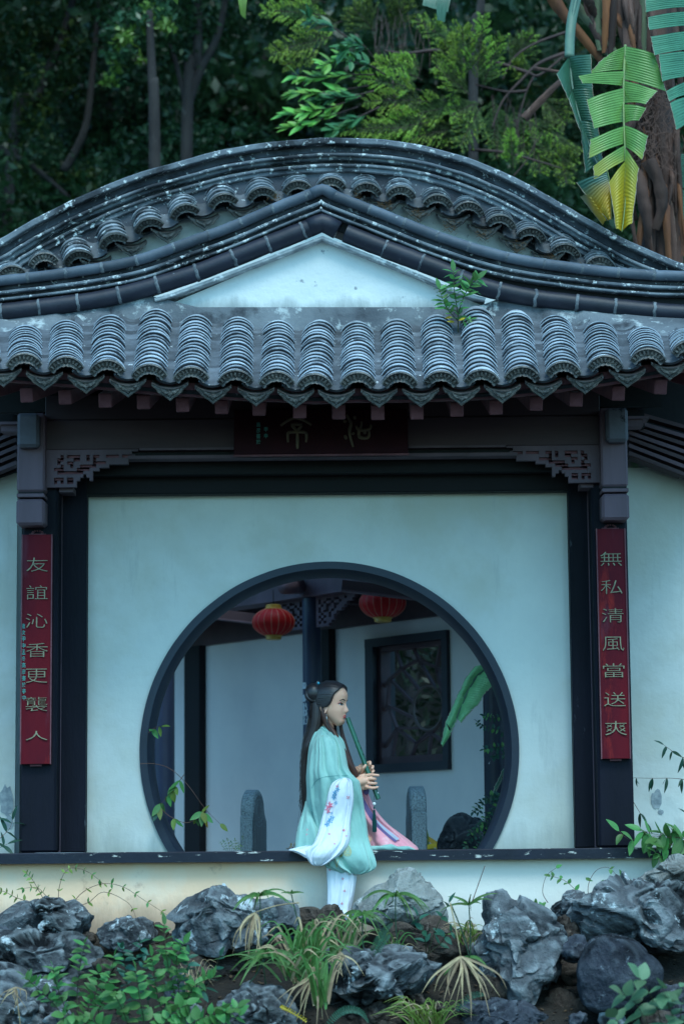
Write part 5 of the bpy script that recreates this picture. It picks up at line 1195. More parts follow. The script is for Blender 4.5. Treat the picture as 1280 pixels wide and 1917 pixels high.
rock([(200,1802),(260,1782),(300,1770),(380,1785),(480,1788),(520,1830),(400,1865),(240,1840)], -.58, .18, RKB, 'brown slab in the dark hollow under the peaked boulder', 6, .018)
rock([(405,1880),(440,1858),(490,1848),(540,1855),(550,1880),(562,1917),(540,1970),(420,1970),(400,1915)], -1.20, .24, RK, 'low grey rock at the bottom edge beneath the sedge clump', 7, .02)
rock([(556,1872),(600,1815),(640,1793),(700,1790),(760,1778),(785,1781),(815,1780),(820,1800),(806,1850),(780,1870),(740,1864),(700,1882),(650,1888),(590,1897)], -1.08, .25, RK, 'broad split boulder with pale veins below the seated person', 8, .036)
rock([(658,1692),(680,1672),(720,1650),(740,1632),(765,1626),(790,1636),(815,1660),(838,1690),(843,1720),(820,1740),(750,1737),(700,1727),(663,1712)], -.42, .2, RKP, 'pale pitted round-topped rock standing against the white wall', 9, .018, cuts=6)
rock([(540,1722),(600,1705),(660,1710),(672,1762),(560,1775)], -.48, .16, RKB, 'brownish rock behind the sedge at the foot of the trouser leg', 10, .015)
rock([(700,1735),(780,1742),(880,1745),(905,1790),(800,1800),(700,1790)], -.60, .15, RKB, 'brown rock ledge in shade under the pale pitted rock', 11, .015)
rock([(900,1684),(935,1669),(950,1671),(962,1688),(1000,1700),(1048,1722),(1058,1760),(1055,1800),(1063,1850),(1030,1882),(985,1892),(940,1870),(905,1872),(897,1800),(896,1730)], -.90, .26, RK, 'tall upright blue grey rock, the highest one standing right of the sedges', 12, .038)
rock([(1064,1708),(1110,1682),(1140,1655),(1170,1648),(1230,1655),(1300,1650),(1345,1700),(1335,1762),(1280,1788),(1200,1778),(1150,1762),(1090,1750)], -.72, .28, RK, 'wide layered overhanging boulder at the right edge above the round one', 13, .042, cuts=6)
rock([(1083,1840),(1090,1790),(1110,1760),(1145,1750),(1180,1757),(1215,1785),(1244,1815),(1241,1850),(1200,1882),(1130,1902),(1095,1887)], -1.12, .24, RKD, 'smooth rounded dark boulder beneath the layered overhang', 14, .010, cuts=3, ridg=.6)
rock([(1200,1652),(1240,1630),(1300,1611),(1345,1640),(1300,1668),(1220,1668)], -.42, .18, RKP, 'pale rock in the top corner of the bank under the leafy vine', 15, .018)
rock([(1028,1702),(1050,1685),(1100,1677),(1112,1692),(1080,1705),(1040,1711)], -.50, .11, RK, 'small thin slab against the wall between the tall rock and the layered boulder', 16, .010)
rock([(1056,1762),(1092,1752),(1103,1780),(1085,1803),(1056,1797)], -.95, .10, RKD, 'fist sized dark stone wedged beside the tall rock', 17, .010, sub=4)
rock([(615,1895),(700,1882),(765,1892),(775,1970),(595,1970)], -1.05, .18, RKB, 'brown rock in shade under the broad split boulder', 18, .024)
rock([(865,1910),(900,1880),(960,1874),(1010,1895),(1045,1970),(855,1970)], -1.12, .2, RKD, 'low dark rock at the bottom edge between tall rock and dried leaves', 19, .022)
rock([(1195,1862),(1260,1850),(1330,1880),(1330,1970),(1180,1970)], -1.02, .2, RKD, 'dark rock in the bottom right corner behind the big leaves', 20, .022)
rock([(1036,1856),(1085,1872),(1105,1970),(1025,1970)], -.92, .16, RKB, 'narrow brown rock between the tall rock and the round boulder', 21, .018)
rock([(1040,1715),(1085,1735),(1100,1765),(1060,1775),(1040,1750)], -.62, .12, RKB, 'small brown stone in the gap above the wedged stone', 22, .012, sub=4)
rf3 = random.Random(77); used_ = {}
def nearlab(x, y, w_):
    ref = [((60,1720),'long cracked boulder at the far left'),((90,1795),'wide fissured boulder of the left stack'),((60,1900),'bottom boulder of the left stack'),((240,1745),'small flat bridging rock'),((430,1720),'large peaked boulder'),((480,1890),'low grey rock at the bottom edge'),((690,1840),'broad split boulder'),((750,1690),'pale pitted rock'),((600,1740),'brownish rock by the trouser leg'),((980,1780),'tall upright rock'),((1180,1710),'layered overhanging boulder'),((1160,1825),'smooth round boulder'),((820,1900),'dried straw fan'),((350,1830),'brown slab under the peaked boulder')]
    r_, nm = min(ref, key=lambda k: math.hypot(k[0][0]-x, k[0][1]-y)); dx, dy = x-r_[0], y-r_[1]
    side = ('left of' if dx < 0 else 'right of') if abs(dx) > abs(dy) else ('above' if dy < 0 else 'below'); sz_ = 'tiny' if w_ < 20 else ('small' if w_ < 30 else 'larger')
    s_ = '%s rough stone %s the %s' % (sz_, side, nm); used_[s_] = used_.get(s_, 0)+1
    return s_ if used_[s_] == 1 else ('second ' if used_[s_] == 2 else 'third ' if used_[s_] == 3 else 'fourth ')+s_
for k in range(44):
    px_ = rf3.uniform(-20, 1300); t_ = rf3.random(); py_ = lerp(1738, 1925, t_); Yk = lerp(-.42, -1.35, t_)+.12; w_ = rf3.uniform(14, 42); h_ = w_*rf3.uniform(.5, .8)
    rock([(px_+w_*math.cos(a)*rf3.uniform(.8, 1.1), py_+h_*math.sin(a)*rf3.uniform(.8, 1.1)) for a in np.linspace(0, 2*math.pi, 8, endpoint=False)], Yk, .07, rf3.choice((RKB, RKB, RKD, RK)), nearlab(px_, py_, w_), 100+k, .010, cuts=5, sub=3, group='small stones packed between the big rocks')
lt = MB()
for k in range(3200):
    x, y = rf3.uniform(-2, 2), rf3.uniform(-1.9, -.1); z = ground_h(x, y)+rf3.uniform(.0, .02); a = rf3.uniform(0, 6.28); L9 = rf3.uniform(.012, .035); d = Vector((math.cos(a), math.sin(a), rf3.uniform(-.3, .5)))*L9; n_ = Vector((-math.sin(a), math.cos(a), rf3.uniform(-.3, .3)))*L9*.3; p = Vector((x, y, z)); lt.add([p, p+d*.5+n_, p+d, p+d*.5-n_], [(0, 1, 2, 3)])
tag(lt.build('leaf_litter', mat('brown_leaf_litter', (.13,.08,.045), (.05,.033,.022), 9, rough=.9, bump=0), fix=False), 'brown leaf litter scattered over the soil of the bank', 'litter', kind='stuff')
# dark rock inside the gate
rock([(818,1592),(830,1555),(845,1532),(868,1524),(885,1533),(905,1528),(925,1545),(935,1600),(930,1640),(818,1640)], 1.0, .2, rockmat('dark_stained_rock', (.05,.058,.068), (.028,.032,.04), (.17,.18,.19)), 'dark streaked rock standing in the court inside the round gate', 23, .016, group=None)

# ================================================================== plant building
LG = {}
def leafmat(name, c, c2=None, tr=.3, rough=.45, hv=.02, rv=.28):
    LG[name] = mat(name, c, c2 or tuple(x*.7 for x in c), 30, rough=rough, bump=.15, bsc=60, transl=tr, rvar=rv, hvar=hv, bdist=.004, spec=.4, det=3); return LG[name]
GL = leafmat('mid_green_leaf', (.105,.285,.080)); GD = leafmat('dark_green_leaf', (.022,.085,.055)); GY = leafmat('yellow_green_leaf', (.20,.29,.055)); YL = leafmat('yellowed_leaf', (.62,.42,.04))
GB = leafmat('blue_green_leaf', (.040,.150,.095)); GS = leafmat('sedge_green', (.10,.22,.055), rough=.5); STRAW = leafmat('dry_straw_leaf', (.46,.34,.20), (.30,.21,.13), tr=.15, rough=.8, hv=.01)
GP = leafmat('pale_soft_leaf', (.13,.26,.13), tr=.3); STEMM = mat('green_brown_stem', (.07,.085,.04), (.05,.04,.025), 20, rough=.7); STEMR = mat('reddish_stem', (.16,.08,.06), rough=.7); STEMD = mat('dark_green_stem', (.025,.065,.035), rough=.6)
def leafmesh(L_=1.0, W=.46, fold=.10, curl=-.16, tip=1.5, n=7, name='leaf', m=3, wav=0):
    b = MB(); rs = []
    for i in range(n+1):
        t = i/n; w_ = W/2*(math.sin(math.pi*min(1, t**.8))**.85)*(1 if t < .99 else 0)
        w_ = max(w_, .006); z = curl*t*t; y = L_*t
        rs.append([(u*w_, y - .05*abs(u)*w_, z + fold*abs(u)*w_*2.0 + wav*math.sin(t*16)*abs(u)) for u in np.linspace(-1, 1, m*2-1)])
    b.rings(rs, cap=False, closed=False); me = b.mesh(name, True, False); return me
LV = [leafmesh(curl=-.10, name='leaf'), leafmesh(W=.52, curl=-.26, fold=.16, name='leaf'), leafmesh(W=.40, curl=.05, fold=.06, name='leaf')]
LR = [leafmesh(W=.70, curl=-.12, fold=.08, n=8, name='leaf'), leafmesh(W=.66, curl=-.22, fold=.14, n=8, name='leaf')]
LN = [leafmesh(W=.26, curl=-.22, fold=.10, n=8, name='leaf'), leafmesh(W=.24, curl=-.35, fold=.12, n=9, name='leaf')]
_mc = {}
def lm(me, m):
    k = (me.name, m.name)
    if k not in _mc: c = me.copy(); c.materials.clear(); c.materials.append(m); _mc[k] = c
    return _mc[k]
def leaf(parent, p, d, size, me, m, nrm=None, name='leaf'):
    d = Vector(d).normalized(); n_ = Vector(nrm) if nrm is not None else Vector((U(-.5, .5), -.55+U(-.3, .3), .8)); n_ = (n_-d*n_.dot(d))
    if n_.length < 1e-4: n_ = d.orthogonal()
    n_.normalize(); x = d.cross(n_); return place(name, lm(me, m), parent, frame(p, x*size, d*size, n_*size))
def stem(parent, P, r0, r1, m, name='stem'):
    q = [Vector(k) for k in spline([tuple(p) for p in P], 6)]; n = len(q)
    MB().tube(q, [lerp(r0, r1, i/(n-1)) for i in range(n)], 6).build(name, m, parent, smooth=True); return q
def leafy(parent, P, n, size, meshes, m, r0=.003, t0=.15, sm=None, spread=1.0, up=.35, pair=True, droop=0.0, face=None, m2=None, p2=0):
    q = stem(parent, P, r0, r0*.4, sm or STEMM); N = len(q)
    for i in range(n):
        t = t0+(1-t0)*(i+.5)/n; k = t*(N-1); a = q[int(k)]; b_ = q[min(int(k)+1, N-1)]; p = a.lerp(b_, k-int(k)); ax = (b_-a).normalized() if (b_-a).length > 1e-6 else Vector((0, 0, 1))
        sides = (1, -1) if pair else ((1,) if i % 2 else (-1,))
        for s_ in sides:
            az = U(-1.3, 1.3); sd = ax.cross(Vector((math.sin(az), -math.cos(az), 0))); sd = sd.normalized()*s_ if sd.length > .01 else Vector((s_, 0, 0))
            d = sd*spread+ax*up+Vector((0, U(-.5, .25), -droop+U(-.15, .15)))
            mm = m2 if (m2 and random.random() < p2) else m
            leaf(parent, p, d, size*U(.7, 1.15)*(1-.25*t), random.choice(meshes), mm, face)
    leaf(parent, q[-1], (q[-1]-q[-3])+Vector((0, -.003, 0)), size*.8, meshes[0], m)
G3 = lambda px, py, Y: at(px, py, Y)

# shrubs at the lower left
def shrub(label, stems_, Y, size, meshes, m, n=7, group=None, cat='shrub', **kw):
    b0 = G3(*stems_[0][0], Y); t = empty('leafy_shrub', b0, label, cat, group)
    for S_ in stems_:
        P = [G3(x, y, Y+U(-.05, .05)-.04*i) for i, (x, y) in enumerate(S_)]
        leafy(t, P, n, size, meshes, m, **kw)
    return t
grp = 'broad leaved shrubs in the lower left corner'
shrub('shrub whose tall leafy tip reaches up over the peaked boulder', [((350,1940),(325,1850),(312,1790),(308,1732)), ((345,1940),(350,1880),(365,1845),(400,1830)), ((330,1935),(335,1850),(330,1800),(345,1765)), ((330,1935),(300,1880),(290,1830),(285,1790))], -1.28, .080, LV, GL, n=12, group=grp, up=.3)
shrub('bushy shrub in front of the left boulder stack with pale bean shaped leaves', [((150,1960),(145,1870),(150,1810),(160,1765)), ((150,1960),(110,1890),(70,1850),(48,1830)), ((160,1960),(190,1880),(205,1830),(215,1790)), ((150,1950),(120,1880),(105,1840),(100,1815)), ((160,1950),(165,1890),(180,1860),(185,1820))], -1.32, .078, LV, GL, n=10, group=grp, up=.3)
shrub('low shrub along the bottom edge beneath the tall leafy tip', [((250,1980),(240,1920),(225,1880),(210,1855)), ((260,1980),(270,1920),(262,1870),(255,1820)), ((270,1980),(300,1930),(320,1900),(350,1880)), ((300,1980),(340,1930),(380,1905),(425,1893)), ((300,1980),(360,1940),(400,1915),(445,1885)), ((240,1980),(200,1930),(160,1905),(120,1900))], -1.45, .085, LR, GL, n=9, group=grp, up=.3)
shrub('shrub with a side branch reaching right towards the low grey rock', [((300,1900),(330,1850),(350,1815),(352,1790)), ((310,1900),(350,1860),(385,1850),(412,1790)), ((260,1900),(240,1850),(235,1810),(230,1775)), ((280,1900),(275,1850),(268,1800),(262,1762))], -1.2, .070, LV, GB, n=9, group=grp, up=.3)
shrub('soft blurred big leaved plant in the bottom right corner near the camera', [((1230,1990),(1210,1920),(1190,1880),(1165,1860)), ((1235,1990),(1235,1910),(1215,1860),(1195,1828)), ((1250,1990),(1270,1930),(1275,1880),(1290,1830)), ((1230,1990),(1200,1950),(1170,1930),(1150,1905)), ((1255,1990),(1260,1920),(1250,1880),(1240,1850))], -2.3, .105, LR, GP, n=4, up=.2)
shrub('dark broad leaved plant sprouting between the split boulder and the pale rock', [((800,1785),(815,1740),(830,1710),(840,1690)), ((798,1785),(795,1760),(790,1735),(782,1715)), ((802,1785),(825,1765),(835,1750),(850,1742))], -.75, .075, LV, GB, n=3, up=.35)
shrub('single round leaf plant at the bottom beside the low grey rock', [((400,1960),(430,1920),(447,1900)), ((400,1960),(420,1910),(424,1888))], -1.5, .085, LR, GL, n=2)
shrub('small seedling plant growing at the foot of the white wall', [((1000,1712),(1003,1700),(1000,1690)), ((1004,1712),(1010,1702),(1015,1695))], -.3, .035, LR, GL, n=3)

# vines along the plinth and walls
def vine(label, paths, Y, size, meshes, m, n, sm=None, cat='vine', **kw):
    t = empty('vine', G3(*paths[0][0], Y), label, cat)
    for i, P in enumerate(paths):
        leafy(t, [G3(x, y, Y+.02*math.sin(x*.05)) for x, y in P], n if not hasattr(n, '__len__') else n[i], size, meshes, m, r0=.0022, sm=sm or STEMR, t0=.1, **kw)
    return t
vine('small leaved creeper arching over the cream wall above the left boulders', [[(120,1740),(110,1680),(118,1640),(135,1625),(165,1632),(195,1655)], [(120,1720),(150,1675),(190,1655),(230,1660),(270,1685),(312,1712)], [(90,1700),(75,1670),(60,1645),(50,1635)], [(60,1690),(30,1680),(5,1668),(-20,1670)], [(125,1710),(90,1680),(70,1662),(40,1664)], [(130,1700),(165,1690),(195,1670),(240,1690),(255,1718)], [(140,1720),(137,1780),(137,1830)], [(140,1740),(160,1745),(172,1768),(176,1790)]], -.24, .034, LV, GY, [9,8,7,7,6,3,2,7], up=.4, m2=GL, p2=.4, spread=.9)
vine('thin creeper with ivy like leaves on the white wall by the layered boulder', [[(1100,1700),(1080,1670),(1055,1648),(1030,1640)], [(1105,1700),(1100,1660),(1115,1630),(1140,1625),(1160,1650)], [(1160,1680),(1165,1660),(1162,1640)], [(1110,1700),(1120,1680),(1125,1660)], [(1025,1690),(1015,1670),(1022,1640),(1040,1625)]], -.24, .046, LR, GL, [5,2,5,5,0], up=.5)
vine('long leafed vine crossing the pale wall beside the right column', [[(1300,1462),(1260,1457),(1220,1457),(1180,1456)], [(1300,1425),(1270,1415),(1252,1402),(1242,1395)], [(1300,1540),(1290,1530),(1285,1525)], [(1184,1500),(1196,1520),(1208,1540)]], .35, .085, LN, GD, [4,3,2,1], up=.15, droop=.75, spread=.55, pair=True)
vine('leafy vine sprawling over the right end of the sill', [[(1320,1585),(1270,1572),(1225,1565),(1180,1572),(1158,1556)], [(1310,1575),(1250,1565),(1215,1560),(1200,1555)], [(1320,1590),(1270,1560),(1240,1560),(1225,1572)], [(1300,1600),(1250,1580),(1232,1598),(1228,1600)]], -.16, .115, LV, GL, [5,4,4,4], up=.3, droop=.5, spread=.8)
vine('dark leaves poking in at the left end of the sill', [[(-30,1600),(0,1570),(18,1552),(24,1535)], [(-30,1610),(-5,1590),(15,1580)]], -.05, .10, LN, GD, [3,2], up=.4)
vine('arching vine with drooping leaves in the left side of the round gate', [[(262,1430),(290,1430),(320,1440),(352,1470),(385,1515),(412,1542)], [(345,1450),(330,1470),(318,1485),(300,1508)], [(300,1512),(318,1528),(345,1540),(365,1535),(378,1522)], [(278,1372),(292,1362),(302,1360)]], .22, .075, LV, GY, [0,5,2,2], up=.25, droop=.7, spread=.6, m2=GL, p2=.7)
t = [o for o in COL.objects if o.name.startswith('vine')][-1]
# leaf cluster at the tip of the long shoot
tv = [o for o in COL.objects if o.get('label', '').startswith('arching vine')][0]
for (x, y, dx, dz, m_) in ((379,1520,-.9,-.6,GL),(379,1520,-.05,-1,GL),(379,1522,.8,-.75,GL),(381,1522,.25,-1,YL),(379,1520,.1,-.3,GY),(300,1505,-.5,-.8,GL),(298,1508,.1,-1,GY),(296,1512,-.3,-1,GD)):
    leaf(tv, G3(x, y, .2), (dx, -.2, dz), .082, LN[0] if m_ is YL else LV[2], m_, (U(-.3, .3), -1, .2))
# pinnate sprigs and dense small foliage on the right of the gate
tr_ = empty('climbing_plant', G3(930, 1590, 1.2), 'small leaved climber tumbling over the dark rock inside the gate', 'plant')
for P, n_ in (([(960,1380),(930,1366),(905,1362),(893,1352)], 8), ([(960,1352),(940,1342),(920,1345),(905,1340)], 7), ([(960,1400),(930,1398),(905,1403)], 7), ([(955,1415),(930,1412),(925,1418)], 4), ([(950,1500),(920,1490),(895,1505),(885,1520)], 7), ([(950,1510),(915,1520),(900,1545),(880,1560)], 9), ([(945,1530),(920,1550),(905,1575),(890,1590)], 9), ([(948,1500),(935,1530),(925,1560),(915,1592)], 10), ([(940,1480),(925,1500),(915,1530),(900,1540)], 9), ([(930,1540),(905,1560),(880,1570),(870,1585)], 8), ([(955,1480),(930,1490),(905,1500),(895,1520)], 8), ([(950,1520),(930,1535),(915,1545),(890,1550)], 8)):
    leafy(tr_, [G3(x, y, .78+.0*i) for i, (x, y) in enumerate(P)], n_, .034, LR, GD, r0=.0016, up=.2, sm=STEMD, m2=GL, p2=.25)
tq = empty('tiny_weed', G3(430, 1590, .5), 'wispy weed growing behind the sill beside the standing granite slab', 'plant')
for k in range(7): leafy(tq, [G3(425+k*3, 1594, .5), G3(425+k*6-8, 1584, .5), G3(420+k*7-8, 1572+U(-4, 6), .5)], 4, .016, LV, GL if k % 2 else GY, r0=.001)
ty = empty('striped_plant', G3(800, 1600, 2.0), 'yellow and green striped leaves lying beyond the sill by the granite rail end', 'plant')
for k in range(34):
    x = U(752, 835); leaf(ty, G3(x, 1600+U(-8, 4), 1.9+U(-.2, .2)), (U(-1, 1), U(-.5, .2), U(.05, .38)), U(.10, .20), LN[0], YL if k % 2 else GY, (0, -.5, .9))
to = empty('potted_flowers', G3(548, 1590, .45), 'tiny pale dried blossoms lying on the sill behind the robe', 'flowers')
for k in range(14): leaf(to, G3(U(538, 556), U(1580, 1591), .35), (U(-1, 1), U(-1, 0), U(0, 1)), .018, LR[0], STRAW, name='petal')

# sedges, grasses, dried leaves
BL = {}
def blade(parent, P, w0, m, name='blade'):
    """a strap leaf with a shallow keel that narrows to its tip; P are world points"""
    q = [Vector(k) for k in spline([tuple(p) for p in P], 5)]; n = len(q); rs = []
    for i, p in enumerate(q):
        t = (q[min(i+1, n-1)]-q[max(i-1, 0)]).normalized(); s_ = t.cross(Vector((0.2, -1, .3))); s_ = s_.normalized() if s_.length > .01 else Vector((1, 0, 0)); nn = s_.cross(t)
        u = i/(n-1); w_ = w0*(min(1, .45+u*4)*(1-u**2.2)+.03); rs.append([p-s_*w_, p-nn*w_*.35, p+s_*w_])
    me = MB().rings(rs, cap=False, closed=False).mesh(name, True, False); return link(name, me, m, parent)
def umbrella(c, Y, rad, n, base, lab, m=GS, droop=.8, w=.006, up=.25, seed=0, group='umbrella sedges on the bank', skip=None):
    R_ = random.Random(seed); C = G3(*c, Y); t = empty('umbrella_sedge', G3(*base, Y), lab, 'sedge', group)
    mid = G3((c[0]+base[0])/2+R_.uniform(-6, 6), (c[1]+base[1])/2, Y); stem(t, [G3(*base, Y), mid, C], .0042, .003, STEMD if m is GS else STRAW)
    for k in range(n):
        a = 2*math.pi*(k+R_.uniform(-.3, .3))/n; L_ = rad/S(Y)*R_.uniform(.7, 1.15); u = R_.uniform(up-.25, up+.45)
        d = Vector((math.cos(a), math.sin(a)*.9, 0)); P = [C+d*L_*s_+Vector((0, 0, u*L_*s_-droop*L_*s_*s_)) for s_ in (0, .25, .5, .75, 1.0)]
        blade(t, P, w*R_.uniform(.8, 1.2), m)
    return t
umbrella((487,1677), -.95, 62, 15, (500,1860), 'umbrella sedge with a star of leaves in front of the peaked boulder', up=.45, seed=1, droop=.75)
umbrella((500,1786), -1.1, 74, 13, (452,1858), 'low green sedge head leaning left over the low grey rock', seed=2, up=.1, droop=.7, w=.009)
umbrella((740,1677), -.85, 66, 16, (748,1800), 'tall stemmed sedge star in front of the pale pitted rock', seed=3, up=.3, droop=.85)
umbrella((679,1712), -.9, 56, 13, (684,1800), 'smaller sedge star beside the trouser leg', seed=4, up=.25, droop=.8)
umbrella((877,1694), -.80, 52, 9, (880,1790), 'sparse sedge with a long bare flower stalk near the tall rock', seed=5, up=.45, droop=.5)
sp = [o for o in COL.objects if o.get('label', '').startswith('sparse sedge')][0]
stem(sp, [G3(882,1692,-.8), G3(895,1655,-.8), G3(907,1621,-.8)], .0026, .0022, STEMR)
umbrella((878,1792), -1.15, 48, 9, (842,1690), 'green sedge head bent down above the dried fan', seed=6, up=.0, droop=.6)
umbrella((545,1672), -.85, 26, 4, (570,1760), 'dark bent sedge stalk in front of the cream wall', seed=7, up=.5, droop=.3)
def dried(c, Y, L_, n, a0, a1, lab, seed, base, w=.006):
    R_ = random.Random(seed); C = G3(*c, Y); t = empty('dried_sedge', G3(*base, Y), lab, 'sedge'); stem(t, [G3(*base, Y), C.lerp(G3(*base, Y), .5)+Vector((0, -.01, .01)), C], .0038, .003, STRAW)
    for k in range(n):
        a = lerp(a0, a1, (k+R_.uniform(-.3, .3))/(n-1)); l = L_/S(Y)*R_.uniform(.65, 1.1); d = Vector((math.cos(a), -R_.uniform(0, .4), math.sin(a)))
        k1 = Vector((R_.uniform(-.02, .02), R_.uniform(-.03, .01), R_.uniform(-.005, .02))); k2 = Vector((R_.uniform(-.03, .03), R_.uniform(-.03, .01), R_.uniform(-.03, .01))); blade(t, [C, C+d*l*.35+k1, C+d*l*.7+k1+k2*.5, C+d*l*.95+k2+Vector((0, 0, -.03))], w*R_.uniform(.6, 1.2), STRAW)
dried((862,1790), -1.25, 98, 17, R(-142), R(-32), 'dried sedge spread like a pale straw fan in front of the tall rock', 11, (842,1690))
dried((478,1708), -1.0, 72, 12, R(-125), R(-75), 'withered straw coloured sedge hanging over the peaked boulder', 12, (560,1690), .005)
dried((583,1828), -1.25, 70, 10, R(-150), R(-60), 'withered sedge hanging between the low grey rock and the split boulder', 13, (640,1786), .006)
dried((30,1848), -1.3, 34, 9, R(-160), R(-20), 'small dried tuft in front of the bottom left boulder', 14, (40,1930), .004)
dried((640,1788), -1.2, 38, 8, R(-170), R(-40), 'pale dry leaves curled on the edge of the split boulder', 15, (610,1800), .005)
def clump(lab, base, Y, n, hgt, spread, m, seed, w=.007, cat='grass', lean=0):
    R_ = random.Random(seed); t = empty('grass_clump', G3(*base, Y), lab, cat)
    for k in range(n):
        bx = base[0]+R_.uniform(-.35, .35)*spread; h = hgt*R_.uniform(.5, 1.05); dx = R_.uniform(-1, 1)*spread+lean; y0 = base[1]+R_.uniform(-6, 10); dY = R_.uniform(-.12, .12)
        P = [G3(bx, y0, Y), G3(bx+dx*.25, y0-h*.55, Y+dY*.4), G3(bx+dx*.65, y0-h*.95, Y+dY*.8), G3(bx+dx*1.15, y0-h*R_.uniform(.55, .9), Y+dY)]
        blade(t, P, w*R_.uniform(.6, 1.2), m if R_.random() > .16 else STRAW)
clump('dense strap leaved grass clump in the middle of the bank below the robe', (575,1835), -1.0, 60, 120, 75, GS, 21, .008)
clump('grass tuft arching left over the brown slab', (555,1830), -1.12, 30, 70, 90, GS, 22, .007, lean=-30)
clump('grass leaning on the left side of the split boulder', (600,1880), -1.3, 22, 95, 45, GS, 23, .008)
clump('fine grass growing beneath the pale pitted rock', (735,1800), -.8, 24, 60, 40, GS, 24, .004)
clump('thin dry grass in front of the brown slab', (365,1870), -1.0, 20, 75, 45, STRAW, 25, .003)
clump('yellowish grass at the foot of the wall beside the tall rock', (875,1760), -.62, 34, 40, 45, GY, 26, .004)
clump('grass behind the low sedge next to the trouser leg', (640,1800), -.85, 30, 95, 60, GS, 27, .006)
clump('mossy tuft between the dried fan and the bottom edge', (800,1925), -1.15, 60, 60, 75, GY, 28, .004)
def fern(P, Y, L_, lab, m=GB):
    t = empty('fern', G3(*P[0], Y), lab, 'fern', 'ferns among the rocks'); q = stem(t, [G3(x, y, Y) for x, y in P], .0022, .001, STEMD, 'rachis'); n = len(q); b = MB()
    for i in range(2, int(n*1.5)-1):
        k = i/1.5; a = q[int(k)]; c = q[min(int(k)+1, n-1)]; p = a.lerp(c, k-int(k)); ax = (c-a).normalized(); sd = ax.cross(Vector((0, -1, .2))).normalized(); l = L_*math.sin(math.pi*min(1, (k/n)*.9+.12))**.8
        for s_ in (-1, 1):
            d = (sd*s_+ax*.25+Vector((0, -.15, -.1))).normalized(); w_ = ax*.0026; b.add([p-w_, p+w_, p+d*l*.7+w_, p+d*l, p+d*l*.7-w_], [(0, 1, 2, 3, 4)])
    b.build('frond', m, t, fix=False)
fern([(693,1790),(705,1765),(718,1745),(735,1728)], -.9, .022, 'fern frond rising beside the smaller sedge star'); fern([(700,1800),(712,1770),(730,1750)], -.95, .02, 'shorter fern frond just right of the other under the pale rock')
fern([(600,1940),(625,1905),(650,1890),(675,1895),(690,1915)], -1.35, .022, 'fern arching over the bottom edge below the split boulder'); fern([(850,1895),(880,1865),(905,1862)], -1.25, .02, 'fern tucked behind the dried straw fan')
yf = empty('yellow_frond', G3(540, 1890, -1.4), 'bright orange yellow dead fern tip beside the low grey rock', 'fern'); q = stem(yf, [G3(524,1885,-1.45), G3(545,1895,-1.45), G3(572,1912,-1.45)], .004, .002, YL, 'rachis')
b = MB()
for k in range(16):
    p = q[min(len(q)-1, int(k*.75))]
    for s_ in (-1, 1): b.add([p, p+Vector((.008, -.003, s_*.012)), p+Vector((.014, 0, s_*.004))], [(0, 1, 2)])
b.build('frond', YL, yf, fix=False)

# seedling rooted in the roof, moss of dead needles beside it
sp = empty('roof_seedling', G3(855, 600, -.12), 'green seedling with a few yellow leaves rooted between the roof tiles', 'plant')
leafy(sp, [G3(857,622,-.16), G3(856,585,-.18), G3(850,545,-.20), G3(848,508,-.2)], 13, .085, LV, GL, r0=.004, t0=.2, droop=.1, spread=.8)
leafy(sp, [G3(856,590,-.17), G3(868,555,-.2), G3(880,535,-.2), G3(893,522,-.2)], 7, .088, LV, GL, r0=.003, t0=.3, spread=.6)
leafy(sp, [G3(856,600,-.17), G3(838,580,-.2), G3(828,560,-.2), G3(822,540,-.2)], 9, .075, LV, GL, r0=.003, t0=.2)
for (x, y, dx, dz) in ((850,603,-1,.1),(858,600,.6,.2),(846,594,-.7,-.1)): leaf(sp, G3(x, y, -.2), (dx, -.3, dz), .042, LV[0], YL, (0, -.8, .6))
leafy(sp, [G3(862,606,-.17), G3(872,600,-.2), G3(880,598,-.2)], 3, .05, LV, GL, r0=.002)
# withered needles caught in the upper valleys
db = MB(); rd = random.Random(9)
for (x, y) in ((520,372),(720,385),(782,402),(842,425),(905,440),(970,465),(1030,488),(1088,508),(662,372)):
    for k in range(60):
        p = G3(x+rd.gauss(0, 8), y+rd.gauss(0, 7), YB-.42+rd.uniform(-.03, .03)); d = Vector((rd.uniform(-1, 1), rd.uniform(-.3, .3), rd.uniform(-1, 1)))*.012; db.add([p-d, p+d, p+d*.2+Vector((0, -.002, .003))], [(0, 1, 2)])
tag(db.build('fallen_needles', mat('rusty_needles', (.28,.13,.05), (.16,.08,.035), 20, rough=.9, bump=0), fix=False), 'rusty fallen needles caught between the upper roof tiles', 'litter', kind='stuff')
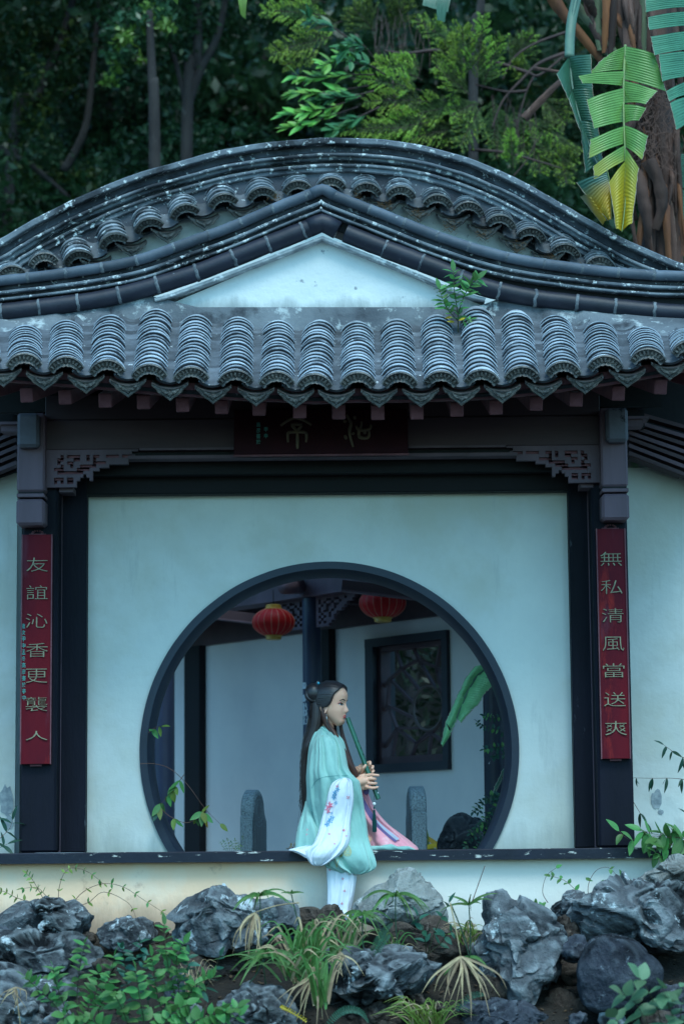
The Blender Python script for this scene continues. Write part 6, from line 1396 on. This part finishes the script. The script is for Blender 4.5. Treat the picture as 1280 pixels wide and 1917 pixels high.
# ================================================================== banana plants
def leafgrad(name, top, bot, z0, z1, edge=None):
    m = mat(name, top, tuple(x*.8 for x in top), 12, rough=.38, bump=.1, bsc=30, transl=.18, spec=.5, bdist=.003); n = m.node_tree; N = n.nodes; L = n.links; b = N['Principled BSDF']
    old = b.inputs['Base Color'].links[0].from_socket; tc = N.new('ShaderNodeTexCoord'); sx = N.new('ShaderNodeSeparateXYZ'); L.new(tc.outputs['Object'], sx.inputs[0])
    nz_ = N.new('ShaderNodeTexNoise'); nz_.inputs['Scale'].default_value = 4; ad = N.new('ShaderNodeMath'); ad.operation = 'MULTIPLY_ADD'; ad.inputs[1].default_value = .35; L.new(nz_.outputs[0], ad.inputs[0]); L.new(sx.outputs[2], ad.inputs[2]); L.new(tc.outputs['Object'], nz_.inputs['Vector'])
    mr = N.new('ShaderNodeMapRange'); mr.inputs[1].default_value = z0+.17; mr.inputs[2].default_value = z1+.17; L.new(ad.outputs[0], mr.inputs[0])
    mx = N.new('ShaderNodeMix'); mx.data_type = 'RGBA'; L.new(mr.outputs[0], mx.inputs[0]); mx.inputs[6].default_value = (*bot, 1); L.new(old, mx.inputs[7]); L.new(mx.outputs[2], b.inputs['Base Color'])
    for nd in N:
        if nd.type == 'BSDF_TRANSLUCENT': L.new(mx.outputs[2], nd.inputs[0])
    return m
Z9 = lambda x, y: (900+x/3.368, y/3.368)
BAN1 = leafgrad('yellowing_banana_leaf', (.16,.34,.075), (.50,.36,.022), zz(390, .8), zz(290, .8)); BAN2 = leafgrad('dark_banana_leaf', (.045,.14,.085), (.05,.14,.08), 0, 1); BAN3 = leafgrad('teal_banana_leaf', (.075,.26,.15), (.08,.24,.13), 0, 1); BAN4 = leafgrad('orange_edged_leaf', (.05,.14,.10), (.50,.30,.025), zz(400, .7), zz(350, .7))
DRYED = mat('dry_leaf_edge', (.50,.44,.36), (.26,.18,.12), 30, rough=.8, bump=.2); RIBB = mat('banana_midrib', (.20,.26,.09), (.14,.20,.08), 10, rough=.45, bump=.1); RIBP = mat('banana_leaf_stalk', (.09,.17,.12), (.07,.13,.10), 10, rough=.5, bump=.1)
def strip(b, e, a0, a1, o1, o0, Y0, Y1, nv, amp=.0022, bulge=.03, Yt=None, rag=1.0, rr=random.Random(1)):
    """one torn segment of a banana blade: inner edge a0-a1 on the midrib, outer edge o0-o1, corrugated by its veins"""
    nv = int(nv*1.5); ni, no = max(4, nv*4), 10; grid = []
    for j in range(no+1):
        v = j/no; row = []
        for i in range(ni+1):
            u = i/ni
            x = lerp(lerp(a0[0], a1[0], u), lerp(o0[0], o1[0], u), v); y = lerp(lerp(a0[1], a1[1], u), lerp(o0[1], o1[1], u), v)
            y += 2.2*noise.noise(Vector((u*2+a0[0]*.1, v*1.5, a0[1]*.1)))*v + 2.0*math.sin(math.pi*v)*(-1)*(1 if o0[1] < a0[1]+80 else .4)
            edge = rag*1.6*noise.noise(Vector((u*7+a0[0], a0[1], v*2)))*v
            Y = lerp(Y0, Y1, v) - bulge*math.sin(math.pi*v*.9) + amp*math.sin(2*math.pi*u*nv)*(.25+.75*math.sin(math.pi*min(1, v*.9+.1)))
            row.append(at(x+edge, y+edge*.6, Y))
        grid.append(row)
    b.rings(grid, cap=False, closed=False)
    e.tube([p+Vector((0, -.001, 0)) for p in grid[-1]], .0016, 4)
def bleaf(parent, rib, segs, m, Ymid, ribr, mrib=None, name='leaf', edge=DRYED, **kw):
    b = MB(); e = MB()
    for (a0, a1, o1, o0, Yo, nv) in segs: strip(b, e, a0, a1, o1, o0, Ymid((a0[1]+a1[1])/2), Yo, nv, **kw)
    o = b.build(name, m, parent, smooth=True, fix=False); e.build('dry_edge', edge, o, smooth=True)
    q = spline([(x, y) for x, y in rib], 5); P = [at(x, y, Ymid(y)-.006) for x, y in q]; n = len(P)
    MB().tube(P, [lerp(ribr, ribr*.3, i/(n-1)) for i in range(n)], 8).build('midrib', mrib or RIBB, o, smooth=True); return o
ban = empty('banana_plant', G3(1220, 480, 2.2), 'banana plant with tattered hanging leaves and shaggy brown dead sheaths behind the arch', 'plant')
ym = lambda y: interp([(0,1.5),(80,1.15),(200,.80),(440,.62)], y)
z = Z9
seg = []
def sg(a0, a1, o1, o0, Yo, nv): seg.append((z(*a0), z(*a1), z(*o1), z(*o0), Yo, nv))
sg((905,292),(898,440),(668,470),(800,345),1.05,7); sg((898,448),(896,542),(640,528),(612,478),.80,4); sg((896,555),(897,768),(712,812),(664,628),.74,9); sg((900,795),(903,905),(678,998),(688,882),.70,5); sg((904,915),(907,1012),(712,1128),(706,1048),.68,4); sg((907,1015),(887,1462),(848,1440),(806,1150),.64,12)
sg((910,292),(905,500),(1165,580),(1092,340),1.0,9); sg((903,510),(900,650),(1035,655),(1112,575),.78,6); sg((900,658),(901,778),(992,757),(1040,680),.76,5); sg((905,790),(907,925),(1014,1005),(1052,858),.70,6); sg((908,932),(888,1458),(950,1405),(992,1062),.64,13)
bleaf(ban, [z(908,286), z(900,450), z(897,600), z(899,780), z(906,950), z(910,1150), z(906,1300), z(886,1465)], seg, BAN1, ym, .0085)
seg = []
y2 = lambda y: interp([(0,1.3),(100,1.15),(330,.80)], y)
sg((556,360),(575,560),(700,560),(690,345),1.0,9); sg((575,560),(625,760),(735,780),(700,560),.98,9); sg((625,760),(700,960),(760,985),(735,780),.95,8); sg((700,960),(735,1040),(800,1120),(760,985),.9,4)
sg((554,360),(575,560),(552,628),(476,470),.95,7); sg((575,560),(625,760),(632,850),(552,628),.92,8); sg((625,760),(735,1040),(655,1092),(632,850),.88,9)
bleaf(ban, [z(610,-60), z(585,60), z(560,200), z(556,350), z(580,580), z(625,760), z(700,960), z(740,1045)], seg, BAN2, y2, .012, RIBP)
MB().tube([at(*z(x, y), Y) for x, y, Y in spline([(625,-120,1.5),(598,0,1.35),(572,120,1.25),(560,230,1.2),(556,360,1.1)], 5)], .030, 12, ell=.6).build('leaf_stalk', RIBP, ban, smooth=True)
seg = []
sg((800,1085),(822,1185),(742,1325),(600,1150),.72,7); sg((822,1185),(822,1385),(800,1395),(742,1325),.70,4); sg((690,1240),(790,1390),(765,1415),(625,1235),.78,5)
bleaf(ban, [z(790,1060), z(815,1180), z(822,1390)], seg, BAN4, lambda y: .68, .003)
seg = []
for (a, b_, c, d, nv) in (((1330,-30),(1330,45),(1038,72),(1034,2),4), ((1330,70),(1330,160),(1058,188),(1050,105),5), ((1330,195),(1330,310),(1092,348),(1068,235),6), ((1330,325),(1330,480),(1140,514),(1120,345),8), ((1330,500),(1330,590),(1182,638),(1166,578),4), ((1330,600),(1330,770),(1232,818),(1190,650),6)): sg(a, b_, c, d, .95, nv)
bleaf(ban, [z(1330,-60), z(1334,400), z(1330,800)], seg, BAN3, lambda y: 1.1, .014)
seg = []
sg((1400,960),(1400,1300),(1190,1120),(1180,985),2.0,12); sg((1400,1310),(1400,1500),(1220,1330),(1200,1140),2.0,6)
bleaf(ban, [z(1400,940), z(1402,1500)], seg, BAN2, lambda y: 2.1, .01)
# folded scrap hanging at top centre
seg = []
sg((800-110*0,-20),(800,-19),(801,-18),(799,-18),2,1)
# trunk of sheaths
SHB = mat('brown_dead_sheath', (.10,.050,.038), (.035,.020,.018), 7, c3=(.20,.13,.10), sc3=12, th3=.62, rough=.85, bump=.7, bsc=30, stretch=(1,1,.18), rvar=.45, rnd=1); SHO = mat('orange_dead_sheath', (.21,.075,.028), (.09,.035,.022), 7, rough=.8, bump=.6, bsc=30, stretch=(1,1,.2), rvar=.3, rnd=1); SHG = mat('green_sheath', (.085,.105,.055), (.055,.06,.04), 7, rough=.7, bump=.4, bsc=30, stretch=(1,1,.2), rnd=1)
rb = random.Random(4)
core = [(1215,-40,2.3,.13),(1220,100,2.25,.12),(1228,250,2.2,.12),(1235,400,2.2,.12),(1240,560,2.2,.13)]
q = spline(core, 6); rs = []
for (x, y, Y, r_) in q:
    c = at(x, y, Y); rs.append([c+Vector((r_*math.cos(a)*(1+.12*math.sin(5*a+y*.01)), r_*math.sin(a), .0)) for a in np.linspace(0, 2*math.pi, 40, endpoint=False)])
MB().rings(rs).build('pseudostem', SHB, ban, smooth=True)
EXTRA = []
for k_ in range(46):
    x_ = rb.uniform(1165, 1275); y_ = rb.uniform(-30, 380); l_ = rb.uniform(60, 170); s_ = rb.uniform(-22, 22); EXTRA.append(([(x_, y_, 2.0), (x_+s_*.4, y_+l_*.4, 1.93), (x_+s_, y_+l_, 1.97)], rb.uniform(.012, .035), None))
def strap(P, w_, m, name='dead_sheath', curlr=.3, par=None):
    q = [Vector(k[:3]) for k in spline([tuple(at(x, y, Y)) for x, y, Y in P], 6)]; n = len(q); rs = []
    ph = rb.uniform(0, 6)
    for i, p in enumerate(q):
        t = (q[min(i+1, n-1)]-q[max(i-1, 0)]).normalized(); s_ = t.cross(Vector((0, -1, 0))).normalized(); nn = Vector((0, -1, 0)); u = i/(n-1)
        wv = w_*(1-.5*u)*(1+.25*noise.noise(Vector((i*.5, ph, 0)))); rs.append([p+s_*wv*a+nn*(wv*curlr*(1-a*a)*2+.01*noise.noise(Vector((a*3, i*.6, ph)))) for a in np.linspace(-1, 1, 7)])
    MB().rings(rs, cap=False, closed=False).build(name, m, par or ban, smooth=True, fix=False)
for (P, w_, m_) in (([(1010,-40,1.9),(1050,20,1.95),(1090,70,2.0),(1135,125,2.05)], .045, SHO), ([(1040,-40,1.95),(1080,15,2.0),(1120,60,2.0),(1160,110,2.0)], .040, SHG), ([(1075,-40,1.9),(1100,0,1.9),(1115,30,2.0),(1150,70,2.0)], .04, SHB), ([(1100,-40,2.0),(1103,30,2.0),(1125,80,2.0),(1135,100,2.0)], .035, SHB),
        ([(1120,-40,2.0),(1118,40,2.0),(1122,95,2.0)], .035, SHG), ([(1135,-30,1.95),(1133,30,1.95),(1130,100,2.0)], .03, SHO), ([(1150,-40,2.0),(1146,40,1.98),(1142,110,2.0)], .035, SHB), ([(1165,-40,2.0),(1160,30,2.0),(1172,90,2.0),(1190,120,2.0)], .035, SHB), ([(1130,-40,2.1),(1150,20,2.0),(1175,70,2.0),(1195,110,2.0)], .03, SHO),
        ([(1190,-40,2.0),(1188,50,2.0),(1186,150,2.0)], .045, SHB), ([(1205,-40,2.0),(1202,50,2.0),(1200,130,2.0)], .04, SHG), ([(980,222,1.95),(1010,190,1.95),(1040,160,1.95),(1052,150,2.0)], .028, SHB), ([(998,128,2.0),(1030,132,2.0),(1060,136,2.0)], .015, SHB),
        ([(1205,150,2.0),(1215,260,2.0),(1232,380,2.0),(1240,500,2.0)], .05, SHB), ([(1225,180,1.98),(1240,300,1.98),(1255,420,1.98),(1262,520,2.0)], .045, SHB), ([(1190,200,2.0),(1205,300,1.98),(1215,400,1.98),(1220,500,2.0)], .045, SHB), ([(1250,250,2.0),(1262,350,2.0),(1270,450,2.0),(1272,520,2.0)], .04, SHB), ([(1195,320,1.95),(1200,360,1.9),(1212,420,1.92),(1215,480,2.0)], .05, SHB), ([(1265,340,2.0),(1270,400,2.0),(1275,480,2.0)], .035, SHO), ([(1212,300,1.9),(1232,340,1.9),(1238,385,1.9),(1225,430,1.92)], .05, SHB), ([(1210,160,1.9),(1195,200,1.9),(1180,240,1.9),(1175,270,1.92)], .03, SHB)):
    strap(P, w_, m_)
for P, w_, _ in EXTRA: strap(P, w_, rb.choice((SHB, SHB, SHB, SHO)), curlr=rb.uniform(.2, .6))
hr = MB()
for k in range(110):
    x = rb.gauss(1222, 22); y = rb.uniform(150, 290); hr.tube([at(x, y, 1.92), at(x+rb.gauss(0, 9), y+rb.uniform(6, 22), 1.9), at(x+rb.gauss(0, 16), y+rb.uniform(18, 46), 1.9)], .0022, 3, cap=False)
for k in range(70):
    x = rb.gauss(1222, 18); y = rb.uniform(150, 260); d = Vector((rb.uniform(-1, 1), -.3, rb.uniform(-.5, .6))).normalized()*.03; p = at(x, y, 1.9); hr.add([p-d, p+Vector((0, 0, .006)), p+d, p-Vector((0, 0, .006))], [(0, 1, 2, 3)])
o = hr.build('dead_fibres', SHB, ban, fix=False); o['kind'] = 'stuff'
# leaf scraps at the top edge of the view
scr = empty('hanging_leaf', G3(815, -20, 2.2), 'torn grey green leaf end hanging into view at the top centre', 'leaf')
sb = MB(); eb = MB()
strip(sb, eb, (795,-30), (850,-30), (838,22), (790,10), 2.2, 2.1, 8); strip(sb, eb, (815,-30), (845,-30), (832,42), (818,38), 2.15, 2.1, 4); sb.build('blade', BAN2, scr, smooth=True, fix=False)
for (x, y0, y1, lab) in ((453,-30,36,'bright yellow green leaf tip hanging at the top edge, the longer one'), (326,-24,8,'short yellow green leaf tip peeping in at the top edge')):
    t = empty('leaf_tip', G3(x, y0, 1.2), lab, 'leaf'); sb = MB(); strip(sb, MB(), (x-12,y0), (x+12,y0), (x+7,y1), (x-3,y1-8), 1.2, 1.2, 2, amp=.002); sb.build('blade', GY, t, smooth=True, fix=False)

# banana leaf reaching into the round gate, on its plant beyond the wall
inb = empty('young_banana', G3(985, 1590, 1.2), 'young banana plant whose folded leaf droops into the round gate', 'plant')
Z5 = lambda x, y: (760+x/4.79, 1220+y/4.79)
yy = lambda y: interp([(1240,.85),(1400,.70)], y)
segs2 = []
def s5(a0, a1, o1, o0, Yo, nv): segs2.append((Z5(*a0), Z5(*a1), Z5(*o1), Z5(*o0), Yo, nv))
s5((730,130),(640,210),(800,275),(760,170),.8,3); s5((640,210),(570,320),(720,355),(800,275),.78,4); s5((570,320),(500,470),(640,480),(720,355),.76,5); s5((500,470),(462,590),(595,515),(640,480),.74,4); s5((462,590),(455,610),(490,640),(595,515),.72,2)
s5((730,130),(600,260),(535,235),(615,128),.82,5); s5((600,260),(520,420),(465,380),(535,235),.80,5); s5((520,420),(450,600),(400,530),(465,380),.78,5); s5((450,600),(400,700),(350,640),(400,530),.76,4); s5((400,745),(325,855),(310,830),(350,640),.74,4); s5((450,600),(325,858),(380,760),(455,610),.70,5)
bleaf(inb, [Z5(745,125), Z5(640,215), Z5(570,320), Z5(500,470), Z5(450,600), Z5(390,720)], segs2, leafgrad('bright_young_leaf', (.24,.55,.26), (.20,.48,.22), 0, 1), yy, .008, RIBP)
stem(inb, [G3(1010,1600,1.3), G3(1000,1400,1.2), G3(970,1260,1.0), G3(915,1246,.85)], .02, .008, RIBP)
segs2 = []
s5((935,980),(860,1130),(800,1200),(870,1050),.9,4); s5((870,1130),(790,1290),(775,1280),(800,1190),.9,4)
bleaf(inb, [Z5(935,970), Z5(860,1120), Z5(785,1290)], segs2, BAN2, lambda y: .9, .004)

# ================================================================== trees behind the roof
BARK = mat('grey_brown_bark', (.040,.034,.033), (.022,.018,.019), 6, c3=(.09,.085,.08), sc3=10, th3=.63, rough=.9, bump=.8, bsc=25, stretch=(1,1,.3), bdist=.02)
TL = [leafmat('forest_leaf_%s' % n_, c, tr=.35, rv=.5, rough=.35) for n_, c in (('deep', (.028,.070,.026)), ('teal', (.042,.115,.050)), ('olive', (.080,.120,.025)), ('bright', (.16,.28,.05)))]
def crown_mesh(blobs, n, size, rng, asp=.45, hang=.3):
    V = []; Fc = []
    tot = sum(b_[3]*b_[4] for b_ in blobs)
    for (cx, cy, cz, rx, rz) in blobs:
        k = int(n*rx*rz/tot); d = rng.normal(size=(k, 3)); d /= np.linalg.norm(d, axis=1)[:, None]; rr_ = rng.uniform(.25, 1, k)**.5
        nC = max(3, k//22); cc = rng.normal(size=(nC, 3)); cc /= np.linalg.norm(cc, axis=1)[:, None]; cc *= rng.uniform(.3, 1, nC)[:, None]**.5
        idx = rng.integers(0, nC, k); p = cc[idx]+rng.normal(size=(k, 3))*.13
        p = p*np.array([rx, rx, rz])+np.array([cx, cy, cz])
        a = rng.normal(size=(k, 3)); a[:, 2] -= hang; a /= np.linalg.norm(a, axis=1)[:, None]; b_ = np.cross(a, rng.normal(size=(k, 3))); b_ /= np.linalg.norm(b_, axis=1)[:, None]
        s_ = size*rng.uniform(.6, 1.3, k)[:, None]
        q = np.stack([p, p+a*s_*.5+b_*s_*asp*.5, p+a*s_, p+a*s_*.5-b_*s_*asp*.5], 1).reshape(-1, 3); o = len(V)*4 if False else sum(len(v) for v in V)
        V.append(q); Fc.append(np.arange(k*4).reshape(-1, 4)+o)
    V = np.concatenate(V); Fc = np.concatenate(Fc); me = bpy.data.meshes.new('crown'); me.vertices.add(len(V)); me.vertices.foreach_set('co', V.ravel()); me.loops.add(Fc.size); me.loops.foreach_set('vertex_index', Fc.ravel()); me.polygons.add(len(Fc)); me.polygons.foreach_set('loop_start', np.arange(0, Fc.size, 4)); me.polygons.foreach_set('loop_total', np.full(len(Fc), 4)); me.update(); me.validate(); return me
rng = np.random.default_rng(5)
def tree(label, px, Y, blobs, n, size, ms, trunk=None, limbs=(), group='trees behind the pavilion', name='tree', **kw):
    t = empty(name, (at(px, 500, Y).x, Y, ground_h(0, Y)), label, 'tree', group)
    P = trunk or [(px, 620), (px+5, 300), (px-5, 0), (px, -300)]
    q = [at(x, y, Y) for x, y in P]; q[0].z = ground_h(0, Y)-.1; stem(t, q, .065, .03, BARK, 'trunk')
    for L_, r_ in limbs: stem(t, [at(x, y, Y) for x, y in L_], r_, r_*.5, BARK, 'limb')
    B_ = [(at(x, y, Y).x, Y+dy, at(x, y, Y).z, rx/S(Y), rz/S(Y)) for (x, y, dy, rx, rz) in blobs]
    for k, m_ in enumerate(ms):
        me = crown_mesh(B_, n//len(ms), size, rng, **kw); o = link('crown', me, m_, t)
        if k: pass
    return t
tree('dark broadleaf tree with forked pale trunks behind the left half of the arch', 380, 7.5, [(300,60,0,110,70),(430,-60,.3,200,90),(250,-70,.2,160,80),(300,270,.5,120,70),(420,230,.8,110,60)], 9000, .075, TL[:2], [(345,640),(350,260),(368,120),(372,0),(380,-300)], [([(350,200),(375,130),(410,60),(430,-60)], .05), ([(352,210),(330,120),(312,60),(305,-40)], .03)])
tree('small leaved tree at the far left with gaps of sky in its crown', 60, 9.0, [(60,120,0,110,110),(-40,0,.3,110,90),(140,30,.3,100,60),(30,300,.4,120,100),(150,330,.6,110,80),(90,-100,0,200,60)], 12000, .07, [TL[0], TL[1], TL[2]], [(-30,640),(20,330),(70,180),(120,60),(160,-100)], [([(120,320),(160,240),(175,120),(185,0)], .045), ([(0,280),(60,310),(130,370)], .04)])
tree('leaning dark trunked tree between the left crown and the forked tree', 210, 11, [(200,180,0,120,120),(230,20,.3,130,80),(180,320,.2,140,70),(330,160,.8,120,110)], 10000, .085, [TL[0], TL[1]], [(250,640),(215,330),(185,160),(180,0),(190,-200)], [([(215,330),(190,250),(200,100)], .03), ([(215,240),(250,200),(270,160),(268,140)], .03)])
tree('shadowy tree behind the middle of the arch', 480, 12, [(480,180,0,140,110),(540,30,.5,150,100),(430,80,.3,120,100),(600,180,.5,150,120)], 10000, .09, [TL[0], TL[0], TL[1]], limbs=[([(500,300),(490,180),(500,60)], .04)])
tree('dark tree behind the conifer sprays right of the middle', 760, 11, [(720,120,0,170,110),(860,60,.3,170,110),(800,220,.2,190,80),(960,180,.5,150,110),(1000,20,.3,150,90)], 14000, .085, [TL[0], TL[1], TL[0]])
tree('olive leaved tree in the right corner behind the banana stem', 1120, 10, [(1060,260,0,140,110),(1150,100,.3,140,110),(1240,300,.3,120,130),(1000,330,.3,110,70),(1270,60,0,120,110)], 12000, .08, [TL[0], TL[2], TL[0]])
# lit sprigs near the left top
tree('young tree with pale glinting leaves near the top, left of the forked trunks', 280, 6.5, [(265,45,0,60,35),(235,90,.1,40,30),(290,20,.1,50,25),(210,130,.2,25,25)], 700, .07, [TL[1], TL[3]], trunk=[(300,640),(290,300),(285,150),(280,20)])
# understory hiding the foot of the trunks
uv = crown_mesh([(at(x, 420, 8.5).x, 8.5+(i % 3)*.7, at(x, 420+20*(i % 2), 8.5).z, .75, .7) for i, x in enumerate(range(-80, 1420, 115))], 26000, .10, rng)
tag(link('undergrowth', uv, TL[0]), 'dark undergrowth filling the slope between the tree trunks', 'undergrowth', kind='stuff')
# the wooded hill far behind, one mass
B_ = []
for i in range(120):
    Y = rng.uniform(17, 30); x = rng.uniform(-9, 9); B_.append((x, Y, ground_h(0, Y)+rng.uniform(0, 3.0), rng.uniform(1.0, 1.8), rng.uniform(.9, 1.5)))
for i in range(60):
    Y = rng.uniform(14, 19); x = rng.uniform(-7, 7); B_.append((x, Y, rng.uniform(1, 9), 1.3, 1.1))
tag(link('wooded_hill', crown_mesh(B_, 90000, .17, rng), TL[0]), 'dense dark wood covering the far slope', 'wood', kind='stuff')
# crowns overhead that keep the forest floor dark (unseen, added above the frame for shade)
tag(link('canopy', crown_mesh([(x, Y, 7.8+.2*((x+Y) % 3), 1.9, .8) for x in np.arange(-9, 9.1, 2.2) for Y in np.arange(8, 19, 2.5)], 60000, .20, rng), TL[0]), 'leaf canopy closing over the slope behind the pavilion', 'canopy', kind='stuff')

# conifer with feathery yellow green sprays
CONA = leafmat('conifer_tip_green', (.30,.42,.045), (.20,.33,.05), tr=.25, rough=.6); CONB = leafmat('conifer_inner_green', (.09,.14,.03), (.05,.08,.025), tr=.2, rough=.7); TWIG = mat('reddish_twig', (.09,.05,.045), (.05,.03,.03), 10, rough=.8)
con = empty('conifer', (at(900, 500, 5).x, 6.0, .0), 'conifer whose feathery yellow green sprays spread above the top of the arch', 'tree')
stem(con, [Vector((at(880, 500, 6).x, 6, -.3)), at(885,200,6), at(900,0,6), at(905,-300,6)], .05, .03, BARK, 'trunk')
for P, r_ in (([(900,120),(930,118),(985,135),(1010,140),(1060,100)], .018), ([(1062,98),(1010,118),(975,150),(940,190),(920,240)], .016), ([(985,170),(950,172),(915,165),(890,158)], .012), ([(1000,140),(985,170),(975,205),(965,240)], .009), ([(870,115),(820,95),(760,100),(720,95)], .018), ([(880,280),(940,285),(1000,300),(1050,315)], .012), ([(760,240),(740,200),(735,150)], .015), ([(1060,60),(1000,82),(960,110),(940,150)],.012), ([(960,330),(985,300),(1000,270),(1015,250)],.006)):
    stem(con, [at(x, y, 4.6) for x, y in P], r_, r_*.4, TWIG, 'branch')
rc = random.Random(8)
def spray(base, tip, w, Y, bright=1.0, dens=1.0, name='spray'):
    B0 = at(*base, Y); T = at(*tip, Y-.1); L_ = (T-B0).length; ax = (T-B0).normalized(); a = MB(); bI = MB(); tw = MB()
    side = ax.cross(Vector((0, -1, 0))).normalized(); n = int(13*dens)+5
    curve = lambda t: B0+ax*L_*t+Vector((0, 0, -.10*L_*t*t+.05*L_*t))
    tw.tube([curve(t) for t in np.linspace(0, 1, 7)], .0025, 4)
    for i in range(n):
        t = .1+.9*i/n; p = curve(t)
        for s_ in (-1, 1):
            l = w/S(Y)*(1-t*.75)*rc.uniform(.7, 1.15); d = (side*s_*rc.uniform(.6, 1)+ax*rc.uniform(.6, 1.0)+Vector((0, rc.uniform(-.6, .6), rc.uniform(-.15, .25)))).normalized()
            tw.tube([p, p+d*l*.6, p+d*l], .0012, 3, cap=False); k = max(5, int(l/.0065))
            for j in range(k):
                u = (j+.5)/k; c = p+d*l*u; mb = a if (u > .45 or t > .7) and rc.random() < bright else bI
                for r2 in range(3):
                    e = (d*rc.uniform(.9, 1.3)+Vector((rc.uniform(-1, 1), rc.uniform(-1, 1), rc.uniform(-1, 1)))*.75).normalized()*.024*rc.uniform(.6, 1.1); h = e.cross(Vector((rc.random()-.5, -1, rc.random()-.5))).normalized()*.0022
                    mb.add([c-h, c+e*.6-h*1.2, c+e, c+e*.6+h*1.2, c+h], [(0, 1, 2, 3, 4)])
    o = tw.build(name, TWIG, con); a.build('bright_needles', CONA, o, fix=False)
    if bI.v: bI.build('dark_needles', CONB, o, fix=False)
for args in (((610,30),(490,15),50,4.4,.8), ((620,70),(505,95),55,4.4,.8), ((610,5),(520,-20),60,4.5,.8), ((600,100),(530,120),40,4.5,.7), ((640,40),(560,60),60,4.7,.5),
             ((790,170),(665,140),50,4.2,.95), ((800,190),(680,185),55,4.2,.95), ((790,150),(700,110),45,4.3,.9), ((800,220),(670,250),55,4.2,.9), ((800,230),(700,245),50,4.2,.9), ((760,240),(625,240),35,4.1,.9), ((790,130),(735,110),40,4.4,.8), ((850,200),(760,215),60,4.5,.6), ((860,240),(770,255),60,4.5,.6),
             ((870,150),(865,45),60,4.4,.85), ((890,160),(905,20),50,4.4,.8), ((850,140),(830,70),50,4.5,.7), ((900,170),(940,60),45,4.5,.6), ((880,180),(815,120),50,4.4,.7), ((880,110),(780,30),55,4.8,.5), ((900,190),(840,215),60,4.5,.4), ((900,200),(860,270),60,4.5,.3), ((920,180),(930,290),60,4.8,.2), ((960,200),(975,300),60,4.9,.25), ((1000,210),(1010,320),70,4.9,.3), ((1040,240),(1060,340),60,4.9,.3), ((960,320),(955,240),30,4.3,.9), ((1060,330),(990,240),50,4.9,.5), ((1080,330),(1040,280),50,4.9,.5), ((1000,140),(960,120),40,4.7,.6), ((950,120),(1000,60),50,5.0,.2), ((700,60),(660,10),60,5.0,.2), ((730,60),(760,0),60,5.1,.2), ((1010,180),(1060,230),60,5.2,.2)):
    spray(*args)
# bare hanging twigs
tw = MB()
for k in range(46):
    x = rc.choice((rc.uniform(690, 800), rc.uniform(920, 1000))); y = rc.uniform(20, 80) if x < 850 else rc.uniform(190, 240); l = rc.uniform(30, 80); s_ = rc.uniform(-18, 18)
    tw.tube([at(a, b_, 4.7) for a, b_ in spline([(x, y-15), (x+s_*.6+rc.uniform(-6, 6), y+l*.35), (x+s_, y+l)], 4)], .0022, 3, cap=False)
o = tw.build('bare_twigs', TWIG, con); o['kind'] = 'stuff'
# broadleaf bough with big glossy leaves above the crown of the arch
bo = empty('broadleaf_bough', at(700, 120, 4.0), 'bough of large glossy green leaves above the crown of the arch', 'tree')
LB = leafmat('glossy_big_leaf', (.26,.52,.10), (.18,.42,.09), tr=.3, rough=.3); LB2 = leafmat('shaded_big_leaf', (.07,.22,.08), tr=.3, rough=.35)  # second copy is darker: shade of the rear leaves put into its colour
LO = [leafmesh(W=.40, curl=-.15, fold=.08, n=7, name='leaf'), leafmesh(W=.44, curl=-.08, fold=.1, n=7, name='leaf')]
rl2 = random.Random(12)
for (P, n_, m_) in (([(700,140),(640,140),(590,145),(545,140)], 6, LB), ([(690,160),(630,170),(580,175),(535,175)], 6, LB), ([(680,180),(620,200),(570,210),(530,215)], 6, LB), ([(670,200),(610,220),(565,235),(535,240)], 5, LB), ([(690,130),(650,110),(625,115),(600,125)], 5, LB), ([(700,170),(660,180),(620,185),(590,190)], 6, LB2), ([(700,110),(680,85),(660,80),(640,95)], 6, LB2), ([(710,200),(670,220),(640,235),(620,245)], 6, LB2), ([(650,70),(620,50),(590,40),(575,30)], 6, LB2), ([(720,140),(690,120),(670,110),(655,115)], 5, LB2)):
    q = stem(bo, [at(x, y, 4.0+rl2.uniform(-.1, .1)) for x, y in P], .006, .002, TWIG, 'twig'); N_ = len(q)
    for i in range(n_*4):
        k = int((.25+.75*i/(n_*4))*(N_-1)); ax = (q[min(k+1, N_-1)]-q[max(0, k-1)]).normalized(); d = ax*.8+Vector((rl2.uniform(-.5, .3), rl2.uniform(-.5, .3), rl2.uniform(-.7, .7)))
        leaf(bo, q[k], d, .115*rl2.uniform(.75, 1.15), LO[i % 2], m_, (rl2.uniform(-.4, .4), -.7, .7))
